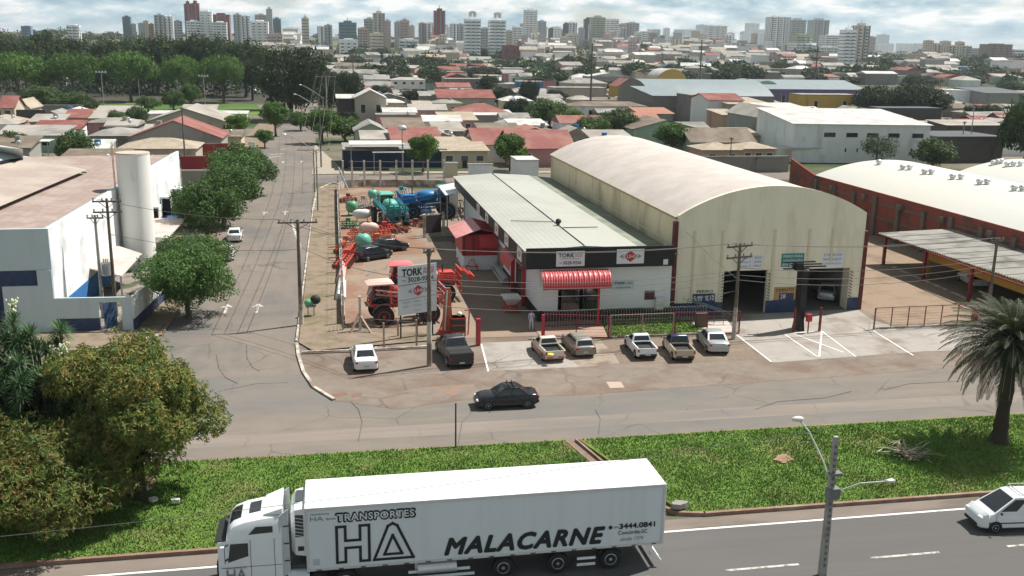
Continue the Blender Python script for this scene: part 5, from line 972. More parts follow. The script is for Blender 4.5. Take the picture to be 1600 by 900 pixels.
def post(px, py, h, m, label, w=.22, lean=0, group=None, name='fence_post'):
    c = P(px, py); mb = MB(); mb.loft([[(c.x-w/2, c.y-w/2, 0), (c.x+w/2, c.y-w/2, 0), (c.x+w/2, c.y+w/2, 0), (c.x-w/2, c.y+w/2, 0)], [(c.x-w/2+lean, c.y-w/2, h), (c.x+w/2+lean, c.y-w/2, h), (c.x+w/2+lean, c.y+w/2, h), (c.x-w/2+lean, c.y+w/2, h)]])
    return tag(mb.build(name, m), label, 'post', group)
post(600, 362, 2.6, kerb_m, 'lone white concrete post in front of the teal sprayer')
post(563, 378, 2.4, kerb_m, 'lone white concrete post beside the peach tank')
# yard perimeter fence: low wall, posts, wires
pf = thing('perimeter_fence', (1.1, 80, 0), 'yard fence of white concrete posts and mesh along the side street', 'fence')
lp = [Vector((.85, 80.4)), Vector((1.05, 110)), Vector((1.2, 140)), Vector((1.35, 158)), Vector((2.4, 161.8)), Vector((5, 163)), Vector((19, 161))]
mb = MB(); [mb.seg(a, b, 0, .8, .28) for a, b in zip(lp, lp[1:4])]; mb.build('low_wall', kerb_m, pf)
cpost = mat('concrete post', (.62, .57, .51), .9, .15, 2, 0, (.4, .34, .28), .8)
for k in range(17):
    y = 80.6+k*4.85; mb = MB(); x = .85+(y-80.4)*.5/78; mb.box(x-.09, y-.09, .55 if y > 80 else 0, x+.09, y+.09, 2.55); mb.build('post', cpost, pf)
mb = MB(); [mb.bar((.86, 80.4, z), (1.34, 158, z), .008) for z in (1.1, 1.7, 2.3, 2.5)]; mb.build('wire', steel, pf)
pb = thing('rear_yard_fence', (10, 161, 0), 'row of white posts on a low wall along the cross street', 'fence')
mb = MB(); [mb.seg(a, b, 0, 1.2, .2) for a, b in zip(lp[3:], lp[4:])]; mb.build('low_wall', kerb_m, pb)
for px in (534, 548, 567, 592, 617, 642, 666, 691):
    c = P(px, 306); yy = 162.3; x = c.x*yy/c.y+.3; mb = MB(); mb.box(x-.16, yy-.2, 0, x+.16, yy+.1, 4.4); mb.build('post', cpost, pb)
mb = MB(); [mb.bar((3.2, 162.4, z), (19, 160.8, z), .05) for z in (2.2, 3.2, 4.2)]; mb.bar((1.5, 160, 3.6), (3.0, 159, 0), .2); mb.build('wire', steel, pb)
ff = thing('front_yard_fence', (5, 76.5, 0), 'wire fence with rusty posts along the front of the yard', 'fence')
for (px, py, h) in ((600, 545, 2.1), (651, 542, 2.2), (536, 517, 2.2), (622, 527, 1.4)):
    c = P(px, py); mb = MB(); mb.box(c.x-.07, c.y-.07, 0, c.x+.07, c.y+.07, h); mb.build('post', mat('rusty post', (.42, .27, .22), .8, .2, 3), ff)
a, b, c = P(536, 517), P(562, 535), P(651, 542); mb = MB(); [mb.path([(.9, 80, z), (a.x, a.y, z), (b.x, b.y, z), (c.x, c.y, z)], .012) for z in (.5, 1.0, 1.5, 2.0)]; mb.build('wire', steel, ff)
bp_ = thing('braced_corner_post', (2, 76, 0), 'white corner post with two splayed struts by the white sedan', 'post'); c = P(563, 518)
mb = MB(); mb.box(c.x-.1, c.y-.1, 0, c.x+.1, c.y+.1, 3.0); mb.build('post', cpost, bp_); mb = MB(); mb.bar((c.x, c.y, 1.6), (c.x-.9, c.y-.8, 0), .14); mb.bar((c.x, c.y, 1.4), (c.x+.9, c.y-1.0, 0), .14); mb.build('strut', MATS['rusty post'], bp_)
# big sign board
sb = thing('sign_board', (6.5, 77, 0), 'tall white advertising board with red diamond logo on posts', 'sign')
a, b = Vector((4.95, 74.6, 0)), Vector((8.0, 76.2, 0)); rtv = (b-a).normalized(); nrm = rtv.cross(Vector((0, 0, 1))); wd = 3.42; zb_, zt_ = 1.95, 5.55
a = P(622, 458, 3.9); a.z = 0; b = P(679, 447, 3.9); b.z = 0; b = a+(b-a).normalized()*1.0; rtv = Vector((.93, .37, 0)).normalized(); nrm = rtv.cross(Vector((0, 0, 1)))
zb_ = 2.05; zt_ = zb_+3.95
def onb(u, z, d=0): return a+rtv*u+nrm*d+Vector((0, 0, z))
mb = MB(); mb.loft([[onb(0, zb_, .03), onb(wd, zb_, .03), onb(wd, zt_, .03), onb(0, zt_, .03)], [onb(0, zb_, -.05), onb(wd, zb_, -.05), onb(wd, zt_, -.05), onb(0, zt_, -.05)]][::-1]); mb.build('board', mat('board white', (.58, .61, .64), .5, .04, 1), sb)
for u in (.25, 1.7, 3.1): mb = MB(); mb.bar(onb(u, 0, -.12), onb(u, zt_-.1, -.12), .12); mb.build('leg', plas, sb)
UPV = Vector((0, 0, 1)); o_ = lambda u, z: onb(u, z, .034)
text('TORK', o_(.35, zt_-.82), rtv, UPV, 1.75, .58, lettblk, sb, .035); text('AGRO\nMAQS', o_(2.2, zt_-.78), rtv, UPV, .95, .52, redp, sb, .01); text('(43)', o_(.3, zt_-1.25), rtv, UPV, .4, .16, lettblk, sb); text('3028-9256', o_(.85, zt_-1.32), rtv, UPV, 2.3, .36, lettblk, sb, .015)
mb = MB(); mb.poly([o_(.02, zt_-1.52), o_(wd-.02, zt_-1.40), o_(wd-.02, zt_-1.45), o_(.02, zt_-1.57)]); mb.build('divider', lettblk, sb); mb = MB(); mb.poly([o_(.02, zt_-2.72), o_(wd-.02, zt_-2.60), o_(wd-.02, zt_-2.63), o_(.02, zt_-2.75)]); mb.build('divider', lettblk, sb)
diamond_logo(1.75, zt_-2.08, .82, o_(0, 0), tuple(rtv), (0, 0, 1), sb)
for i, (u, z, w_, s_) in enumerate(((.4, -3.0, .6, 'PLANTIO'), (1.35, -3.0, .6, 'ADUBO'), (2.3, -2.95, .65, 'PULVERIZ.'), (.4, -3.35, .5, 'FENO'), (1.3, -3.32, .7, 'TRATORES'), (2.35, -3.3, .7, 'SILAGEM'), (1.4, -3.75, .5, 'PEÇAS'), (2.5, -3.7, .4, 'LOJA'))): text(s_, o_(u, zt_+z), rtv, UPV, w_, .10, MATS['grey lettering'], sb)
post(747, 540, 2.2, redp, 'thick red steel post beside the pickup at the yard entrance', .34, name='red_post')
# red front fences
def tubefence(name, pts, h, step, m, label, top2=True, mesh=True, cat='fence', base=True):
    t = thing(name, (*P(*pts[0])[:2], 0), label, cat); q = [P(*p) for p in pts]; mb = MB(); mb2 = MB()
    for a, b in zip(q, q[1:]):
        d = b-a; n = max(1, round(d.length/step)); mb2.bar(a+Vector((0, 0, h)), b+Vector((0, 0, h)), .06); mb2.bar(a+Vector((0, 0, .15)), b+Vector((0, 0, .15)), .06)
        if mesh: [mb2.bar(a+Vector((0, 0, z)), b+Vector((0, 0, z)), .012) for z in np.linspace(.3, h-.15, 7)]
        for k in range(n+1): mb = MB(); p = a+d*k/n; mb.bar(p, p+Vector((0, 0, h)), .07 if k not in (0, n) else .10); mb.build('post', m, t)
    mb2.build('rail', m, t)
    if base: mb = MB(); [mb.seg(a[:2], b[:2], 0, .18, .18) for a, b in zip(q, q[1:])]; mb.build('base', kerb_m, t)
tubefence('tube_gate', [(850, 527), (950, 530)], 1.95, 2.9, mat('maroon tube', (.20, .025, .04), .5, .2, 3), 'maroon sliding gate frame before the shop entrance', cat='gate', base=False)
tubefence('tube_fence', [(953, 529), (1051, 525)], 1.95, 2.2, mat('weathered pink tube', (.36, .22, .20), .7, .2, 3), 'weathered low tube fence along the small lawn', base=True)
tubefence('tube_fence', [(1054, 524), (1154, 522)], 1.95, 2.2, mat('maroon tube', ()), 'maroon tube fence with mesh behind the silver sedan')
tubefence('tube_fence', [(1365, 515), (1520, 508)], 1.9, 1.55, mat('brownish tube', (.20, .10, .08), .7, .2, 3), 'brownish mesh fence closing the canopy yard on the right')
post(1521, 508, 2.05, redp, 'thick dark red end post of the mesh fence near the palm', .36, name='red_post')
post(1240, 519, 2.1, darkred, 'left dark red post in front of the right warehouse doorway', .14, name='red_post'); post(1280, 518, 2.1, darkred, 'right dark red post in front of the right warehouse doorway', .16, name='red_post')
for (px, py) in ((848, 528),): post(px, py, 1.95, redp, 'short thick red gate post at the shop entrance', .22, name='red_post')
# ornamental black railing
rl = thing('black_railing', (18, 79, 0), 'low black railing with curled spikes along the shop front', 'railing'); mb = MB(); mb2 = MB(); a, b = P(847, 507), P(1098, 500); a.y, b.y = 77.3, 77.3; n = 58; d = b-a
for k in range(n+1):
    p = a+d*k/n; mb.path([p+Vector((0, 0, .0)), p+Vector((0, 0, 1.25)), p+Vector((-.10, -.05, 1.5)), p+Vector((-.22, -.1, 1.42))], .022, 5)
mb.build('bars', mat('pale spikes', (.30, .32, .31), .6), rl); mb2.bar(a+Vector((0, 0, 1.15)), b+Vector((0, 0, 1.15)), .05); mb2.bar(a+Vector((0, 0, .2)), b+Vector((0, 0, .2)), .05); mb2.build('rail', plas, rl)
hp = thing('stair_handrail', (30.5, 77, 0), 'dark green tube handrail where shop and warehouse meet', 'railing'); mb = MB(); 
for e_ in (0, .45): mb.path([(29.6+e_, 77.6, 2.1), (32.6+e_, 76.2, 1.2), (33+e_, 76.1, .9), (32.7+e_, 76.2, .7)], .035)
[mb.bar((30+.7*k, 77.4-.33*k, 0), (30+.7*k, 77.4-.33*k, 2.0-.2*k), .04) for k in range(5)]; mb.build('rail', mat('dark green', (.06, .10, .09), .6), hp)
# box on forecourt, mailbox, totem
c = P(1095, 512); mb = MB(); mb.box(c.x-.5, c.y-.2, .1, c.x+.5, c.y+.2, 1.3); tag(mb.build('meter_cabinet', mat('brown cabinet', (.10, .07, .05), .8, .3, 6)), 'small dark brown cabinet standing behind the maroon fence', 'cabinet')
c = P(1262, 520); mbx = thing('red_mailbox', (c.x, c.y, 0), 'small red post box on a thin post', 'mailbox'); mb = MB(); mb.box(c.x-.04, c.y-.04, 0, c.x+.04, c.y+.04, 1.1); mb.build('post', darkred, mbx); mb = MB(); mb.box(c.x-.22, c.y-.15, 1.0, c.x+.22, c.y+.15, 1.62); mb.build('box', redp, mbx)
c = P(1247, 515); tm = thing('dark_sign_tower', (c.x, c.y, 0), 'tall black sign tower seen edge on, with flat arms on top', 'sign')
h_ = top(c.x, c.y, 421); mb = MB(); mb.loft([[(c.x-.28, c.y-.6, 0), (c.x+.28, c.y-.6, 0), (c.x+.28, c.y+.6, 0), (c.x-.28, c.y+.6, 0)], [(c.x-.16, c.y-.6, .9), (c.x+.16, c.y-.6, .9), (c.x+.16, c.y+.6, .9), (c.x-.16, c.y+.6, .9)], [(c.x-.24, c.y-.5, 1.6), (c.x+.24, c.y-.5, 1.6), (c.x+.24, c.y+.5, 1.6), (c.x-.24, c.y+.5, 1.6)], [(c.x-.28, c.y-.5, h_-.2), (c.x+.28, c.y-.5, h_-.2), (c.x+.28, c.y+.5, h_-.2), (c.x-.28, c.y+.5, h_-.2)], [(c.x-.2, c.y-.5, h_), (c.x+.2, c.y-.5, h_), (c.x+.2, c.y+.5, h_), (c.x-.2, c.y+.5, h_)]]); mb.build('column', mat('black tower', (.012, .012, .014), .6), tm)
for k, (x0, x1, z) in enumerate(((-1.9, .9, .75), (-1.1, 1.6, .5), (-1.7, .6, .1), (-.4, 2.2, .2))): mb = MB(); mb.box(c.x+x0, c.y-.3+k*.2, h_+z-.1, c.x+x1, c.y-.1+k*.2, h_+z); mb.build('arm', MATS['black tower'], tm)
mb = MB(); mb.box(c.x-.8, c.y-.4, h_-.02, c.x-.2, c.y+.4, h_+.6); mb.build('head_box', MATS['black tower'], tm)

# ---- person by the shop corner
def person(c, rz, label, shirt, pants):
    t = thing('person', (c.x, c.y, 0), label, 'person', None, rz); me = bpy.data.meshes.new('body')
    V = [(0, 0, .95), (0, .0, 1.12), (0, .0, 1.32), (0, 0, 1.46), (0, .01, 1.54), (0, .02, 1.66), (-.19, 0, 1.42), (-.26, .02, 1.14), (-.14, .22, 1.22), (-.05, .27, 1.30), (.19, 0, 1.42), (.25, .0, 1.14), (.20, .14, .95), (.19, .20, .86),
         (-.09, 0, .90), (-.11, .03, .50), (-.12, 0, .09), (-.12, .15, .04), (.09, 0, .90), (.12, .0, .50), (.13, -.03, .09), (.14, .12, .04)]
    E_ = [(0, 1), (1, 2), (2, 3), (3, 4), (4, 5), (3, 6), (6, 7), (7, 8), (8, 9), (3, 10), (10, 11), (11, 12), (12, 13), (0, 14), (14, 15), (15, 16), (16, 17), (0, 18), (18, 19), (19, 20), (20, 21)]
    Rd = [.15, .145, .16, .11, .06, .105, .07, .05, .038, .045, .07, .05, .038, .045, .10, .07, .05, .045, .10, .07, .05, .045]
    me.from_pydata(V, E_, []); o = bpy.data.objects.new('body', me); COL.objects.link(o)
    sk = o.modifiers.new('s', 'SKIN'); o.modifiers.new('d', 'SUBSURF').levels = 2; o.modifiers['d'].render_levels = 2
    for i, r_ in enumerate(Rd): me.skin_vertices[0].data[i].radius = (r_, r_*.8)
    me.skin_vertices[0].data[0].use_root = True
    dg = bpy.context.evaluated_depsgraph_get(); dg.update(); nm = bpy.data.meshes.new_from_object(o.evaluated_get(dg)); bpy.data.objects.remove(o)
    nm.materials.clear(); [nm.materials.append(m) for m in (shirt, pants, mat('skin', (.36, .20, .13), .6), mat('shoe', (.03, .03, .03)))]
    for p in nm.polygons:
        z = p.center.z; p.use_smooth = True; hand = (z < .93 and p.center.x > .17 and p.center.y > .12) or (p.center.y > .22 and z > 1.2)
        p.material_index = 2 if (z > 1.50 or hand) else 3 if z < .09 else 0 if z > .93 else 1
    b = bpy.data.objects.new('body', nm); COL.objects.link(b); b.parent = t
    mb = MB(); mb.ell((0, -.01, 1.72), (.105, .115, .09), 12, 8); mb.build('hair', mat('dark hair', (.015, .012, .01)), t, True, True); mb = MB()
    for s_ in (-1, 1): mb.ell((s_*.10, .02, 1.65), (.015, .03, .035), 6, 5); mb.ell((s_*.035, .105, 1.67), (.012, .01, .01), 6, 5)
    mb.ell((0, .125, 1.64), (.015, .02, .025), 6, 5); mb.build('face_features', MATS['skin'], t, True, True)
    return t
person(P(830, 516), math.pi-.2, 'person in pale lilac shirt and white trousers standing by the shop corner', mat('lilac shirt', (.52, .50, .68), .8), mat('pale trousers', (.62, .61, .70), .8))
# ================================================================ POLES, LAMPS, WIRES
polem = mat('weathered pole', (.15, .125, .10), .9, .25, 3, 0, (.09, .075, .06), 1); concp = mat('concrete pole', (.34, .33, .30), .9, .15, 2, 0, (.22, .21, .19), 1); ins = mat('insulator', (.22, .20, .17), .4)
TOPS = {}
def pole(key, px, py, pyt, label, m=None, arms=1, r=.17, whitefoot=None, armdir=0.0, armw=2.4, transformer=False, group='utility poles', x=None):
    c = P(px, py) if x is None else Vector(x); h = top(c.x, c.y, pyt); m = m or polem; t = thing('utility_pole', (c.x, c.y, 0), label, 'utility pole', group)
    mb = MB(); mb.tube((c.x, c.y, 0), (c.x, c.y, h), r, r*.62, 12); mb.build('pole', m, t, smooth=True)
    if whitefoot: mb = MB(); mb.tube((c.x, c.y, 0), (c.x, c.y, whitefoot), r+.012, r*.94, 12); mb.build('white_foot', kerb_m, t, smooth=True)
    ca, sa = math.cos(armdir), math.sin(armdir); pts = []
    for k in range(arms):
        z = h-.25-k*.9; mb = MB(); mb.bar((c.x-ca*armw/2, c.y-sa*armw/2, z), (c.x+ca*armw/2, c.y+sa*armw/2, z), .11, .13); mb.bar((c.x-ca*armw*.3, c.y-sa*armw*.3, z), (c.x, c.y, z-.6), .05); mb.bar((c.x+ca*armw*.3, c.y+sa*armw*.3, z), (c.x, c.y, z-.6), .05); mb.build('cross_arm', m, t)
        for u in (-.46, -.16, .16, .46):
            q = Vector((c.x+ca*armw*u, c.y+sa*armw*u, z+.06)); mb = MB(); mb.tube(q, q+Vector((0, 0, .22)), .05, .07, 8); mb.build('insulator', ins, t, smooth=True)
            if k == 0: pts.append(q+Vector((0, 0, .22)))
    if transformer:
        mb = MB(); mb.tube((c.x+.55, c.y-.1, h*.42), (c.x+.55, c.y-.1, h*.42+1.1), .38, .38, 14); [mb.tube((c.x+.4+.15*k, c.y-.1, h*.42+1.1), (c.x+.4+.15*k, c.y-.1, h*.42+1.4), .05) for k in range(3)]; [mb.box(c.x+.2+.12*k, c.y-.55, h*.42+.1, c.x+.24+.12*k, c.y-.45, h*.42+.95) for k in range(6)]; mb.build('transformer', steel, t, smooth=True)
        mb = MB(); mb.path([(c.x+.9, c.y, h*.42+.5), (c.x+.7, c.y-.2, h*.42-.5), (c.x+.9, c.y-.1, h*.42-.8), (c.x+.3, c.y, h*.42-1.1)], .05); mb.build('cable_loop', plas, t)
    TOPS[key] = (c, h, pts); return t
pole('A', 471, 508, 343, 'dark pole with double cross arm on the sidewalk beside the street', arms=1, whitefoot=2.6, armw=3.2, r=.19)
pole('B', 671, 572, 388, 'dark pole with white foot beside the charcoal pickup', arms=1, whitefoot=3.4, armw=.9, r=.19, armdir=.5)
pole('C', 1146, 530, 380, 'pole with crowded cross arm in front of the cream warehouse', arms=2, whitefoot=2.7, armw=2.5, r=.17, armdir=.25)
pole('D', 1541, 503, 372, 'pole with pale foot behind the palm beside the canopy', arms=1, whitefoot=1.3, armw=1.2, r=.17)
pole('E', 162, 496, 336, 'left of the twin poles in the plant yard, carrying the transformer', transformer=True, m=concp, armw=1.3)
pole('F', 182, 495, 310, 'right of the twin poles in the plant yard, with the wide cross arm', arms=2, armw=2.3)
pole('G', 492, 300, 232, 'pole with cross arm at the cross street corner', m=concp, armw=5.0, arms=1, r=.15)
pole('H', 502, 262, 152, 'tall pole at the pavement beyond the cross street', m=polem, armw=3, r=.15)
pole('I', 512, 214, 118, 'first far pole along the avenue before the dark tree', m=concp, armw=5, arms=1, r=.2)
pole('J', 290, 262, 168, 'pole between the red wall and the hipped house', armw=.8)
pole('K', 553, 165, 76, 'tall bare pole beside the white gabled warehouse', armw=.8, r=.22)
pole('L', 922, 180, 68, 'tall dark pole rising out of the grove in the middle distance', r=.4, armw=2)
pole('M', 1270, 165, 72, 'tall dark pole above the long grey sheds', r=.4, armw=4)
pole('N', 1092, 145, 62, 'tall dark mast above the distant dense roofs', r=.45, armw=4)
pole('O', 1140, 262, 215, 'slim pole beside the peach house', armw=.8, r=.12)
pole('P', 1180, 278, 245, 'short pole along the long concrete wall', armw=.8, r=.1)
pole('Q', 1500, 250, 190, 'pole with long curved lamp arm by the black building', m=concp, armw=.8, r=.16)
def wire(a, b, sag=.5, r=.021, label='thin power line wire', grp='power lines', m=None):
    a, b = Vector(a), Vector(b); pts = [a.lerp(b, t)-Vector((0, 0, sag*4*t*(1-t))) for t in np.linspace(0, 1, 11)]; mb = MB(); mb.path(pts, r, 5)
    return tag(mb.build('power_line', m or mat('wire', (.16, .15, .14), .6)), label, 'power line', grp)
def span(k1, k2, label, heights=((0, 0), (0, 0), (0, 0)), extra=None):
    c1, h1, p1 = TOPS[k1]; c2, h2, p2 = TOPS[k2]
    for i, (d1, d2) in enumerate(heights):
        a = (p1[i % 4] if d1 == 0 else Vector((c1.x, c1.y, h1-d1))); b = (p2[i % 4] if d2 == 0 else Vector((c2.x, c2.y, h2-d2))); wire(a, b, .45+.1*i, label=['topmost', 'second', 'third', 'fourth', 'fifth', 'lowest'][i if i < len(heights)-1 or len(heights) > 5 else (5 if len(heights) > 2 else 1)]+' '+label, grp='overhead wires')
span('B', 'C', 'thin wire strung between the pickup pole and the warehouse pole', ((0, 0), (0, 0), (2.2, 2.2), (2.6, 2.5), (3.1, 3.0), (4.2, 3.9)))
span('C', 'D', 'thin wire strung between the warehouse pole and the canopy pole', ((0, 0), (0, 0), (2.0, 1.8), (2.6, 2.3), (3.0, 2.8)))
span('A', 'B', 'thin wire strung between the sidewalk pole and the pickup pole', ((0, 0), (0, 0), (2.2, 2.2)))
span('A', 'G', 'wire running along the side street towards the cross street', ((0, 0), (0, 0), (0, 0), (2, 1.5)))
span('G', 'I', 'far wire running along the avenue beyond the cross street', ((0, 0), (0, 0), (0, 0), (0, 0)))
span('F', 'A', 'thin wire crossing the street from the twin poles', ((0, 0), (3, 2.5)))
c, h, _ = TOPS['C']; wire((c.x, c.y, 5.0), (30.2, 79.2, 7.6), .1, label='slack wire from the warehouse pole to the red pillar')
wire((-30, 40.5, 2.4), (21.4, 36.4, 7.2), .6, .012, label='single dark cable hanging along the highway in front of the truck')
# curved street lamps on the avenue poles
def lamp_arm(key, dx, px, py, label):
    c, h, _ = TOPS[key]
def street_lamp(base, h, tipvec, label, m=concp, r=.16):
    c = Vector(base); t = thing('street_lamp', (c.x, c.y, 0), label, 'street lamp', None); mb = MB(); mb.tube((c.x, c.y, 0), (c.x, c.y, h), r, r*.7, 12); mb.build('pole', m, t, smooth=True)
    a = Vector((c.x, c.y, h-.3)); b = a+Vector(tipvec); mb = MB(); mb.path([a, a.lerp(b, .35)+Vector((0, 0, .25*b.z/h if 0 else .3)), a.lerp(b, .8)+Vector((0, 0, .3)), b], .05, 8); mb.build('lamp_arm', steel, t, smooth=True)
    mb = MB(); mb.ell(b+Vector((.0, 0, -.02)), (.38, .18, .10), 12, 6); mb.build('lamp_head', alu, t, smooth=True); return t
for (bx_, by_, h, tv, lab) in ((497, 330, 8.5, (-4.2, -3, 2.8), 'street lamp leaning over the lane arrows, nearest on the avenue'), (499, 225, 8.5, (-5.2, 0, 3.2), 'street lamp leaning over the avenue, second from the corner'), (506, 200, 8.5, (-6.0, 0, 3.5), 'street lamp leaning over the avenue beside the dark tree'), (520, 175, 9, (-5.5, 0, 2.5), 'farthest street lamp on the avenue, before the dark tree')):
    c = P(bx_, by_); street_lamp((c.x, c.y, 0), h, tv, lab, r=.13)
c = P(629, 268); t = thing('street_lamp', (c.x, c.y, 0), 'slim pole with a round lamp head before the dark walled house', 'street lamp'); h_ = top(c.x, c.y, 200)
mb = MB(); mb.tube((c.x, c.y, 0), (c.x, c.y, h_), .1, .08); mb.build('pole', concp, t, smooth=True); mb = MB(); mb.ell((c.x, c.y, h_), (.9, .5, .5), 12, 8); mb.build('lamp_head', alu, t, smooth=True)
for k, (px, py, pt, lab) in enumerate(((163, 175, 112, 'left floodlight mast by the playing field'), (218, 152, 104, 'second floodlight mast by the playing field'), (317, 150, 115, 'pair of floodlights mast before the dark park'), (321, 172, 118, 'right floodlight mast standing on the playing field'), (134, 150, 44, 'very tall thin mast rising above the park trees'))):
    c = P(px, py); h_ = top(c.x, c.y, pt); t = thing('floodlight_mast', (c.x, c.y, 0), lab, 'mast', None); mb = MB(); mb.tube((c.x, c.y, 0), (c.x, c.y, h_), .17, .12, 8); mb.build('pole', concp if k != 4 else polem, t, smooth=True)
    if k != 4: mb = MB(); [mb.box(c.x-1.7+j*.95, c.y-.2, h_-.2, c.x-1.3+j*.95, c.y+.2, h_+.25) for j in range(4)]; mb.bar((c.x-1.7, c.y, h_-.3), (c.x+1.7, c.y, h_-.3), .12); mb.build('floodlights', alu, t)
c = P(1501, 250); street_lamp((c.x+2.2, c.y+.6, 0), 11.5, (-7, 0, 3.2), 'lamp arm reaching left over the trees beside the black building', r=.12)
# the big double lamp at the highway
c = Vector((P(1293, 900).x, P(1293, 900).y, 0)); c = Vector((21.35, 36.6, 0)); hp_ = top(c.x, c.y, 682)
hl = thing('double_street_lamp', (c.x, c.y, 0), 'concrete pole with two curved lamp arms beside the highway in the foreground', 'street lamp')
mb = MB(); mb.loft([[(c.x-.155, c.y-.13, 0), (c.x+.155, c.y-.13, 0), (c.x+.155, c.y+.13, 0), (c.x-.155, c.y+.13, 0)], [(c.x-.10, c.y-.09, hp_), (c.x+.10, c.y-.09, hp_), (c.x+.10, c.y+.09, hp_), (c.x-.10, c.y+.09, hp_)]]); mb.build('pole', concp, hl)
mb = MB(); [mb.box(c.x-.045, c.y-.15, z, c.x+.045, c.y-.085-.05*(1-z/hp_), z+.14) for z in np.arange(.5, hp_-.3, .3)]; mb.build('pole_slots', mat('slot shade', (.15, .145, .13)), hl)
def PYw(px, py, Y): d = ray(px, py); return CAM+d*(Y/d.y)
j0 = PYw(1302, 765, c.y-.1); tip1 = PYw(1250, 657, 37.9); tip2 = PYw(1386, 752, 36.0)
mb = MB(); mb.path([j0, j0.lerp(tip1, .4)+Vector((.10, 0, .12)), j0.lerp(tip1, .8)+Vector((.10, 0, .12)), tip1], .042, 8); mb.path([j0+Vector((.2, 0, -.1)), j0.lerp(tip2, .5)+Vector((0, 0, .10)), tip2], .035, 8); mb.build('lamp_arm', mat('pale green steel', (.50, .56, .50), .5), hl, smooth=True)
mb = MB(); mb.ell(tip1+Vector((-.12, 0, .08)), (.30, .14, .13), 14, 8); mb.build('lamp_head', mat('lamp housing', (.66, .64, .56), .4), hl, smooth=True); mb = MB(); mb.ell(tip2+Vector((.14, 0, .02)), (.26, .12, .09), 14, 8); mb.build('lamp_head', alu, hl, smooth=True)
mb = MB(); mb.box(j0.x-.22, c.y-.2, j0.z-.45, j0.x+.30, c.y+.2, j0.z+.05); mb.box(j0.x-.2, c.y-.18, j0.z+.65, j0.x+.34, c.y+.18, j0.z+.78); mb.build('bracket', mat('bracket grey', (.16, .17, .17), .6), hl)
q = P(712, 703); mb = MB(); mb.tube((q.x, q.y, 0), (q.x, q.y, top(q.x, q.y, 630)), .05, .045, 8); tag(mb.build('thin_post', mat('dark post', (.06, .05, .045))), 'thin dark steel post on the median edge in front of the black sedan', 'post')
# bins and bags at pole A
c = P(489, 495); bn = thing('litter_bin', (c.x, c.y, 0), 'green and black litter bags on a post by the sidewalk pole', 'bin'); mb = MB(); mb.bar((c.x-.4, c.y, 0), (c.x-.4, c.y, 1.0), .1); mb.bar((c.x+.1, c.y, 0), (c.x+.1, c.y, 1.0), .1); mb.box(c.x-.6, c.y-.3, .9, c.x+.3, c.y+.3, 1.0); mb.build('stand', kerb_m, bn); mb = MB(); mb.ell((c.x-.3, c.y, 1.25), (.4, .3, .33)); mb.build('green_bag', mat('green bag', (.12, .40, .22), .5), bn, smooth=True); mb = MB(); mb.ell((c.x+.25, c.y+.1, 1.5), (.45, .35, .42)); mb.build('black_bag', plas, bn, smooth=True)

# ================================================================ VEGETATION
def leaves(blobs, n, ls, seed, asp=.55, shell=.55, droop=0.0, tuft=1, ztop=.3):
    rng = np.random.default_rng(seed); w = np.array([b[3]*b[4]*b[5] for b in blobs])**.67; w /= w.sum(); idx = rng.choice(len(blobs), n, p=w); B = np.array(blobs)[idx]
    d = rng.normal(size=(n, 3)); d /= np.linalg.norm(d, axis=1)[:, None]; r = shell+(1-shell)*rng.random(n)**.6
    c = B[:, :3]+d*B[:, 3:6]*r[:, None]; jit = np.array([mnoise.noise(Vector(p*1.1/ max(.5, ls*4)))*1 for p in c]); c += d*(jit[:, None])*B[:, 3:6]*.45
    if tuft > 1: c = np.repeat(c, tuft, 0); d = np.repeat(d, tuft, 0)
    m = len(c); a = rng.normal(size=(m, 3)); nrm = d*.7+a*.75+np.array([0, 0, ztop]); nrm /= np.linalg.norm(nrm, axis=1)[:, None]
    t1 = np.cross(nrm, rng.normal(size=(m, 3))); t1 /= np.linalg.norm(t1, axis=1)[:, None]; t1[:, 2] -= droop; t1 /= np.linalg.norm(t1, axis=1)[:, None]; t2 = np.cross(nrm, t1); t2 /= np.linalg.norm(t2, axis=1)[:, None]
    s = ls*rng.uniform(.6, 1.3, m)[:, None]; base = c
    V = np.stack([base, base+t1*s*.5+t2*s*asp*.5, base+t1*s, base+t1*s*.5-t2*s*asp*.5], 1).reshape(-1, 3); return V
def leafmesh(name, V, m):
    n = len(V)//4; me = bpy.data.meshes.new(name); me.vertices.add(len(V)); me.vertices.foreach_set('co', V.astype(np.float32).ravel()); me.loops.add(n*4); me.loops.foreach_set('vertex_index', np.arange(n*4, dtype=np.int32)); me.polygons.add(n); me.polygons.foreach_set('loop_start', np.arange(0, n*4, 4, dtype=np.int32))
    try: me.polygons.foreach_set('loop_total', np.full(n, 4, dtype=np.int32))
    except Exception: pass
    me.update(calc_edges=True); me.materials.append(m); return me
bark = mat('bark', (.10, .075, .055), .95, .3, 3, 0, (.17, .14, .11), 1.2); barkd = mat('dark bark', (.05, .04, .032), .95, .3, 3)
lf = {'street': leafmat('street tree leaves', (.070, .140, .035), (.10, .18, .045), .9), 'park': leafmat('park tree leaves', (.040, .068, .022), (.060, .092, .028), .25), 'bright': leafmat('bright leaves', (.10, .19, .028), (.07, .15, .026), .3), 'mid': leafmat('mid leaves', (.065, .115, .03), (.095, .15, .04), .4), 'mango': leafmat('mango leaves', (.165, .185, .042), (.225, .175, .05), .45), 'mangog': leafmat('mango green leaves', (.135, .19, .038), (.09, .15, .032), .7), 'yucca': leafmat('yucca blades', (.065, .135, .055), (.10, .165, .065), 1.2), 'palm': leafmat('palm leaflets', (.034, .052, .024), (.055, .072, .032), .6), 'dark': leafmat('dark leaves', (.026, .044, .017), (.038, .058, .020), .2)}
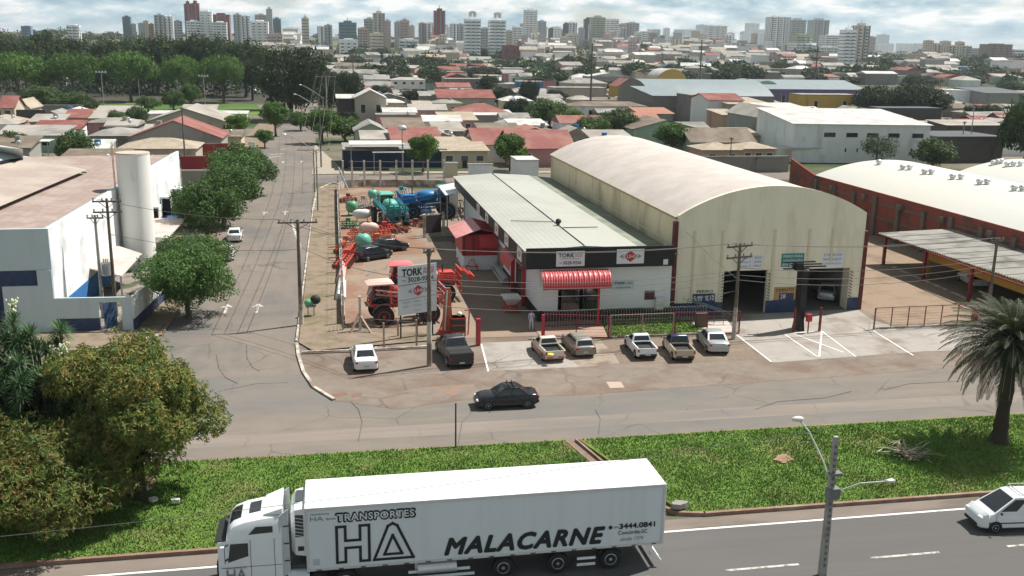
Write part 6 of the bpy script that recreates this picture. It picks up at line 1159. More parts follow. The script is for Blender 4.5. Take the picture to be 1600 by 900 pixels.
def tree_proto(label, cat, blobs, n, ls, lm, th, tr_, seed=1, limbs=7, trunkm=None, **kw):
    t = thing('tree', (0, 0, 0), label, cat); rn = random.Random(seed); mb = MB(); lean = (rn.uniform(-.2, .2), rn.uniform(-.2, .2)); n_ = 10
    mb.loft([[(tr_*f*math.cos(a)+lean[0]*z/th, tr_*f*math.sin(a)+lean[1]*z/th, z) for a in np.linspace(0, 2*math.pi, n_, False)] for z, f in ((0, 1.35), (th*.15, 1), (th*.6, .8), (th, .6))])
    for k in range(limbs):
        b = blobs[rn.randrange(len(blobs))]; e_ = Vector((b[0]+rn.uniform(-.4, .4)*b[3], b[1]+rn.uniform(-.4, .4)*b[4], b[2]+rn.uniform(-.3, .4)*b[5])); s_ = Vector((lean[0], lean[1], th*rn.uniform(.6, .97))); m_ = s_.lerp(e_, .5)+Vector((0, 0, .12*th)); mb.tube(s_, m_, tr_*.45, tr_*.3, 7); mb.tube(m_, e_, tr_*.3, tr_*.1, 7)
    mb.build('trunk', trunkm or bark, t, True, True)
    me = leafmesh('crown', leaves(blobs, n, ls, seed, **kw), lm); o = bpy.data.objects.new('crown', me); COL.objects.link(o); o.parent = t; return t
def blobset(seed, R_, H_, z0, n, flat=1.0, top=0.25):
    rn = random.Random(seed); out = [(0, 0, z0+H_*.45, R_*.62, R_*.62, H_*.42)]
    for k in range(n):
        a = k*2.4+rn.uniform(-.4, .4); rr = R_*(.35+.33*((k % 3)/2)); z = z0+H_*(.3+.5*rn.random()*(1.1-rr/R_*.5)); s_ = R_*rn.uniform(.26, .42); out.append((rr*math.cos(a), rr*math.sin(a), z, s_, s_, s_*.75*flat))
    return out
# left street trees
GS = 'trees lining the side street'
st1 = tree_proto('', 'tree', blobset(3, 4.1, 5.5, .7, 18), 27000, .21, lf['street'], 2.6, .22, 3, 9)
def at(px, py): c = P(px, py); return (c.x, c.y, 0)
place(st1, (-12.1, 84.2, 0), .3, (.98, 1.08, 1.06), 'largest dense green street tree at the corner beside the painted yard wall', GS)
st2 = tree_proto('', 'tree', blobset(11, 3.4, 4.8, .9, 16), 17000, .23, lf['street'], 2.3, .2, 7, 8)
place(st1, (-12.7, 94.0, 0), 2.1, (.86, 1.0, .92), 'second street tree from the corner, above the parked white cars', GS)
place(st2, (-14.0, 116, 0), .3, 1.35, 'brownish green street tree in front of the long white wall, past the parked cars', GS)
place(st2, (-13.3, 127, 0), 1.8, 1.45, 'rounded street tree next after the brownish one', GS); place(st2, (-12.9, 141, 0), 3.0, 1.5, 'street tree beside the end of the plant wall', GS); place(st2, (-12.6, 154, 0), 4.4, 1.45, 'farthest of the dense row of street trees', GS)
place(st2, (-17.3, 127, 0), 5.1, .75, 'low bush tree behind the street row at the air units', GS)
# background prototypes
bgR = {}
bgR['round'] = tree_proto('', 'tree', blobset(5, 4.0, 6.2, 2.2, 14), 9000, .40, lf['bright'], 3.0, .3, 5, 7)
bgR['bushy'] = tree_proto('', 'tree', blobset(8, 5.0, 6.5, .8, 15), 9000, .44, lf['mid'], 2.2, .35, 8, 6)
bgR['dome'] = tree_proto('', 'tree', [(0, 0, 7.6, 6.4, 6.4, 2.4)]+[(4.6*math.cos(a), 4.6*math.sin(a), 6.6+.8*math.sin(a*3), 2.9, 2.9, 1.7) for a in np.linspace(0, 6.28, 9)[:-1]], 9500, .52, lf['bright'], 6.0, .38, 9, 12)
bgR['park'] = tree_proto('', 'tree', blobset(12, 7.5, 10, 4.5, 18), 9500, .70, lf['park'], 7, .5, 12, 9, barkd)
bgR['tall'] = tree_proto('', 'tree', blobset(14, 6, 17, 3, 22, 1.5), 11000, .70, lf['park'], 9, .5, 14, 9, barkd)
bgR['dark'] = tree_proto('', 'tree', blobset(15, 9, 10, 1, 20), 14000, .66, lf['dark'], 4, .6, 15, 8, barkd)
bgR['far'] = tree_proto('', 'tree', blobset(16, 6, 7, 0, 9), 2300, 1.15, lf['park'], 2.5, .5, 16, 3, barkd)
def tput(kind, px, pyb, pyt, w, label, group=None, x=None):
    """px, base pixel row, top pixel row, crown width in pixels"""
    c = G(px, pyb); H_ = top(c.x, c.y, pyt)-tz(c.x, c.y)*(1 if c.y > 460 else 0); dist = (c-CAM).dot(_f); W_ = w/FL*dist
    dim = {'round': (8.6, 8.6), 'bushy': (10.8, 7.6), 'dome': (15, 10.2), 'park': (16, 15.2), 'tall': (13, 21), 'dark': (19, 11.8), 'far': (12.5, 7.6)}[kind]
    return place(bgR[kind], (c.x, c.y, tz(c.x, c.y) if c.y > 460 else 0), RNG.uniform(0, 6), (W_/dim[0], W_/dim[0], H_/dim[1]), label, group)
GP = 'trees of the wooded park'; GM = 'trees between the houses'
tput('round', 431, 213, 154, 52, 'round bright green tree on the left pavement of the avenue', 'trees on the avenue'); tput('round', 414, 232, 200, 36, 'small bushy tree below the round bright one on the avenue', 'trees on the avenue')
tput('round', 372, 222, 174, 50, 'dense green tree right of the red roofed gable', GM); tput('bushy', 118, 265, 195, 68, 'tree with pale blossoms left of the red boundary wall', GM); tput('bushy', 26, 250, 198, 60, 'dark green bushes at the left edge above the pale roofs', GM)
tput('bushy', 184, 207, 168, 44, 'round green tree left of the big low grey gable', GM); tput('bushy', 214, 205, 160, 42, 'rounded tree touching its twin beside the low grey gable', GM)
tput('bushy', 70, 175, 128, 80, 'broad olive green tree behind the dark long wall', GM); tput('bushy', 118, 176, 138, 60, 'olive tree between the broad one and the field', GM); tput('bushy', 232, 175, 146, 46, 'tree on the near edge of the playing field, left', GM); tput('bushy', 272, 173, 136, 44, 'leafy tree on the near edge of the field, middle', GM); tput('round', 300, 172, 128, 38, 'light green leafy tree at the field, right of the middle one', GM); tput('bushy', 141, 176, 150, 40, 'tree leaning over the left end of the playing field', GM)
tput('round', 503, 226, 165, 70, 'street tree shading the avenue by the lamp posts', 'trees on the avenue'); tput('bushy', 540, 222, 178, 60, 'leafy tree left of the dark walled house', GM); tput('bushy', 470, 205, 170, 40, 'tree overhanging the avenue lane', 'trees on the avenue')
tput('round', 661, 272, 205, 60, 'round tree growing in front of the dark walled house', GM); tput('round', 797, 268, 204, 64, 'dark green tree beside the cream house and back fence', GM)
tput('round', 895, 208, 168, 40, 'light green tree in the middle grove', GM); tput('bushy', 858, 200, 148, 90, 'big olive crown at the left of the middle grove', GM); tput('bushy', 962, 225, 162, 82, 'large green crown at the right of the middle grove', GM); tput('bushy', 922, 228, 175, 80, 'shaded crown between the two big crowns of the middle grove', GM)
tput('dark', 985, 170, 140, 55, 'dark tree left of the blue grey barrel hall', GM); tput('round', 1050, 245, 188, 70, 'bright tree beside the green gabled house', GM)
tput('dark', 1106, 139, 122, 52, 'dark domed tree above the blue grey barrel hall', GM)
tput('dark', 1376, 186, 124, 90, 'broad green tree left half of the pair beyond the white factory', GM); tput('dark', 1440, 188, 120, 110, 'huge dark umbrella tree beyond the white factory', GM); tput('dark', 1408, 190, 128, 60, 'dark crown wedged between the two umbrella trees', GM)
tput('bushy', 1457, 264, 211, 84, 'clipped round tree in front of the white factory', GM); tput('bushy', 1602, 262, 134, 100, 'tall green tree cut by the right edge', GM); tput('dark', 1535, 190, 158, 60, 'dark shrubs behind the black building', GM); tput('dark', 1450, 122, 100, 52, 'dark tree above the huge umbrella tree', GM); tput('dark', 1505, 128, 108, 60, 'dark trees left of the bright blue block', GM); tput('far', 1297, 128, 112, 30, 'dark tree left of the tall striped tower foot', GM)
# grove and park trees
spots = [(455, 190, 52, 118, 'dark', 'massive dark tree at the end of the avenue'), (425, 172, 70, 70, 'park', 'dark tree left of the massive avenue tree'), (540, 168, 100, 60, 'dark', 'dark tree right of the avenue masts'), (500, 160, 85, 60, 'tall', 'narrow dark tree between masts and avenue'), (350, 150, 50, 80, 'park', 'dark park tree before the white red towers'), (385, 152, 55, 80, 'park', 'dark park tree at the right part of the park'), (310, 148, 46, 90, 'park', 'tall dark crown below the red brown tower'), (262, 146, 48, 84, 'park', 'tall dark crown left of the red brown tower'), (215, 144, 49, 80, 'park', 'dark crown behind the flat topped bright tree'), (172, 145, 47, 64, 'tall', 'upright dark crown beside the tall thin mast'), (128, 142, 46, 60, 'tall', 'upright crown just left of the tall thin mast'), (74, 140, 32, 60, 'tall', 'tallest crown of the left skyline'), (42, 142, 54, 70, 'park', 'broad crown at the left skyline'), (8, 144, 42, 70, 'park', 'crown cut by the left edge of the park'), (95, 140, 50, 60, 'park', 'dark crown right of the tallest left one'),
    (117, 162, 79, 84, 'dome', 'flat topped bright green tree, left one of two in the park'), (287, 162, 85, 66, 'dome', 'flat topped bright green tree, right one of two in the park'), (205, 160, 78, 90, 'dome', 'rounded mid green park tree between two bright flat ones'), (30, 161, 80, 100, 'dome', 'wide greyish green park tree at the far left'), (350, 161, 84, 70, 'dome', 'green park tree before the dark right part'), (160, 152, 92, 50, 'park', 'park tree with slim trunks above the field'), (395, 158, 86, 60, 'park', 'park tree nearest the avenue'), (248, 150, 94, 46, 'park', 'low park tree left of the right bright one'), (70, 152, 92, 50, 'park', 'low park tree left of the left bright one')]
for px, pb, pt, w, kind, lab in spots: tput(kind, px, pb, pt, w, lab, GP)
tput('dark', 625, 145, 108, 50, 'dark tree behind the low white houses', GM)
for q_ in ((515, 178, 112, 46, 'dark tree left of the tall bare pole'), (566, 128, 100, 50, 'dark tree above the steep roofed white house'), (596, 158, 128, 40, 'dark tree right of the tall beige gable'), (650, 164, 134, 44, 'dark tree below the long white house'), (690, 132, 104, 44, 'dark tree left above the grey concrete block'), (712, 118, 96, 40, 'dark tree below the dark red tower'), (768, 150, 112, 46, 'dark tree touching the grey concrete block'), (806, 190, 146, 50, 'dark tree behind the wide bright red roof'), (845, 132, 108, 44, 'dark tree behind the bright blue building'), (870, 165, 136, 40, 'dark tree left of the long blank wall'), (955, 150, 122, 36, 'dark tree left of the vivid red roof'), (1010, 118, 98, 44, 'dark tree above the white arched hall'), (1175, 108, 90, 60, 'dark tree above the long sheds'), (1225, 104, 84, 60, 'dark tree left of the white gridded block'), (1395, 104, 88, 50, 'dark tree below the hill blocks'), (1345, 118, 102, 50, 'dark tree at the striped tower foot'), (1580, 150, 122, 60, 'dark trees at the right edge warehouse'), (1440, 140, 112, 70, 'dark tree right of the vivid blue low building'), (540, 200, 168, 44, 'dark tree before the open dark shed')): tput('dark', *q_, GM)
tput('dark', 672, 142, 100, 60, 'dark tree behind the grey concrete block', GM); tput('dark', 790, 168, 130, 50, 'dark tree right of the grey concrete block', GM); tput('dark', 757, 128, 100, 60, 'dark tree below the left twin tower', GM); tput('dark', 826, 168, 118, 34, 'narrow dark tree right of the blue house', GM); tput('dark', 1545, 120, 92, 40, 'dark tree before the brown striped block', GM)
# mango trees of the median
def mango(seed, R_, H_, z0, n, loc, label):
    bl = blobset(seed, R_, H_, z0, 24); t = thing('mango_tree', loc, label, 'tree', 'mango trees on the median'); rn = random.Random(seed); mb = MB()
    mb.loft([[(f*.32*math.cos(a), f*.32*math.sin(a), z) for a in np.linspace(0, 2*math.pi, 12, False)] for z, f in ((0, 1.4), (.4, 1.05), (1.6, .95), (2.4, .8))])
    for k in range(11): b = bl[k*2 % len(bl)]; e_ = Vector(b[:3]); s_ = Vector((0, 0, 1.7+.06*k)); m_ = s_.lerp(e_, .5)+Vector((0, 0, .3)); mb.tube(s_, m_, .16, .11, 8); mb.tube(m_, e_, .11, .04, 7)
    mb.build('trunk', barkd, t, True, True)
    for nm, mm, sd, fr in (('crown', lf['mango'], seed, .55), ('crown', lf['mangog'], seed+50, .45)):
        V = leaves(bl, int(n*fr*1.35), .235, sd, asp=.26, shell=.62, droop=.35, tuft=7, ztop=.2); me = leafmesh(nm, V, mm); o = bpy.data.objects.new(nm, me); COL.objects.link(o); o.parent = t
    return t
mango(21, 4.1, 8.6, .9, 15000, (-10.0, 49.0, .16), 'large yellowish green mango tree in the foreground, right one with its trunk showing')
mango(33, 4.9, 5.2, .4, 14500, (-14.0, 47.0, .16), 'mango tree at the bottom left corner, behind the litter')
# yuccas
def yucca(loc, h, label, nros, seed, flower=True):
    t = thing('yucca', loc, label, 'yucca', 'yuccas at the left edge'); rn = random.Random(seed); mbT = MB(); Vs = []; fl = MB()
    for k in range(nros):
        a = k*2.4; rr = (.3+1.5*rn.random()); z = h*(.38+.62*rn.random()) if k else h; e_ = Vector((rr*math.cos(a), rr*math.sin(a), z)); mbT.tube((rr*.2*math.cos(a), rr*.2*math.sin(a), 0), e_, .13, .08, 7)
        for j in range(64):
            az = j*2.39996; el_ = 1.25-1.55*(j/64); d = Vector((math.cos(az)*math.cos(el_), math.sin(az)*math.cos(el_), math.sin(el_))); L_ = rn.uniform(.75, 1.05); s_ = d.cross(Vector((0, 0, 1))).normalized()*.035; m_ = e_+d*L_*.5; tip = e_+d*L_+Vector((0, 0, -.10-.15*(j/64)))
            Vs += [e_-s_, m_-s_*1.1, tip, m_+s_*1.1]
        if flower and k % 3 == 0:
            for j in range(34): q = e_+Vector((rn.gauss(0, .13), rn.gauss(0, .13), .55+rn.random()*.65)); fl.ell(q, (.06, .06, .08), 5, 4)
            mbT.tube(e_, e_+Vector((0, 0, 1.1)), .03, .02, 5)
    mbT.build('trunk', bark, t, True, True); me = leafmesh('blades', np.array([tuple(v) for v in Vs]), lf['yucca']); o = bpy.data.objects.new('blades', me); COL.objects.link(o); o.parent = t
    if flower: fl.build('blossoms', mat('yucca blossom', (.62, .64, .42), .7), t, True)
for i, (x, y, h, nr, f, lab) in enumerate(((-17.2, 52.6, 8.6, 20, True, 'yucca with white blossoms rising highest at the left'), (-14.9, 52.6, 8.0, 18, False, 'yucca clump right of the blossoming one, reaching over the navy wall base'), (-16.6, 50.3, 6.2, 16, False, 'spiky yucca clump at the left picture edge below the blossoms'), (-13.9, 51.0, 6.6, 15, True, 'yucca with blossoms touching the mango crown'), (-12.6, 51.6, 6.0, 9, False, 'low yucca between the blossoms and the mango crown'), (-19.6, 51.8, 7.8, 14, True, 'yucca half cut by the left edge'))): yucca((x, y, .16), h, lab, int(nr*1.9), 40+i, f)
# canary palm
pc = P(1560, 694); pm = thing('date_palm', (pc.x, pc.y, .16), 'big date palm with a thick trunk on the median at the right', 'palm'); ht = 6.3
mb = MB(); mb.loft([[(r_*math.cos(a)*(1+.08*((k+j) % 2)), r_*math.sin(a)*(1+.08*((k+j) % 2)), z) for k, a in enumerate(np.linspace(0, 2*math.pi, 16, False))] for j, (z, r_) in enumerate([(0, .62), (.3, .52)]+[(.3+(ht-.3)*i/16, .38+.04*math.sin(i)+(.16 if i > 12 else 0)) for i in range(1, 17)])]); mb.build('trunk', mat('palm bark', (.055, .042, .032), .95, .35, 5), pm, True)
rn = random.Random(5); Vs = []; rach = MB(); dead = []
for k in range(150):
    az = k*2.39996; u = k/150; el_ = 1.35-1.95*u; L_ = rn.uniform(3.9, 4.6)*(.85 if u < .1 else 1); d = Vector((math.cos(az), math.sin(az), 0)); pts = []; nseg = 14; p = Vector((0, 0, ht-.1)); ang = el_
    for j in range(nseg+1):
        pts.append(p.copy()); p = p+(d*math.cos(ang)+Vector((0, 0, 1))*math.sin(ang))*(L_/nseg); ang -= (1.35-.25*u)/nseg*(.5+1.1*j/nseg)
    rach.path(pts[::2], .018, 4); s_ = d.cross(Vector((0, 0, 1)))
    for j in range(2, nseg*4):
        f = j/(nseg*4); i = min(nseg-1, int(f*nseg)); q = pts[i].lerp(pts[i+1], f*nseg-i); tg = (pts[i+1]-pts[i]).normalized(); upn = s_.cross(tg); ll = .55*math.sin(math.pi*min(1, .18+.8*f))+.08
        for e_ in (-1, 1):
            dd = (s_*e_*.8+tg*.65-Vector((0, 0, .25))+upn*-.1+Vector((rn.gauss(0, .06), rn.gauss(0, .06), rn.gauss(0, .06)))).normalized(); w_ = tg*.028; (Vs if u < .86 else dead).extend([q-w_, q+dd*ll*.5-w_, q+dd*ll, q+dd*ll*.5+w_])
rach.build('frond_ribs', mat('palm rib', (.16, .17, .07), .6), pm, True)
for nm, vv, mm in (('fronds', Vs, lf['palm']), ('dry_fronds', dead, leafmat('dry palm', (.10, .075, .04), (.06, .05, .03), 1))): me = leafmesh(nm, np.array([tuple(v) for v in vv]), mm); o = bpy.data.objects.new(nm, me); COL.objects.link(o); o.parent = pm
# heap of dry fronds
c = P(1418, 716); rn = random.Random(9); mb = MB()
for k in range(120):
    a = rn.uniform(0, 6.28); L_ = rn.uniform(.5, 1.5); q = c+Vector((rn.gauss(0, .45), rn.gauss(0, .4), .25+rn.random()*.35)); e_ = q+Vector((math.cos(a)*L_, math.sin(a)*L_*.7, rn.uniform(-.15, .45))); w_ = Vector((-math.sin(a), math.cos(a), 0))*rn.uniform(.03, .07); mb.poly([q-w_, q.lerp(e_, .6)-w_*.8, e_, q.lerp(e_, .6)+w_*.8])
tag(mb.build('frond_heap', mat('dry fronds', (.42, .35, .25), .85, .3, 4, 0, (.18, .15, .11), 2)), 'heap of dry pale palm fronds on the grass left of the palm', 'frond heap')
rn = random.Random(12); 
for k, (px, py, s_, lab) in enumerate(((215, 765, .8, 'white plastic litter sheet beside the mango trunk'), (240, 782, .35, 'crumpled pale carton under the mango crown'), (275, 785, .3, 'pale paper scrap at the grass edge by the mango tree'), (1060, 792, .5, 'broken concrete slab at the mouth of the drain channel'))):
    c = P(px, py, .3); mb = MB(); pts = [(c.x+s_*math.cos(a)*rn.uniform(.6, 1.1), c.y+s_*.6*math.sin(a)*rn.uniform(.6, 1.1)) for a in np.linspace(0, 2*math.pi, 8, False)]; mb.prism(pts, .30, .38+.06*k); tag(mb.build('litter' if k < 3 else 'concrete_slab', mat('litter white', (.60, .57, .52), .7, .15, 5) if k < 3 else concw), lab, 'litter' if k < 3 else 'slab')
# small palm-like tree by factory and shrubs
c = P(1368, 262); t = thing('feathery_tree', (c.x, c.y, 0), 'feathery light tree before the white factory wall', 'tree'); H_ = top(c.x, c.y, 202); bl = blobset(60, 4.2, H_*.8, H_*.15, 12, 1.3); mb = MB(); mb.tube((c.x, c.y, 0), (c.x, c.y, H_*.8), .25, .1); mb.build('trunk', bark, t, smooth=True); me = leafmesh('crown', leaves(bl, 2600, .5, 61, asp=.3), leafmat('grey green leaves', (.07, .11, .055), (.05, .09, .04), .5)); o = bpy.data.objects.new('crown', me); COL.objects.link(o); o.parent = t
# ================================================================ TOWN: houses in the middle distance
ROOF = {'grey': ribbed('grey fibre roof', (.30, .285, .26), 'X', .7, .9, .2, 0, (.20, .185, .165), .12, 0, .2, .45, .6), 'pale': ribbed('pale fibre roof sheet', (.36, .33, .295), 'X', .7, .85, .2, 0, (.26, .225, .19), .2, 0, .15), 'white': ribbed('white metal roof', (.58, .57, .54), 'X', .7, .5, .3, 0, (.44, .42, .39), .2), 'red': ribbed('red tile roof', (.225, .072, .06), 'X', .4, .8, .4, 0, (.28, .125, .10), .3, 0, .2), 'dkred': ribbed('dark red tile roof', (.19, .055, .045), 'X', .4, .85, .4, 0, (.26, .10, .08), .3, 0, .25), 'orange': ribbed('orange tile roof', (.34, .15, .10), 'X', .4, .8, .4, 0, (.33, .16, .11), .3, 0, .2), 'brown': ribbed('brown mossy roof', (.15, .115, .085), 'X', .5, .9, .4, 0, (.22, .18, .14), .3, 0, .2), 'blue': ribbed('blue grey metal roof', (.20, .235, .25), 'X', .8, .6, .2, .1, (.22, .26, .27), .06), 'tan': ribbed('tan tile roof', (.33, .27, .20), 'X', .4, .85, .3, 0, (.40, .33, .26), .3), 'dark': ribbed('dark metal roof', (.07, .075, .08), 'X', .8, .6, .2)}
WALL = {}
for n_, c_ in {'white': (.76, .77, .77), 'cream': (.58, .50, .38), 'grey': (.33, .32, .30), 'dark': (.09, .085, .08), 'concrete': (.22, .21, .195), 'green': (.36, .47, .38), 'peach': (.52, .33, .25), 'red': (.30, .045, .05), 'blue': (.06, .20, .42), 'yellow': (.55, .38, .10), 'navy': (.03, .045, .085), 'pink': (.45, .24, .24), 'beige': (.45, .40, .33), 'maroon': (.20, .03, .05), 'purple': (.16, .13, .25)}.items(): WALL[n_] = mat('house wall '+n_, c_, .9, .1, .7, 0, tuple(v*.7 for v in c_), .3, .55, .72, 0, 'obj', .2, (1, 1, .4))
RECTS = []; HPOS = []
def house(x0, x1, ye, h, dep, kind, rh, wall, roof, label, nwin=2, door=False, cat='house', group=None, name='house', over=.45, storeys=1, P_=None, rot=0.0, gz=0.0):
    """eave pixels x0..x1 at row ye (eave h metres up); dep metres deep; kind gable_x (ridge across), gable_y (ridge running away), hip, flat, shed"""
    a, b = P(x0, ye, h+gz), P(x1, ye, h+gz); cx, cy = (a.x+b.x)/2, (a.y+b.y)/2; w = abs(b.x-a.x)
    t = thing(name, (cx, cy, gz), label, cat, group, rot); w2 = w/2; RECTS.append((cx-w2-.6, cy-.6, cx+w2+.6, cy+dep+.6)); HPOS.append((cx, cy, label))
    if cat == 'shelter':
        mb = MB(); mb.box(-w2, 0, h, w2, dep, h+.14); mb.build('roof', ROOF[roof], t, True)
        for x in (-w2+.2, w2-.3): mb = MB(); mb.box(x, .1, 0, x+.12, .22, h); mb.build('post', steel, t, True)
    elif kind == 'flat':
        mb = MB(); mb.box(-w2, 0, 0, w2, dep, h); mb.build('wall', WALL[wall], t, True); mb = MB(); mb.box(-w2-.1, -.1, h, w2+.1, dep+.1, h+.25); mb.build('roof', ROOF[roof], t, True)
    else:
        mb = MB(); o = over
        if kind == 'gable_y':
            mb.loft([[(-w2, 0, 0), (w2, 0, 0), (w2, 0, h), (0, 0, h+rh), (-w2, 0, h)], [(-w2, dep, 0), (w2, dep, 0), (w2, dep, h), (0, dep, h+rh), (-w2, dep, h)]]); mb.build('wall', WALL[wall], t, True)
            s_ = rh/w2; 
            for e_ in (-1, 1): mb = MB(); mb.loft([[(e_*(w2+o), y, h-o*s_+.05), (0, y, h+rh+.06), (0, y, h+rh+.18), (e_*(w2+o), y, h-o*s_+.17)] for y in (-o, dep+o)]); mb.build('roof_slope', ROOF[roof], t, True)
        elif kind == 'gable_x':
            d2 = dep/2; mb.loft([[(x, 0, 0), (x, dep, 0), (x, dep, h), (x, d2, h+rh), (x, 0, h)] for x in (-w2, w2)]); mb.build('wall', WALL[wall], t, True); s_ = rh/d2
            for e_ in (-1, 1): mb = MB(); mb.loft([[(x, d2+e_*(d2+o), h-o*s_+.05), (x, d2, h+rh+.06), (x, d2, h+rh+.18), (x, d2+e_*(d2+o), h-o*s_+.17)] for x in (-w2-o, w2+o)]); mb.build('roof_slope', ROOF[roof], t, True)
        elif kind == 'hip':
            mb.box(-w2, 0, 0, w2, dep, h); mb.build('wall', WALL[wall], t, True); k = min(w2, dep/2)*.9; mb = MB(); r0 = [(-w2-o, -o, h), (w2+o, -o, h), (w2+o, dep+o, h), (-w2-o, dep+o, h)]; r1 = [(-w2+k, dep/2-.05, h+rh), (w2-k, dep/2-.05, h+rh), (w2-k, dep/2+.05, h+rh), (-w2+k, dep/2+.05, h+rh)]; mb.loft([[(q[0], q[1], q[2]-.1) for q in r0], r0, r1]); mb.build('roof', ROOF[roof], t, True)
        elif kind == 'shed':
            mb.loft([[(x, 0, 0), (x, dep, 0), (x, dep, h+rh), (x, 0, h)] for x in (-w2, w2)]); mb.build('wall', WALL[wall], t, True); mb = MB(); mb.loft([[(x, -o, h+.02-o*rh/dep), (x, dep+o, h+rh+.05), (x, dep+o, h+rh+.15), (x, -o, h+.12-o*rh/dep)] for x in (-w2-o, w2+o)]); mb.build('roof', ROOF[roof], t, True)
        elif kind == 'vault':
            xs_ = np.linspace(-w2, w2, 15); Rr = (w2*w2+rh*rh)/(2*rh); z = lambda x: h+rh-Rr+math.sqrt(max(0, Rr*Rr-x*x)); mb.loft([[(-w2, y, 0)]+[(x, y, z(x)-.1) for x in xs_]+[(w2, y, 0)] for y in (0, dep)]); mb.build('wall', WALL[wall], t, True)
            mb = MB(); mb.loft([[(x*1.02, y, z(x)) for x in xs_]+[(x*1.02, y, z(x)-.08) for x in xs_[::-1]] for y in (.25, dep+.2)]); mb.build('roof', ROOF[roof], t, True, True)
        elif kind == 'vault_x':
            ds = np.linspace(0, dep, 15); d2 = dep/2; Rr = (d2*d2+rh*rh)/(2*rh); z = lambda y: h+rh-Rr+math.sqrt(max(0, Rr*Rr-(y-d2)**2)); mb.loft([[(x, 0, 0)]+[(x, y, z(y)-.1) for y in ds]+[(x, dep, 0)] for x in (-w2, w2)]); mb.build('wall', WALL[wall], t, True)
            mb = MB(); mb.loft([[(x, y, z(y)) for y in ds]+[(x, y, z(y)-.08) for y in ds[::-1]] for x in (-w2-.2, w2-.2)]); mb.build('roof', ROOF[roof], t, True, True)
    if nwin:
        for s_ in range(storeys):
            hs = h/storeys
            for k in range(nwin):
                x = -w2+w*(k+.5)/nwin; ww = min(.8, w/nwin*.3); z0, z1 = hs*s_+hs*.38, hs*s_+hs*.74; mb = MB(); mb.box(x-ww, -.035, z0, x+ww, -.005, z1); f_ = mb.build('window', MATS['white wall'], t, True); mb = MB(); mb.box(x-ww*.86, -.06, z0+.07, x+ww*.86, -.037, z1-.07); mb.build('pane', glassd, f_, True)
    if door: mb = MB(); mb.box(-.45, -.05, 0, .45, -.005, 2.1); mb.build('door', MATS['dark bark'], t, True)
    return t
H = house
H(0, 22, 168, 5.5, 9, 'gable_x', 2.6, 'cream', 'red', 'cream two storey house with red roof at the left edge', 1, storeys=2); H(20, 46, 168, 4.6, 12, 'gable_y', 2.0, 'cream', 'tan', 'cream gable wall without windows at the left edge', 0)
H(-5, 71, 173, 4.6, .4, 'flat', 0, 'dark', 'dark', 'long soot stained dark concrete wall at the left', 0, cat='wall', name='boundary_wall'); H(38, 130, 165, 3.6, .4, 'flat', 0, 'concrete', 'grey', 'grey boundary wall beside the playing field', 0, cat='wall', name='boundary_wall')
H(60, 100, 182, 3.6, 11, 'gable_y', 1.2, 'grey', 'grey', 'grey gabled house right of the dark long wall'); H(98, 134, 184, 3.4, 9, 'shed', 1.5, 'beige', 'red', 'small beige house with a red sloping roof'); H(128, 174, 185, 3.2, 9, 'shed', .8, 'beige', 'pale', 'beige house with pale flat roof beside the small red roofed one')
H(44, 96, 212, 3.4, 12, 'shed', 1.1, 'green', 'grey', 'greenish house with a broad grey lean roof', 1); H(38, 75, 222, 3.0, 5, 'shed', .5, 'dark', 'white', 'white awning roof beside the greenish house', 0, cat='shelter', name='awning_shelter'); H(140, 212, 212, 3.6, 14, 'hip', 1.2, 'concrete', 'grey', 'concrete house with low grey roof left of the red gable house', 1); H(150, 176, 222, 3.2, 3, 'flat', 0, 'grey', 'grey', 'grey rendered garage wall left of the red wall', 0)
H(230, 352, 190, 3.6, 22, 'gable_y', 3.0, 'beige', 'pale', 'big low beige gabled hall beside the playing field', 0); H(232, 300, 178, 3.2, 6, 'shed', .4, 'white', 'white', 'long white roof strip behind the beige hall', 0); H(325, 385, 178, 3.0, 6, 'shed', .4, 'white', 'white', 'white roof strip at the right end of the playing field', 0)
H(200, 345, 216, 3.8, 14, 'gable_y', 3.4, 'grey', 'red', 'grey gable fronted house with bright red tile roof', 0, rot=0); H(185, 305, 232, 3.4, 11, 'hip', 1.5, 'beige', 'tan', 'hipped tan roofed house behind the water tower', 2)
for (a, b, ye, h, lab) in ((304, 382, 226, 3.0, 'long deep red wall below the red tile roof'), (282, 345, 246, 3.2, 'nearer deep red wall right of the pole'), (114, 184, 241, 3.4, 'deep red boundary wall behind the blossoming tree')): H(a, b, ye, h, .35, 'flat', 0, 'red', 'red', lab, 0, cat='wall', name='boundary_wall')
H(284, 342, 268, 2.6, .3, 'flat', 0, 'grey', 'white', 'light grey wall ending the plant grounds', 0, cat='wall', name='boundary_wall'); H(388, 398, 224, 2.4, .3, 'flat', 0, 'white', 'white', 'white picket wall at the avenue pavement', 0, cat='wall', name='boundary_wall')
H(555, 603, 153, 7.2, 14, 'gable_y', 2.2, 'beige', 'white', 'tall beige gabled building with white metal roof'); H(527, 556, 154, 6.4, 12, 'shed', .6, 'dark', 'white', 'open dark shed attached to the tall beige gable', 0)
H(570, 608, 124, 6.5, 10, 'gable_x', 1.6, 'white', 'grey', 'white two storey house with steep grey roof', 2, storeys=2); H(588, 606, 133, 3.4, 2, 'flat', 0, 'purple', 'dark', 'purple grey shopfront under the white house', 0); H(612, 664, 125, 6.5, 10, 'hip', 1.2, 'white', 'pale', 'long white two storey house with dark window bays', 4, storeys=2)
H(697, 760, 124, 7.0, 12, 'flat', 0, 'concrete', 'grey', 'grey bare concrete block house', 2, storeys=2); H(685, 772, 153, 4.6, 10, 'shed', 2.4, 'beige', 'dkred', 'long house with dark weathered red roof'); H(657, 686, 150, 4.8, 8, 'shed', 1.2, 'grey', 'grey', 'grey lean roofed house left of the dark red roof', 1)
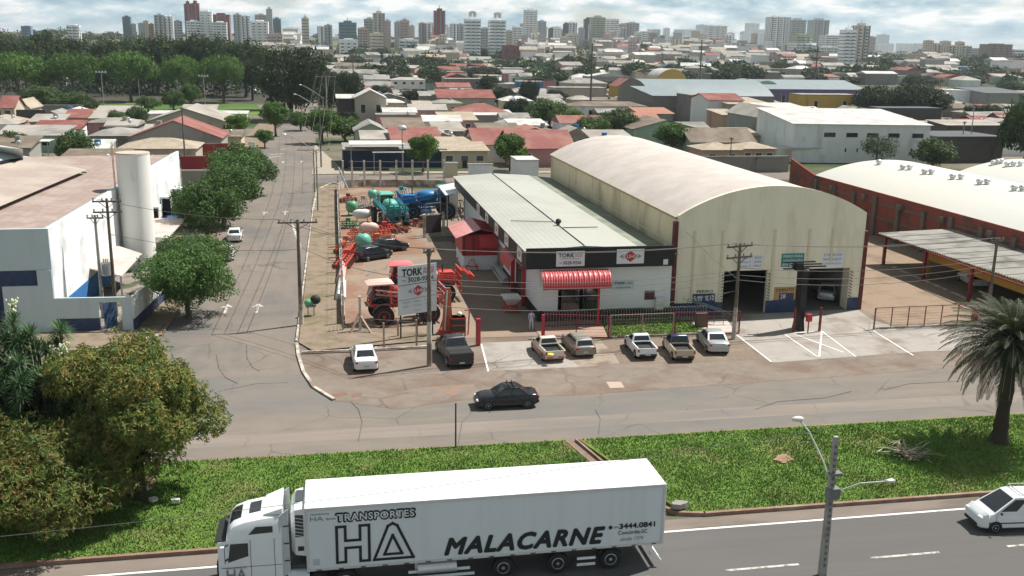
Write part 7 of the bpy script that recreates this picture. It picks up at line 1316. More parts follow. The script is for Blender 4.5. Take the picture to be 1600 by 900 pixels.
H(715, 795, 176, 3.8, 14, 'hip', 2.4, 'white', 'red', 'house with wide bright red hipped roof'); H(690, 745, 188, 3.4, 12, 'shed', 1.3, 'pink', 'tan', 'pink walled house with a tan slope'); H(640, 697, 172, 3.8, 9, 'gable_x', 1.4, 'pink', 'pale', 'pink grey house with pale double roof', 1)
H(602, 664, 200, 3.8, 15, 'shed', 1.2, 'pink', 'brown', 'pinkish house under a large brown mossy roof', 1); H(555, 604, 205, 3.6, 14, 'gable_y', 1.6, 'green', 'grey', 'pale green gable with old grey roof edge', 1); H(566, 616, 218, 3.4, 9, 'shed', 1.0, 'beige', 'pale', 'beige pinkish lean roof left of the red tiled one', 0); H(614, 690, 222, 3.4, 12, 'shed', 2.0, 'grey', 'red', 'dull red tiled roof behind the round tree', 0)
H(663, 720, 190, 3.4, 10, 'gable_x', 1.2, 'white', 'white', 'white roofed house in the middle of the block', 1); H(680, 724, 205, 3.3, 9, 'shed', 1.3, 'concrete', 'pale', 'grey house with dark openings above the cream bungalow', 3); H(740, 802, 180, 3.4, 10, 'shed', .8, 'grey', 'white', 'white ribbed shed roof behind the red house', 0); H(600, 650, 176, 3.6, 10, 'gable_x', 1.0, 'white', 'white', 'white roofs below the long white house', 1); H(636, 665, 148, 3.6, 9, 'flat', 0, 'white', 'white', 'small white cubic house', 1)
H(536, 698, 235, 3.3, 13, 'flat', 0, 'navy', 'grey', 'dark navy walled house along the cross street', 0); H(546, 632, 227, 4.6, 8, 'shed', .5, 'dark', 'white', 'white flat canopy above the dark navy wall', 0, cat='shelter', name='flat_canopy', gz=0); H(582, 632, 239, 3.9, .8, 'flat', 0, 'white', 'white', 'thin white slab canopy on the navy wall', 0, cat='shelter', name='flat_canopy')
H(690, 762, 236, 3.2, 14, 'shed', 1.3, 'cream', 'tan', 'cream bungalow with tan roof beside the back fence', 3, True); H(695, 715, 256, 2.4, .3, 'flat', 0, 'cream', 'white', 'cream garden gate wall of the bungalow', 0, cat='wall', name='boundary_wall'); H(732, 770, 258, 2.2, .3, 'flat', 0, 'white', 'white', 'white garden wall of the bungalow', 0, cat='wall', name='boundary_wall')
H(742, 822, 226, 3.6, 14, 'gable_x', 2.6, 'white', 'red', 'red tiled house left of the dark green tree', 1); H(800, 898, 232, 3.6, 16, 'gable_x', 2.8, 'pink', 'red', 'red tiled house directly behind the vaulted warehouse'); H(808, 842, 252, 4.2, 6, 'flat', 0, 'white', 'white', 'plain white storage cube behind the shop roof', 0, cat='store', name='storage_cube'); H(800, 870, 212, 4.0, 10, 'gable_y', 1.6, 'peach', 'orange', 'peach gable with orange tile roof', 1); H(800, 855, 196, 3.5, 10, 'shed', .8, 'white', 'white', 'pale flat roofs left of the middle grove', 1)
H(811, 848, 128, 6.8, 10, 'flat', 0, 'blue', 'pale', 'bright blue two storey building', 3, storeys=2); H(866, 946, 138, 6.4, 12, 'flat', 0, 'beige', 'grey', 'long blank beige wall building above the middle grove', 0); H(800, 812, 118, 6, 10, 'flat', 0, 'white', 'white', 'white block beside the bright blue building'); H(895, 1010, 166, 4.5, 10, 'hip', 1.3, 'white', 'brown', 'dark roofed low house behind the middle grove')
H(966, 998, 135, 6.0, 14, 'gable_y', 3.2, 'yellow', 'red', 'gabled house with vivid red roof slope'); H(996, 1022, 150, 5.5, 14, 'shed', 2.2, 'green', 'brown', 'dull green shed beside the vivid red roof', 0); H(984, 1030, 188, 3.8, 10, 'gable_x', 1.6, 'beige', 'orange', 'orange tiled roof behind the green gable', 1); H(1000, 1052, 178, 3.6, 10, 'shed', 1.2, 'grey', 'orange', 'faded orange roof near the white tall wall', 0)
H(990, 1092, 202, 4.4, 15, 'gable_y', 2.0, 'green', 'brown', 'large pale green gable behind the bright tree', 1); H(1080, 1180, 222, 3.6, 11, 'gable_x', 2.4, 'green', 'brown', 'green walled house with long brown mossy roof', 2); H(1098, 1160, 234, 3.2, 8, 'hip', 1.1, 'peach', 'tan', 'peach coloured bungalow left of its attached twin'); H(1160, 1212, 232, 3.2, 8, 'hip', 1.0, 'peach', 'tan', 'peach bungalow right half with satellite dishes', 3)
H(1040, 1235, 246, 2.9, .3, 'flat', 0, 'concrete', 'grey', 'long grey concrete wall behind the vaulted warehouse', 0, cat='wall', name='boundary_wall'); H(1022, 1078, 150, 7.8, 24, 'shed', 2.0, 'concrete', 'blue', 'weathered grey end of the barrel hall', 0, cat='hall', name='hall')
H(1022, 1205, 150, 7.0, 40, 'vault_x', 5.0, 'concrete', 'blue', 'very long blue grey barrel roofed hall', 0, cat='hall', name='hall'); H(1082, 1102, 150, 8.6, 14, 'flat', 0, 'concrete', 'grey', 'square grey concrete stair block at the barrel hall', 0); H(1100, 1141, 152, 8.6, 10, 'flat', 0, 'white', 'white', 'tall white wall with three small windows', 3); H(1108, 1160, 157, 8.4, 14, 'gable_x', 1.6, 'white', 'dkred', 'dark red roofs behind the tall white wall', 0)
H(1140, 1205, 163, 7.6, 18, 'shed', 1.0, 'beige', 'tan', 'beige hall with tan roof beside the tall white wall', 1, cat='hall', name='hall'); H(1130, 1160, 180, 5.4, 12, 'shed', .8, 'peach', 'tan', 'weathered peach wall left of the red vault', 0); H(1163, 1210, 186, 4.6, 14, 'vault', 2.4, 'maroon', 'pale', 'small vaulted hall with maroon front', 0, cat='hall', name='hall'); H(1150, 1195, 212, 3.5, 10, 'shed', .9, 'beige', 'tan', 'tan lean roof before the small vaulted hall', 0)
H(1030, 1070, 122, 6.5, 20, 'vault', 5, 'yellow', 'white', 'distant white arched hall with an orange strip', 0, cat='hall', name='hall'); H(1205, 1345, 140, 8, 36, 'gable_x', 3, 'purple', 'blue', 'long blue grey shed roof behind the yellow wall', 3, cat='hall', name='hall'); H(1256, 1340, 149, 7.5, 10, 'flat', 0, 'yellow', 'grey', 'ochre yellow long wall building', 2, cat='hall', name='hall'); H(1175, 1220, 142, 7.0, 25, 'vault', 4.0, 'green', 'blue', 'mint green arched front of the grey sheds', 1, cat='hall', name='hall')
fw = H(1248, 1446, 195, 8.0, 27, 'shed', 1.6, 'white', 'white', 'large white factory building with a row of high windows', 0, cat='factory', name='factory', rot=-.14)
for px in (1305, 1340, 1372, 1405, 1442): 
    q = P(px, 210, 6.2); mb = MB(); ox_ = (q.x-fw.location.x)*.95; mb.box(ox_-1.2, -.06, 5.4, ox_+1.2, -.01, 6.3); mb.build('window', glassd, fw, True)
for px in (1300, 1318, 1334, 1400, 1422): 
    q = P(px, 232, 2.5); mb = MB(); ox_ = (q.x-fw.location.x)*.95; mb.box(ox_-.15, -.06, 2.3, ox_+.15, -.01, 3.1); mb.build('window_slit', glassd, fw, True)
H(1205, 1246, 186, 7.2, 26, 'gable_y', 2.2, 'grey', 'pale', 'weathered grey gable joined to the white factory', 0, cat='factory', name='factory'); H(1200, 1262, 170, 7.5, 12, 'shed', .8, 'beige', 'white', 'white roofed store behind the weathered gable', 2); H(1220, 1300, 232, 3.0, 6, 'shed', .5, 'dark', 'white', 'white corrugated shelter at the factory yard', 0, cat='shelter', name='awning_shelter')
H(1465, 1570, 215, 5.4, 14, 'flat', 0, 'dark', 'dark', 'low black building beside the round clipped tree', 0); H(1480, 1570, 196, 6.2, 8, 'shed', .6, 'dark', 'pale', 'black building rear with a pale sloping roof', 0); H(1564, 1625, 222, 3.2, .4, 'flat', 0, 'white', 'white', 'white wall at the right edge under the tall tree', 0, cat='wall', name='boundary_wall')
H(1490, 1545, 142, 7.5, 12, 'flat', 0, 'white', 'white', 'stained white warehouse front beyond the umbrella tree', 0, cat='hall', name='hall'); H(1544, 1605, 146, 7.0, 22, 'shed', 1.5, 'grey', 'dark', 'grey warehouse under a long dark roof at the right edge', 0, cat='hall', name='hall'); H(1380, 1470, 170, 6, 8, 'flat', 0, 'dark', 'dark', 'dark low wall behind the umbrella trees', 0, cat='wall', name='boundary_wall')
for k, (a, b, ye, h, w, r_, lab) in enumerate(((72, 102, 118, 5, 'white', 'white', 'white building glimpsed left between park trunks'), (105, 150, 122, 6, 'white', 'pale', 'large white hall glimpsed between park trunks'), (188, 203, 118, 5, 'white', 'white', 'small white building glimpsed in the dark park'), (375, 398, 128, 5, 'white', 'grey', 'white building at the right end of the park'))): H(a, b, ye, h, 10, 'flat', 0, w, r_, lab, 0)

# ================================================================ FAR TOWN and towers
TW = {'white': (.84, .85, .85), 'grey': (.50, .52, .53), 'pink': (.56, .44, .41), 'red': (.27, .075, .07), 'beige': (.62, .56, .48), 'cream': (.66, .60, .48), 'glass': (.16, .25, .28), 'brown': (.33, .22, .16), 'green': (.46, .50, .38), 'dark': (.10, .11, .12), 'blue': (.20, .30, .45)}
STY = {'grid': dict(wx=.45, wz=.5), 'band': dict(wx=1, wz=.22), 'vert': dict(wx=.36, wz=1, fx=5), 'fine': dict(wx=.35, wz=.4, fx=2.4), 'plain': dict(wx=.12, wz=.3, fx=6)}
def tower(x0, x1, yt, yb, col, sty, label, dz=None, crown=1, fins=True, dist=None):
    c = G((x0+x1)/2, yb); g = tz(c.x, c.y); dd = (c-CAM).dot(_f); w = (x1-x0)/FL*dd; h = top(c.x, c.y, yt)-g; dep = min(w*.85, 22); ph = min(5, h*.07) if crown else 0; hb = h-ph
    t = thing('apartment_tower', (c.x, c.y, g-3), label, 'tower', 'city towers on the skyline' if h > 26 else 'apartment blocks in the far town'); m = windowed('tower %s %s' % (col, sty), TW[col], (.22, .24, .26) if sty == 'vert' and col != 'dark' else (.13, .15, .17), **STY[sty]); pl = mat('tower trim '+col, TW[col], .7, .05, .3)
    n = 3 if w > 14 else 2; mb = MB()
    mb.box(-w/2, 0, 0, w/2, dep, hb+3); mb.build('body', m, t, True)
    mb = MB(); mb.box(-w*.5-.2, -.2, hb+3, w*.5+.2, dep+.2, hb+3.7); mb.build('parapet', pl, t, True)
    if crown: mb = MB(); mb.box(-w*.22, dep*.25, hb+3.7, w*.24, dep*.75, hb+3+ph); mb.build('roof_house', pl, t, True)
    if crown == 2: mb = MB(); mb.tube((0, dep/2, hb+3+ph), (0, dep/2, hb+3+ph*2.2), .5, .2, 6); mb.build('mast', pl, t, True)
    if fins and w > 8:
        for k in range(n): x = -w*.5+w*(k+.5)/n; mb = MB(); mb.box(x-w*.07, -1.3, 0, x+w*.07, -.02, hb+2); mb.build('balcony_stack', windowed('balcony %s' % col, tuple(min(1, v*1.08) for v in TW[col]), (.10, .11, .12), 3, 3, 1, .38), t, True)
    return t
T_ = [
(35, 49, 40, 62, 'blue', 'fine', 'small blue grey tower behind the left park trees'), (107, 125, 38, 72, 'white', 'grid', 'white blocks peeping through the left park trees'), (194, 206, 24, 66, 'glass', 'vert', 'slim dark glass tower, leftmost on the open skyline'), (206, 214, 36, 66, 'grey', 'fine', 'small grey block right of the slim glass tower'), (218, 226, 35, 68, 'grey', 'fine', 'thin grey block, left of a cluster of three'), (226, 234, 31, 68, 'beige', 'fine', 'thin beige block in the middle of a cluster of three'), (234, 242, 36, 68, 'brown', 'fine', 'thin brownish block, right of a cluster of three'),
(244, 259, 21, 70, 'grey', 'vert', 'tall grey tower left of its pale twin'), (259, 272, 23, 70, 'white', 'vert', 'pale tower touching the tall grey one'), (273, 285, 31, 70, 'grey', 'grid', 'shorter grey tower before the red brown pair'), (291, 302, 2, 70, 'red', 'vert', 'tallest red brown tower, left shaft'), (302, 314, 1, 70, 'red', 'vert', 'tallest red brown tower, right shaft'), (293, 315, 31, 71, 'white', 'grid', 'white block in front of the red brown shafts'), (315, 333, 15, 71, 'white', 'plain', 'plain white slab right of the red brown shafts'), (333, 360, 20, 70, 'red', 'vert', 'wide maroon tower behind a white block'), (334, 355, 33, 72, 'white', 'grid', 'white block before the wide maroon tower'), (367, 379, 20, 72, 'grey', 'vert', 'grey striped tower right of the maroon one'), (380, 393, 22, 74, 'white', 'vert', 'white striped tower left of the blank white slab'), (394, 420, 31, 78, 'white', 'plain', 'blank white slab block above the park edge'), (400, 418, 21, 60, 'pink', 'grid', 'pinkish tower rising behind the blank slab'), (418, 427, 11, 66, 'grey', 'fine', 'slim grey tower with a spire above the park edge'), (428, 440, 27, 70, 'glass', 'grid', 'short teal glass tower above the park edge'), (418, 442, 52, 84, 'pink', 'grid', 'low reddish block below the teal glass tower'),
(473, 484, 25, 84, 'beige', 'band', 'slim beige tower standing alone above the trees'), (497, 508, 39, 82, 'white', 'vert', 'white striped block, left of a pair above the blue roof'), (508, 520, 37, 82, 'grey', 'vert', 'grey striped block, right of a pair above the blue roof'), (531, 558, 32, 92, 'glass', 'band', 'wide glass fronted office tower'), (531, 560, 60, 96, 'white', 'plain', 'white commercial block below the glass office tower'), (560, 576, 42, 88, 'pink', 'grid', 'pinkish tower between the glass office and the striped tower'), (570, 586, 27, 86, 'green', 'grid', 'greenish tower behind the pinkish one'), (584, 602, 17, 88, 'beige', 'vert', 'tall beige and dark striped tower'), (601, 611, 30, 88, 'pink', 'fine', 'pink tower right of the tall beige striped one'), (617, 627, 32, 86, 'grey', 'grid', 'grey tower, left part of a wide group'), (626, 640, 29, 90, 'pink', 'fine', 'pinkish beige tower with stepped top'), (640, 648, 38, 88, 'beige', 'fine', 'slim beige block right of the stepped one'), (655, 665, 34, 84, 'beige', 'vert', 'beige striped tower left of the dark red one'), (664, 675, 34, 84, 'white', 'vert', 'white striped tower left of the dark red one'), (679, 696, 13, 86, 'red', 'vert', 'tall dark red tower with vertical stripes'), (704, 714, 35, 84, 'white', 'vert', 'white tower with blue glass stripes, left of two'), (714, 725, 36, 84, 'grey', 'vert', 'grey glass striped tower, right of two'), (727, 751, 26, 98, 'white', 'band', 'white banded tower, left one of the tall twins'), (733, 744, 17, 60, 'pink', 'grid', 'pink lift house rising over the left twin'), (765, 790, 28, 98, 'white', 'band', 'white banded tower, right one of the tall twins'), (772, 783, 19, 60, 'pink', 'grid', 'pink lift house rising over the right twin'), (751, 766, 42, 90, 'grey', 'grid', 'grey tower between the tall twins'), (790, 801, 46, 88, 'beige', 'fine', 'low beige tower right of the twins'),
(579, 600, 50, 94, 'beige', 'band', 'bare concrete frame tower with open floors'), (787, 811, 70, 106, 'red', 'band', 'red and white banded mid rise block'), (625, 655, 60, 92, 'white', 'grid', 'white mid rise blocks below the stepped tower'), (540, 580, 75, 96, 'beige', 'grid', 'beige low office beside the frame tower'), (600, 632, 86, 104, 'white', 'vert', 'white ribbed low block below the frame tower'), (490, 515, 70, 92, 'white', 'vert', 'white ribbed block right of the dark avenue tree'),
(802, 817, 40, 76, 'white', 'grid', 'white block left of the slim white tower'), (820, 839, 12, 80, 'white', 'fine', 'very tall slim white tower'), (840, 853, 31, 78, 'grey', 'fine', 'grey tower leaning on the very tall white one'), (857, 864, 43, 76, 'dark', 'plain', 'narrow black tower before two white ones'), (864, 876, 40, 76, 'white', 'plain', 'white tower right of the narrow black one'), (880, 888, 35, 74, 'dark', 'vert', 'black and white tower, dark shaft'), (888, 901, 33, 72, 'white', 'vert', 'black and white tower, pale shaft'), (885, 903, 52, 76, 'cream', 'grid', 'cream block before the black and white tower'), (904, 911, 42, 74, 'grey', 'fine', 'narrow grey tower left of the green pair'), (913, 925, 27, 78, 'dark', 'vert', 'dark tower at the back of the green pair'), (924, 945, 24, 84, 'green', 'grid', 'green and cream tower, left of the balcony pair'), (946, 966, 27, 82, 'white', 'grid', 'white and green tower, right of the balcony pair'), (967, 979, 36, 80, 'pink', 'grid', 'pink tower right of the balcony pair'), (979, 998, 34, 80, 'grey', 'vert', 'grey ribbed tower right of the pink one'), (1002, 1016, 48, 78, 'white', 'grid', 'white block, left wing of the wide white one'), (1014, 1031, 44, 78, 'white', 'grid', 'wide white block with many small windows'), (1031, 1040, 56, 78, 'brown', 'fine', 'small orange brown block'), (1052, 1062, 54, 76, 'dark', 'grid', 'small dark block left of the white black stripes'), (1063, 1087, 45, 76, 'white', 'vert', 'white block with black vertical stripes'), (1087, 1103, 38, 78, 'grey', 'grid', 'pale grey tower left of the wide blue white slab'), (1104, 1135, 38, 80, 'white', 'fine', 'wide bluish white slab with a peaked top'), (1135, 1147, 50, 78, 'grey', 'grid', 'grey block right of the wide bluish white slab'), (1163, 1185, 35, 80, 'white', 'band', 'white banded tower with a brown flank'), (1186, 1199, 52, 80, 'grey', 'fine', 'low grey block right of the white banded one'),
(1201, 1233, 23, 84, 'white', 'vert', 'broad white tower, first of three at the right'), (1234, 1257, 28, 84, 'grey', 'band', 'grey banded tower, second of three at the right'), (1267, 1293, 28, 86, 'grey', 'vert', 'pale grey tower, third of three at the right'), (1241, 1268, 52, 92, 'green', 'grid', 'pale greenish block before the second of three'), (1287, 1316, 54, 88, 'white', 'grid', 'light blocks left of the tall striped tower'), (1276, 1314, 72, 94, 'white', 'grid', 'long white low block beside the tall striped tower'), (1241, 1275, 66, 92, 'white', 'grid', 'white gridded low block left of the long one'), (1314, 1334, 43, 112, 'white', 'band', 'tall striped tower, pale banded side'), (1333, 1355, 36, 108, 'beige', 'vert', 'tall striped tower, beige ribbed side'), (1355, 1367, 56, 88, 'pink', 'grid', 'pinkish block behind the tall striped tower'), (1370, 1389, 53, 80, 'grey', 'grid', 'grey tower on the right hill'), (1374, 1397, 68, 86, 'white', 'grid', 'small white blocks below the grey hill tower'), (1401, 1428, 68, 86, 'white', 'grid', 'small white block with a central tower on the hill'), (1429, 1446, 68, 86, 'cream', 'vert', 'cream block, first of the hill row'), (1445, 1457, 62, 90, 'cream', 'grid', 'cream tower, second of the hill row'), (1457, 1471, 67, 93, 'cream', 'vert', 'cream block, third of the hill row'), (1471, 1484, 63, 92, 'cream', 'grid', 'cream tower, fourth of the hill row'), (1479, 1495, 70, 94, 'cream', 'vert', 'cream block, fifth of the hill row'), (1494, 1505, 64, 93, 'cream', 'grid', 'cream tower, sixth of the hill row'), (1500, 1517, 71, 95, 'cream', 'vert', 'cream block, last of the hill row'), (1544, 1581, 68, 98, 'brown', 'vert', 'wide brown and cream striped block at the right'), (1581, 1604, 77, 98, 'white', 'grid', 'white block cut by the right edge'), (1565, 1598, 92, 108, 'pink', 'grid', 'low pink building with a dark roof at the right'), (1497, 1545, 106, 120, 'blue', 'vert', 'bright blue and white low block on the right'), (1402, 1428, 96, 112, 'white', 'grid', 'white three storey block right of the striped tower'), (1373, 1408, 109, 120, 'blue', 'plain', 'vivid light blue low building on the right'), (1517, 1543, 76, 90, 'grey', 'grid', 'low grey roofs between the hill row and striped block'), (896, 924, 96, 108, 'blue', 'plain', 'bright blue low house below the green pair')]
T_ = [(a, b, c, (d-9 if 76 < d < 91 and 520 < a < 1000 else d-4 if 74 < d < 90 and a >= 1000 else d), *e) for a, b, c, d, *e in T_]
for r_ in T_: tower(*r_[:7], crown=2 if r_[3]-r_[2] > 58 else (1 if r_[3]-r_[2] > 20 else 0))
# procedural far streets: each house one object, with a label of its own traits and landmark
LM = [(470, 'near the dark avenue tree'), (545, 'below the glass office tower'), (590, 'below the bare frame tower'), (640, 'below the stepped pinkish tower'), (687, 'below the dark red tower'), (738, 'below the left twin tower'), (780, 'below the right twin tower'), (832, 'below the very tall white tower'), (880, 'below the black and white tower'), (935, 'below the green cream tower'), (985, 'below the grey ribbed tower'), (1035, 'below the wide white block'), (1075, 'below the black striped block'), (1120, 'below the bluish white slab'), (1175, 'below the brown flanked tower'), (1220, 'below the broad white tower'), (1270, 'below the third right tower'), (1330, 'at the tall striped tower'), (1390, 'below the grey hill tower'), (1440, 'at the cream hill row start'), (1500, 'at the cream hill row end'), (1560, 'below the brown striped block')]
used = set(); rn = random.Random(78); WC = ['white', 'beige', 'grey', 'cream', 'pink', 'white', 'concrete', 'peach', 'green']; RC = ['grey', 'pale', 'red', 'white', 'white', 'grey', 'brown', 'pale', 'pale', 'grey', 'dkred', 'tan', 'grey', 'brown']; RN = {'pale': 'pale grey', 'dkred': 'dark red'}; KN = {'gable_x': 'ridged', 'hip': 'hipped', 'flat': 'flat', 'shed': 'lean', 'gable_y': 'gabled'}
HM = {}
def farhouse(x, y, w, d, h, kind, rh, wall, roof, label):
    g = tz(x, y); t = thing('small_house' if y < 480 else 'far_house', (x, y, g), label, 'house', 'small houses of the far town', rn.choice((0, 0, .25, -.3, 1.57)))
    mb = MB(); mb.box(-w/2, 0, -2, w/2, d, h); mb.build('wall', WALL[wall], t, True); mb = MB(); o = .5
    if kind == 'flat': mb.box(-w/2-.2, -.2, h, w/2+.2, d+.2, h+.5)
    elif kind == 'shed': mb.loft([[(s_*(w/2+o), -o, h), (s_*(w/2+o), d+o, h+rh), (s_*(w/2+o), d+o, h+rh-.3), (s_*(w/2+o), -o, h-.3)] for s_ in (-1, 1)])
    elif kind == 'gable_x': mb.loft([[(s_*(w/2+o), -o, h-.2), (s_*(w/2+o), d/2, h+rh), (s_*(w/2+o), d+o, h-.2)] for s_ in (-1, 1)])
    elif kind == 'gable_y': mb.loft([[(-w/2-o, y_, h-.2), (0, y_, h+rh), (w/2+o, y_, h-.2)] for y_ in (-o, d+o)])
    else: mb.loft([[(-w/2-o, -o, h), (w/2+o, -o, h), (w/2+o, d+o, h), (-w/2-o, d+o, h)], [(-w*.2, d*.45, h+rh), (w*.2, d*.45, h+rh), (w*.2, d*.55, h+rh), (-w*.2, d*.55, h+rh)]])
    mb.build('roof', ROOF[roof], t, True); return t
rows = [(97, 24), (100, 26), (103, 28), (106, 30), (110, 32), (114, 32), (119, 30), (124, 30), (130, 28), (137, 24), (145, 18), (152, 12)]
for py, n in rows:
    for k in range(n):
        px = 470+(1590-470)*(k+rn.uniform(.1, .9))/n; roll = (px-800)*math.tan(ROL); pyy = py+roll*.9+rn.uniform(-1.6, 1.6)
        if py > 126 and (px < 540 or px > 960): continue
        if len(used) > 292 or any(r_[0]-8 < px < r_[1]+8 and r_[3]-20 < pyy < r_[3]+10 for r_ in T_ if r_[3] >= 84): continue
        if py > 128 and not (540 < px < 960): continue
        if py > 130 and 800 < px < 900 and rn.random() < .5: continue
        c = G(px, pyy); d_ = math.hypot(c.x, c.y); lm_ = min(LM, key=lambda q: abs(q[0]-px))[1]; near = 'nearer' if py > 113 else 'distant' if py < 104 else 'small'
        for tr__ in range(60):
            wl, rf, kd = rn.choice(WC), rn.choice(RC), rn.choice(['gable_x', 'gable_x', 'flat', 'hip', 'shed', 'gable_y'])
            big = rn.random() < .22; key = (wl, rf, kd, lm_, near, big)
            if key not in used: break
        used.add(key); w = rn.uniform(9, 14)*(1.6 if big else 1)*(1+d_/4000); h = rn.uniform(3.4, 5)*(1.5 if big or rn.random() < .25 else 1)
        farhouse(c.x, c.y, w, rn.uniform(9, 14), h*(1+d_/4000), kd, rn.uniform(1.4, 2.4), wl, rf, '%s %s%s house with %s %s roof %s' % (near, 'large ' if big else '', wl, RN.get(rf, rf), KN[kd], lm_))
# mid-rise blocks scattered over the slope of the far town
def masked(px, py): return any(r[0]-8 < px < r[1]+8 and r[3]-34 < py < r[3]+9 for r in T_ if r[3] >= 78)
ub = set()
for k in range(190):
    px = rn.uniform(480, 1600); py = 66+30*rn.random()**1.3+(px-800)*math.tan(ROL)*1.05
    if masked(px, py): continue
    lm_ = min(LM, key=lambda q: abs(q[0]-px))[1]
    for _ in range(60):
        cl, st_, sz_ = rn.choice(('white', 'white', 'beige', 'grey', 'cream', 'pink')), rn.choice(('grid', 'vert', 'plain', 'fine')), rn.choice(('small', 'wide', 'tall', 'tall'))
        if (cl, st_, sz_, lm_) not in ub: break
    ub.add((cl, st_, sz_, lm_)); w = {'small': 9, 'wide': 20, 'tall': 10}[sz_]*rn.uniform(.8, 1.2); hh = {'small': 9, 'wide': 9, 'tall': 27}[sz_]*rn.uniform(.8, 1.2)
    tower(px-w/2, px+w/2, py-hh, py, cl, st_, '%s %s apartment block with %s %s' % (sz_, cl, {'grid': 'gridded windows', 'vert': 'upright stripes', 'plain': 'few openings', 'fine': 'tiny windows'}[st_], lm_), crown=rn.choice((0, 1)), fins=False)
for k in range(44):
    px = 545+1010*(k+rn.random())/44; py = 70+rn.uniform(-3, 5)+(px-800)*math.tan(ROL)*1.05; lm_ = min(LM, key=lambda q: abs(q[0]-px))[1]
    if masked(px, py): continue
    for _ in range(60):
        cl, st_ = rn.choice(('white', 'white', 'beige', 'grey', 'cream', 'pink')), rn.choice(('grid', 'vert', 'band', 'fine'))
        if (cl, st_, 'slender', lm_) not in ub: break
    ub.add((cl, st_, 'slender', lm_)); w = rn.uniform(7, 12)
    tower(px-w/2, px+w/2, py-rn.uniform(16, 32), py, cl, st_, 'slender %s skyline tower with %s %s' % (cl, {'grid': 'gridded windows', 'vert': 'upright stripes', 'band': 'level bands', 'fine': 'tiny windows'}[st_], lm_))
# filler houses packed between the surveyed ones of the middle distance
um = set(); nf = 0
def ok_(x, y, w, d):
    if -17.5 < x+w/2 and x-w/2 < 3.5: return False
    if 164 < y+d and y < 183 and x > -4: return False
    if x < -14 and (y < 152 or (y > 300 and x > -130)): return False
    if x > 0 and y < 183: return False
    return all(x+w/2 < r[0] or x-w/2 > r[2] or y+d < r[1] or y > r[3] for r in RECTS)
for k in range(6000):
    if nf >= 170: break
    y = 152+330*rn.random()**1.2; x = rn.uniform(-.34, .95)*y; w, d = rn.uniform(5.5, 12), rn.uniform(6, 11)
    if not ok_(x, y, w, d): continue
    q = proj(x, y, 3); 
    if not (-20 < q[0] < 1620 and q[1] > 118): continue
    near_ = min(HPOS, key=lambda h_: (h_[0]-x)**2+(h_[1]-y)**2+(0 if len(h_[2].split()) < 11 else 900)); nl = near_[2]
    for _ in range(80):
        wl, rf, kd = rn.choice(('beige', 'grey', 'white', 'concrete', 'cream', 'pink')), rn.choice(('grey', 'grey', 'pale', 'brown', 'dkred', 'pale', 'white', 'grey', 'tan', 'brown', 'pale', 'red')), rn.choice(('gable_x', 'shed', 'shed', 'hip', 'flat', 'gable_y'))
        if (wl, rf, kd, nl) not in um: break
    um.add((wl, rf, kd, nl)); h = rn.uniform(2.7, 3.7); RECTS.append((x-w/2-.3, y-.3, x+w/2+.3, y+d+.3)); nf += 1
    lab = 'small %s house with %s %s roof next to the %s' % (wl, RN.get(rf, rf), KN[kd], ' '.join(nl.split()[:7])); lab = ' '.join(lab.split()[:16])
    while lab.split()[-1] in ('with', 'of', 'the', 'a', 'and', 'left', 'under', 'on', 'at', 'beside', 'behind', 'its', 'over', 'in', 'two', 'three'): lab = ' '.join(lab.split()[:-1])
    t = farhouse(x, y, w, d, h, kd, rn.uniform(.8, 1.6), wl, rf, lab); t['group'] = 'small houses of the near blocks'
    t.rotation_euler.z = 0
    if rn.random() < .55: mb = MB(); ox, oy = rn.uniform(-w*.3, w*.3), d*.45; mb.tube((ox, oy, h+.3), (ox, oy, h+rn.uniform(1.4, 2.0)), .55, .62, 10); mb.build('water_tank', rn.choice((MATS['concrete pole'], WALL['blue'], WALL['grey'])), t, True, True)
    if rn.random() < .4: mb = MB(); mb.ell((w*.3, .4, h+.9), (.45, .2, .45), 10, 6); mb.bar((w*.3, .5, h), (w*.3, .5, h+.9), .06); mb.build('satellite_dish', alu, t, True, True)
    mb = MB(); mb.box(-w*.28, -.06, 1.0, -w*.1, -.005, 1.9); mb.build('window', glassd, t, True); mb = MB(); mb.box(w*.12, -.06, 0, w*.12+.85, -.005, 2.05); mb.build('door', MATS['dark bark'], t, True)
# the rest of the far roofs, past the three hundred nearest ones: one mass
mbr = {k: MB() for k in ('white', 'grey', 'pale', 'red', 'tan')}; mbw = {k: MB() for k in ('white', 'beige', 'grey')}
for k in range(2600):
    px = rn.uniform(400, 1720); py = 66+46*rn.random()**.9+(px-800)*math.tan(ROL)*1.1; c = G(px, py); d_ = math.hypot(c.x, c.y)
    if d_ < 700 or d_ > 3500 or masked(px, py): continue
    g = tz(c.x, c.y); w, d, h = rn.uniform(8, 17)*(1+d_/5000), rn.uniform(8, 12), rn.choice((4, 4.5, 5, 7, 9, 12))*(1+d_/6000); M = Matrix.Translation((c.x, c.y, g)) @ Matrix.Rotation(rn.choice((0, 0, .3, -.3)), 4, 'Z')
    mbw[rn.choice(('white', 'white', 'beige', 'grey'))].box(-w/2, 0, -2, w/2, d, h, M); r_ = mbr[rn.choice(('white', 'grey', 'grey', 'grey', 'white', 'pale', 'pale', 'pale', 'grey', 'red', 'tan'))]; o = .5
    if rn.random() < .4: r_.box(-w/2-.2, -.2, h, w/2+.2, d+.2, h+.5, M)
    else: r_.loft([[M @ Vector((s_*(w/2+o), y_, z_)) for y_, z_ in ((-o, h-.2), (d/2, h+2), (d+o, h-.2))] for s_ in (-1, 1)])
for kk, m_, r2 in [('wall', mbw, WALL), ('roof', mbr, ROOF)]:
    for k in m_:
        o = m_[k].build('far_roofscape', r2[k]); tag(o, 'uncountable %s %ss of the most distant streets' % (k, kk), 'roofscape', None, 'stuff')
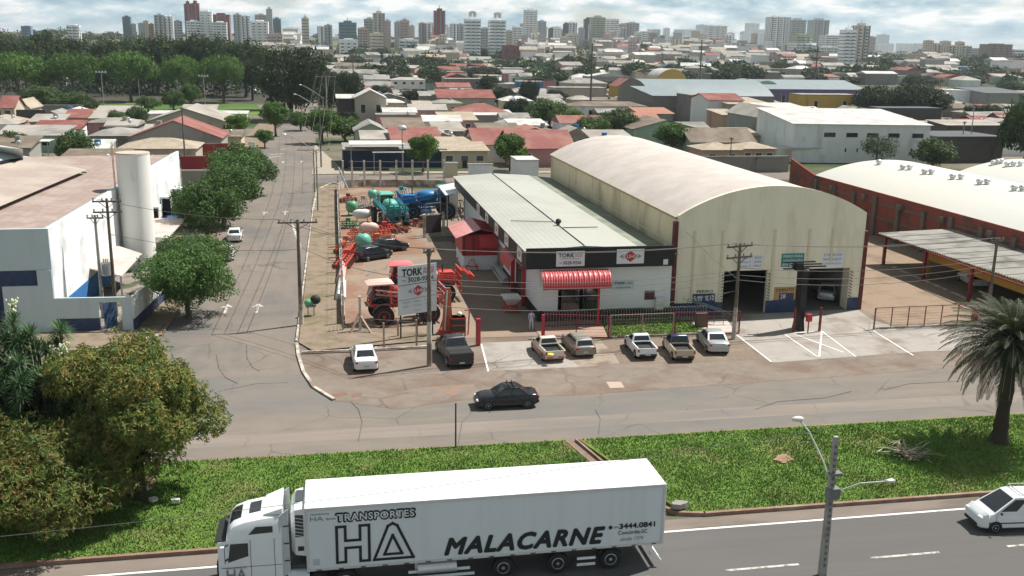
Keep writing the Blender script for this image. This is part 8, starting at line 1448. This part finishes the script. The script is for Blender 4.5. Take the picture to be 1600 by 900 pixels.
# far trees, told apart the same way
usedt = set(); AD = ['rounded', 'spreading', 'bushy', 'slender', 'lopsided', 'compact', 'feathery', 'heavy', 'dark', 'round', 'broad', 'low', 'shaggy', 'leaning', 'narrow', 'dense', 'ragged', 'domed', 'squat', 'wide']
rowt = [(88, 16), (93, 20), (98, 22), (103, 24), (108, 26), (113, 26), (118, 24), (124, 20), (131, 12), (139, 8)]
for py, n in rowt:
    for k in range(n):
        px = 465+(1600-465)*(k+rn.uniform(.05, .95))/n; pyy = py+(px-800)*math.tan(ROL)*.9+rn.uniform(-2, 2)
        if py > 126 and not (540 < px < 960): continue
        c = G(px, pyy); lm_ = min(LM, key=lambda q: abs(q[0]-px))[1]
        for _ in range(40):
            ad = rn.choice(AD); nr = 'distant' if py < 103 else 'nearer'
            if (ad, nr, lm_) not in usedt: break
        usedt.add((ad, nr, lm_)); s_ = rn.uniform(.9, 1.7)*(1+math.hypot(c.x, c.y)/2500); sx_ = s_*(1.3 if ad in ('broad', 'wide', 'low', 'squat') else .8 if ad == 'narrow' else 1)
        place(bgR['far'], (c.x, c.y, tz(c.x, c.y)-.5), rn.uniform(0, 6), (sx_, sx_, s_*(.8 if ad in ('low', 'squat') else 1)), '%s %s tree among roofs %s' % (nr, ad, lm_), 'trees of the far town')
# far tree line on the horizon: one mass
rng = np.random.default_rng(4); bl = []
for k in range(520):
    px = rng.uniform(-150, 1750); py = 66+(px-800)*math.tan(ROL)*1.1+rng.uniform(-3, 34); c = G(px, py); s_ = rng.uniform(5, 10)*(1+max(0, c.y-1200)/2500)
    if c.y > 3500: continue
    bl.append((c.x, c.y, tz(c.x, c.y)+s_*.22, s_*1.3, s_, s_*.42))
me = leafmesh('far_woods', leaves(bl, 70000, 3.0, 6), lf['park']); o = bpy.data.objects.new('far_woods', me); COL.objects.link(o); tag(o, 'dark line of far woods along the foot of the skyline', 'woods', None, 'stuff')
# park undergrowth shade mass
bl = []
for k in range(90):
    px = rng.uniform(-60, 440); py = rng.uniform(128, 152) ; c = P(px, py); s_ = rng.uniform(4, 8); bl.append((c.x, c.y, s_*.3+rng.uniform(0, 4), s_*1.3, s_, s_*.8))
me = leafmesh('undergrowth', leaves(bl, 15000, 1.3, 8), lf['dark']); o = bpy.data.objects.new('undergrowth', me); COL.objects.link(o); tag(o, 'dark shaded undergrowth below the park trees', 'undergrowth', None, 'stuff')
bl = []
for k in range(60):
    px = rng.uniform(-60, 470); py = rng.uniform(108, 128); c = P(px, py); s_ = rng.uniform(8, 14); bl.append((c.x, c.y, 6+rng.uniform(0, 6), s_*1.2, s_, s_*.7))
me = leafmesh('park_woods', leaves(bl, 16000, 2.0, 9), lf['park']); o = bpy.data.objects.new('park_woods', me); COL.objects.link(o); tag(o, 'continuous dark wood closing the back of the park', 'woods', None, 'stuff')

# ================================================================ haze
mb = MB(); mb.box(-9500, -320, -1.5, 11500, 12500, 135)
hz = mb.build('haze', mat('haze air', (1, 1, 1))); hz['kind'] = 'stuff'; hz['label'] = 'thin pale air between the camera and the city'
m = MATS['haze air']; t = m.node_tree; t.nodes.clear(); ov = t.nodes.new('ShaderNodeOutputMaterial'); pv_ = t.nodes.new('ShaderNodeVolumePrincipled'); pv_.inputs['Color'].default_value = (.80, .88, .95, 1); pv_.inputs['Density'].default_value = .00010; pv_.inputs['Anisotropy'].default_value = .2; t.links.new(pv_.outputs[0], ov.inputs['Volume'])
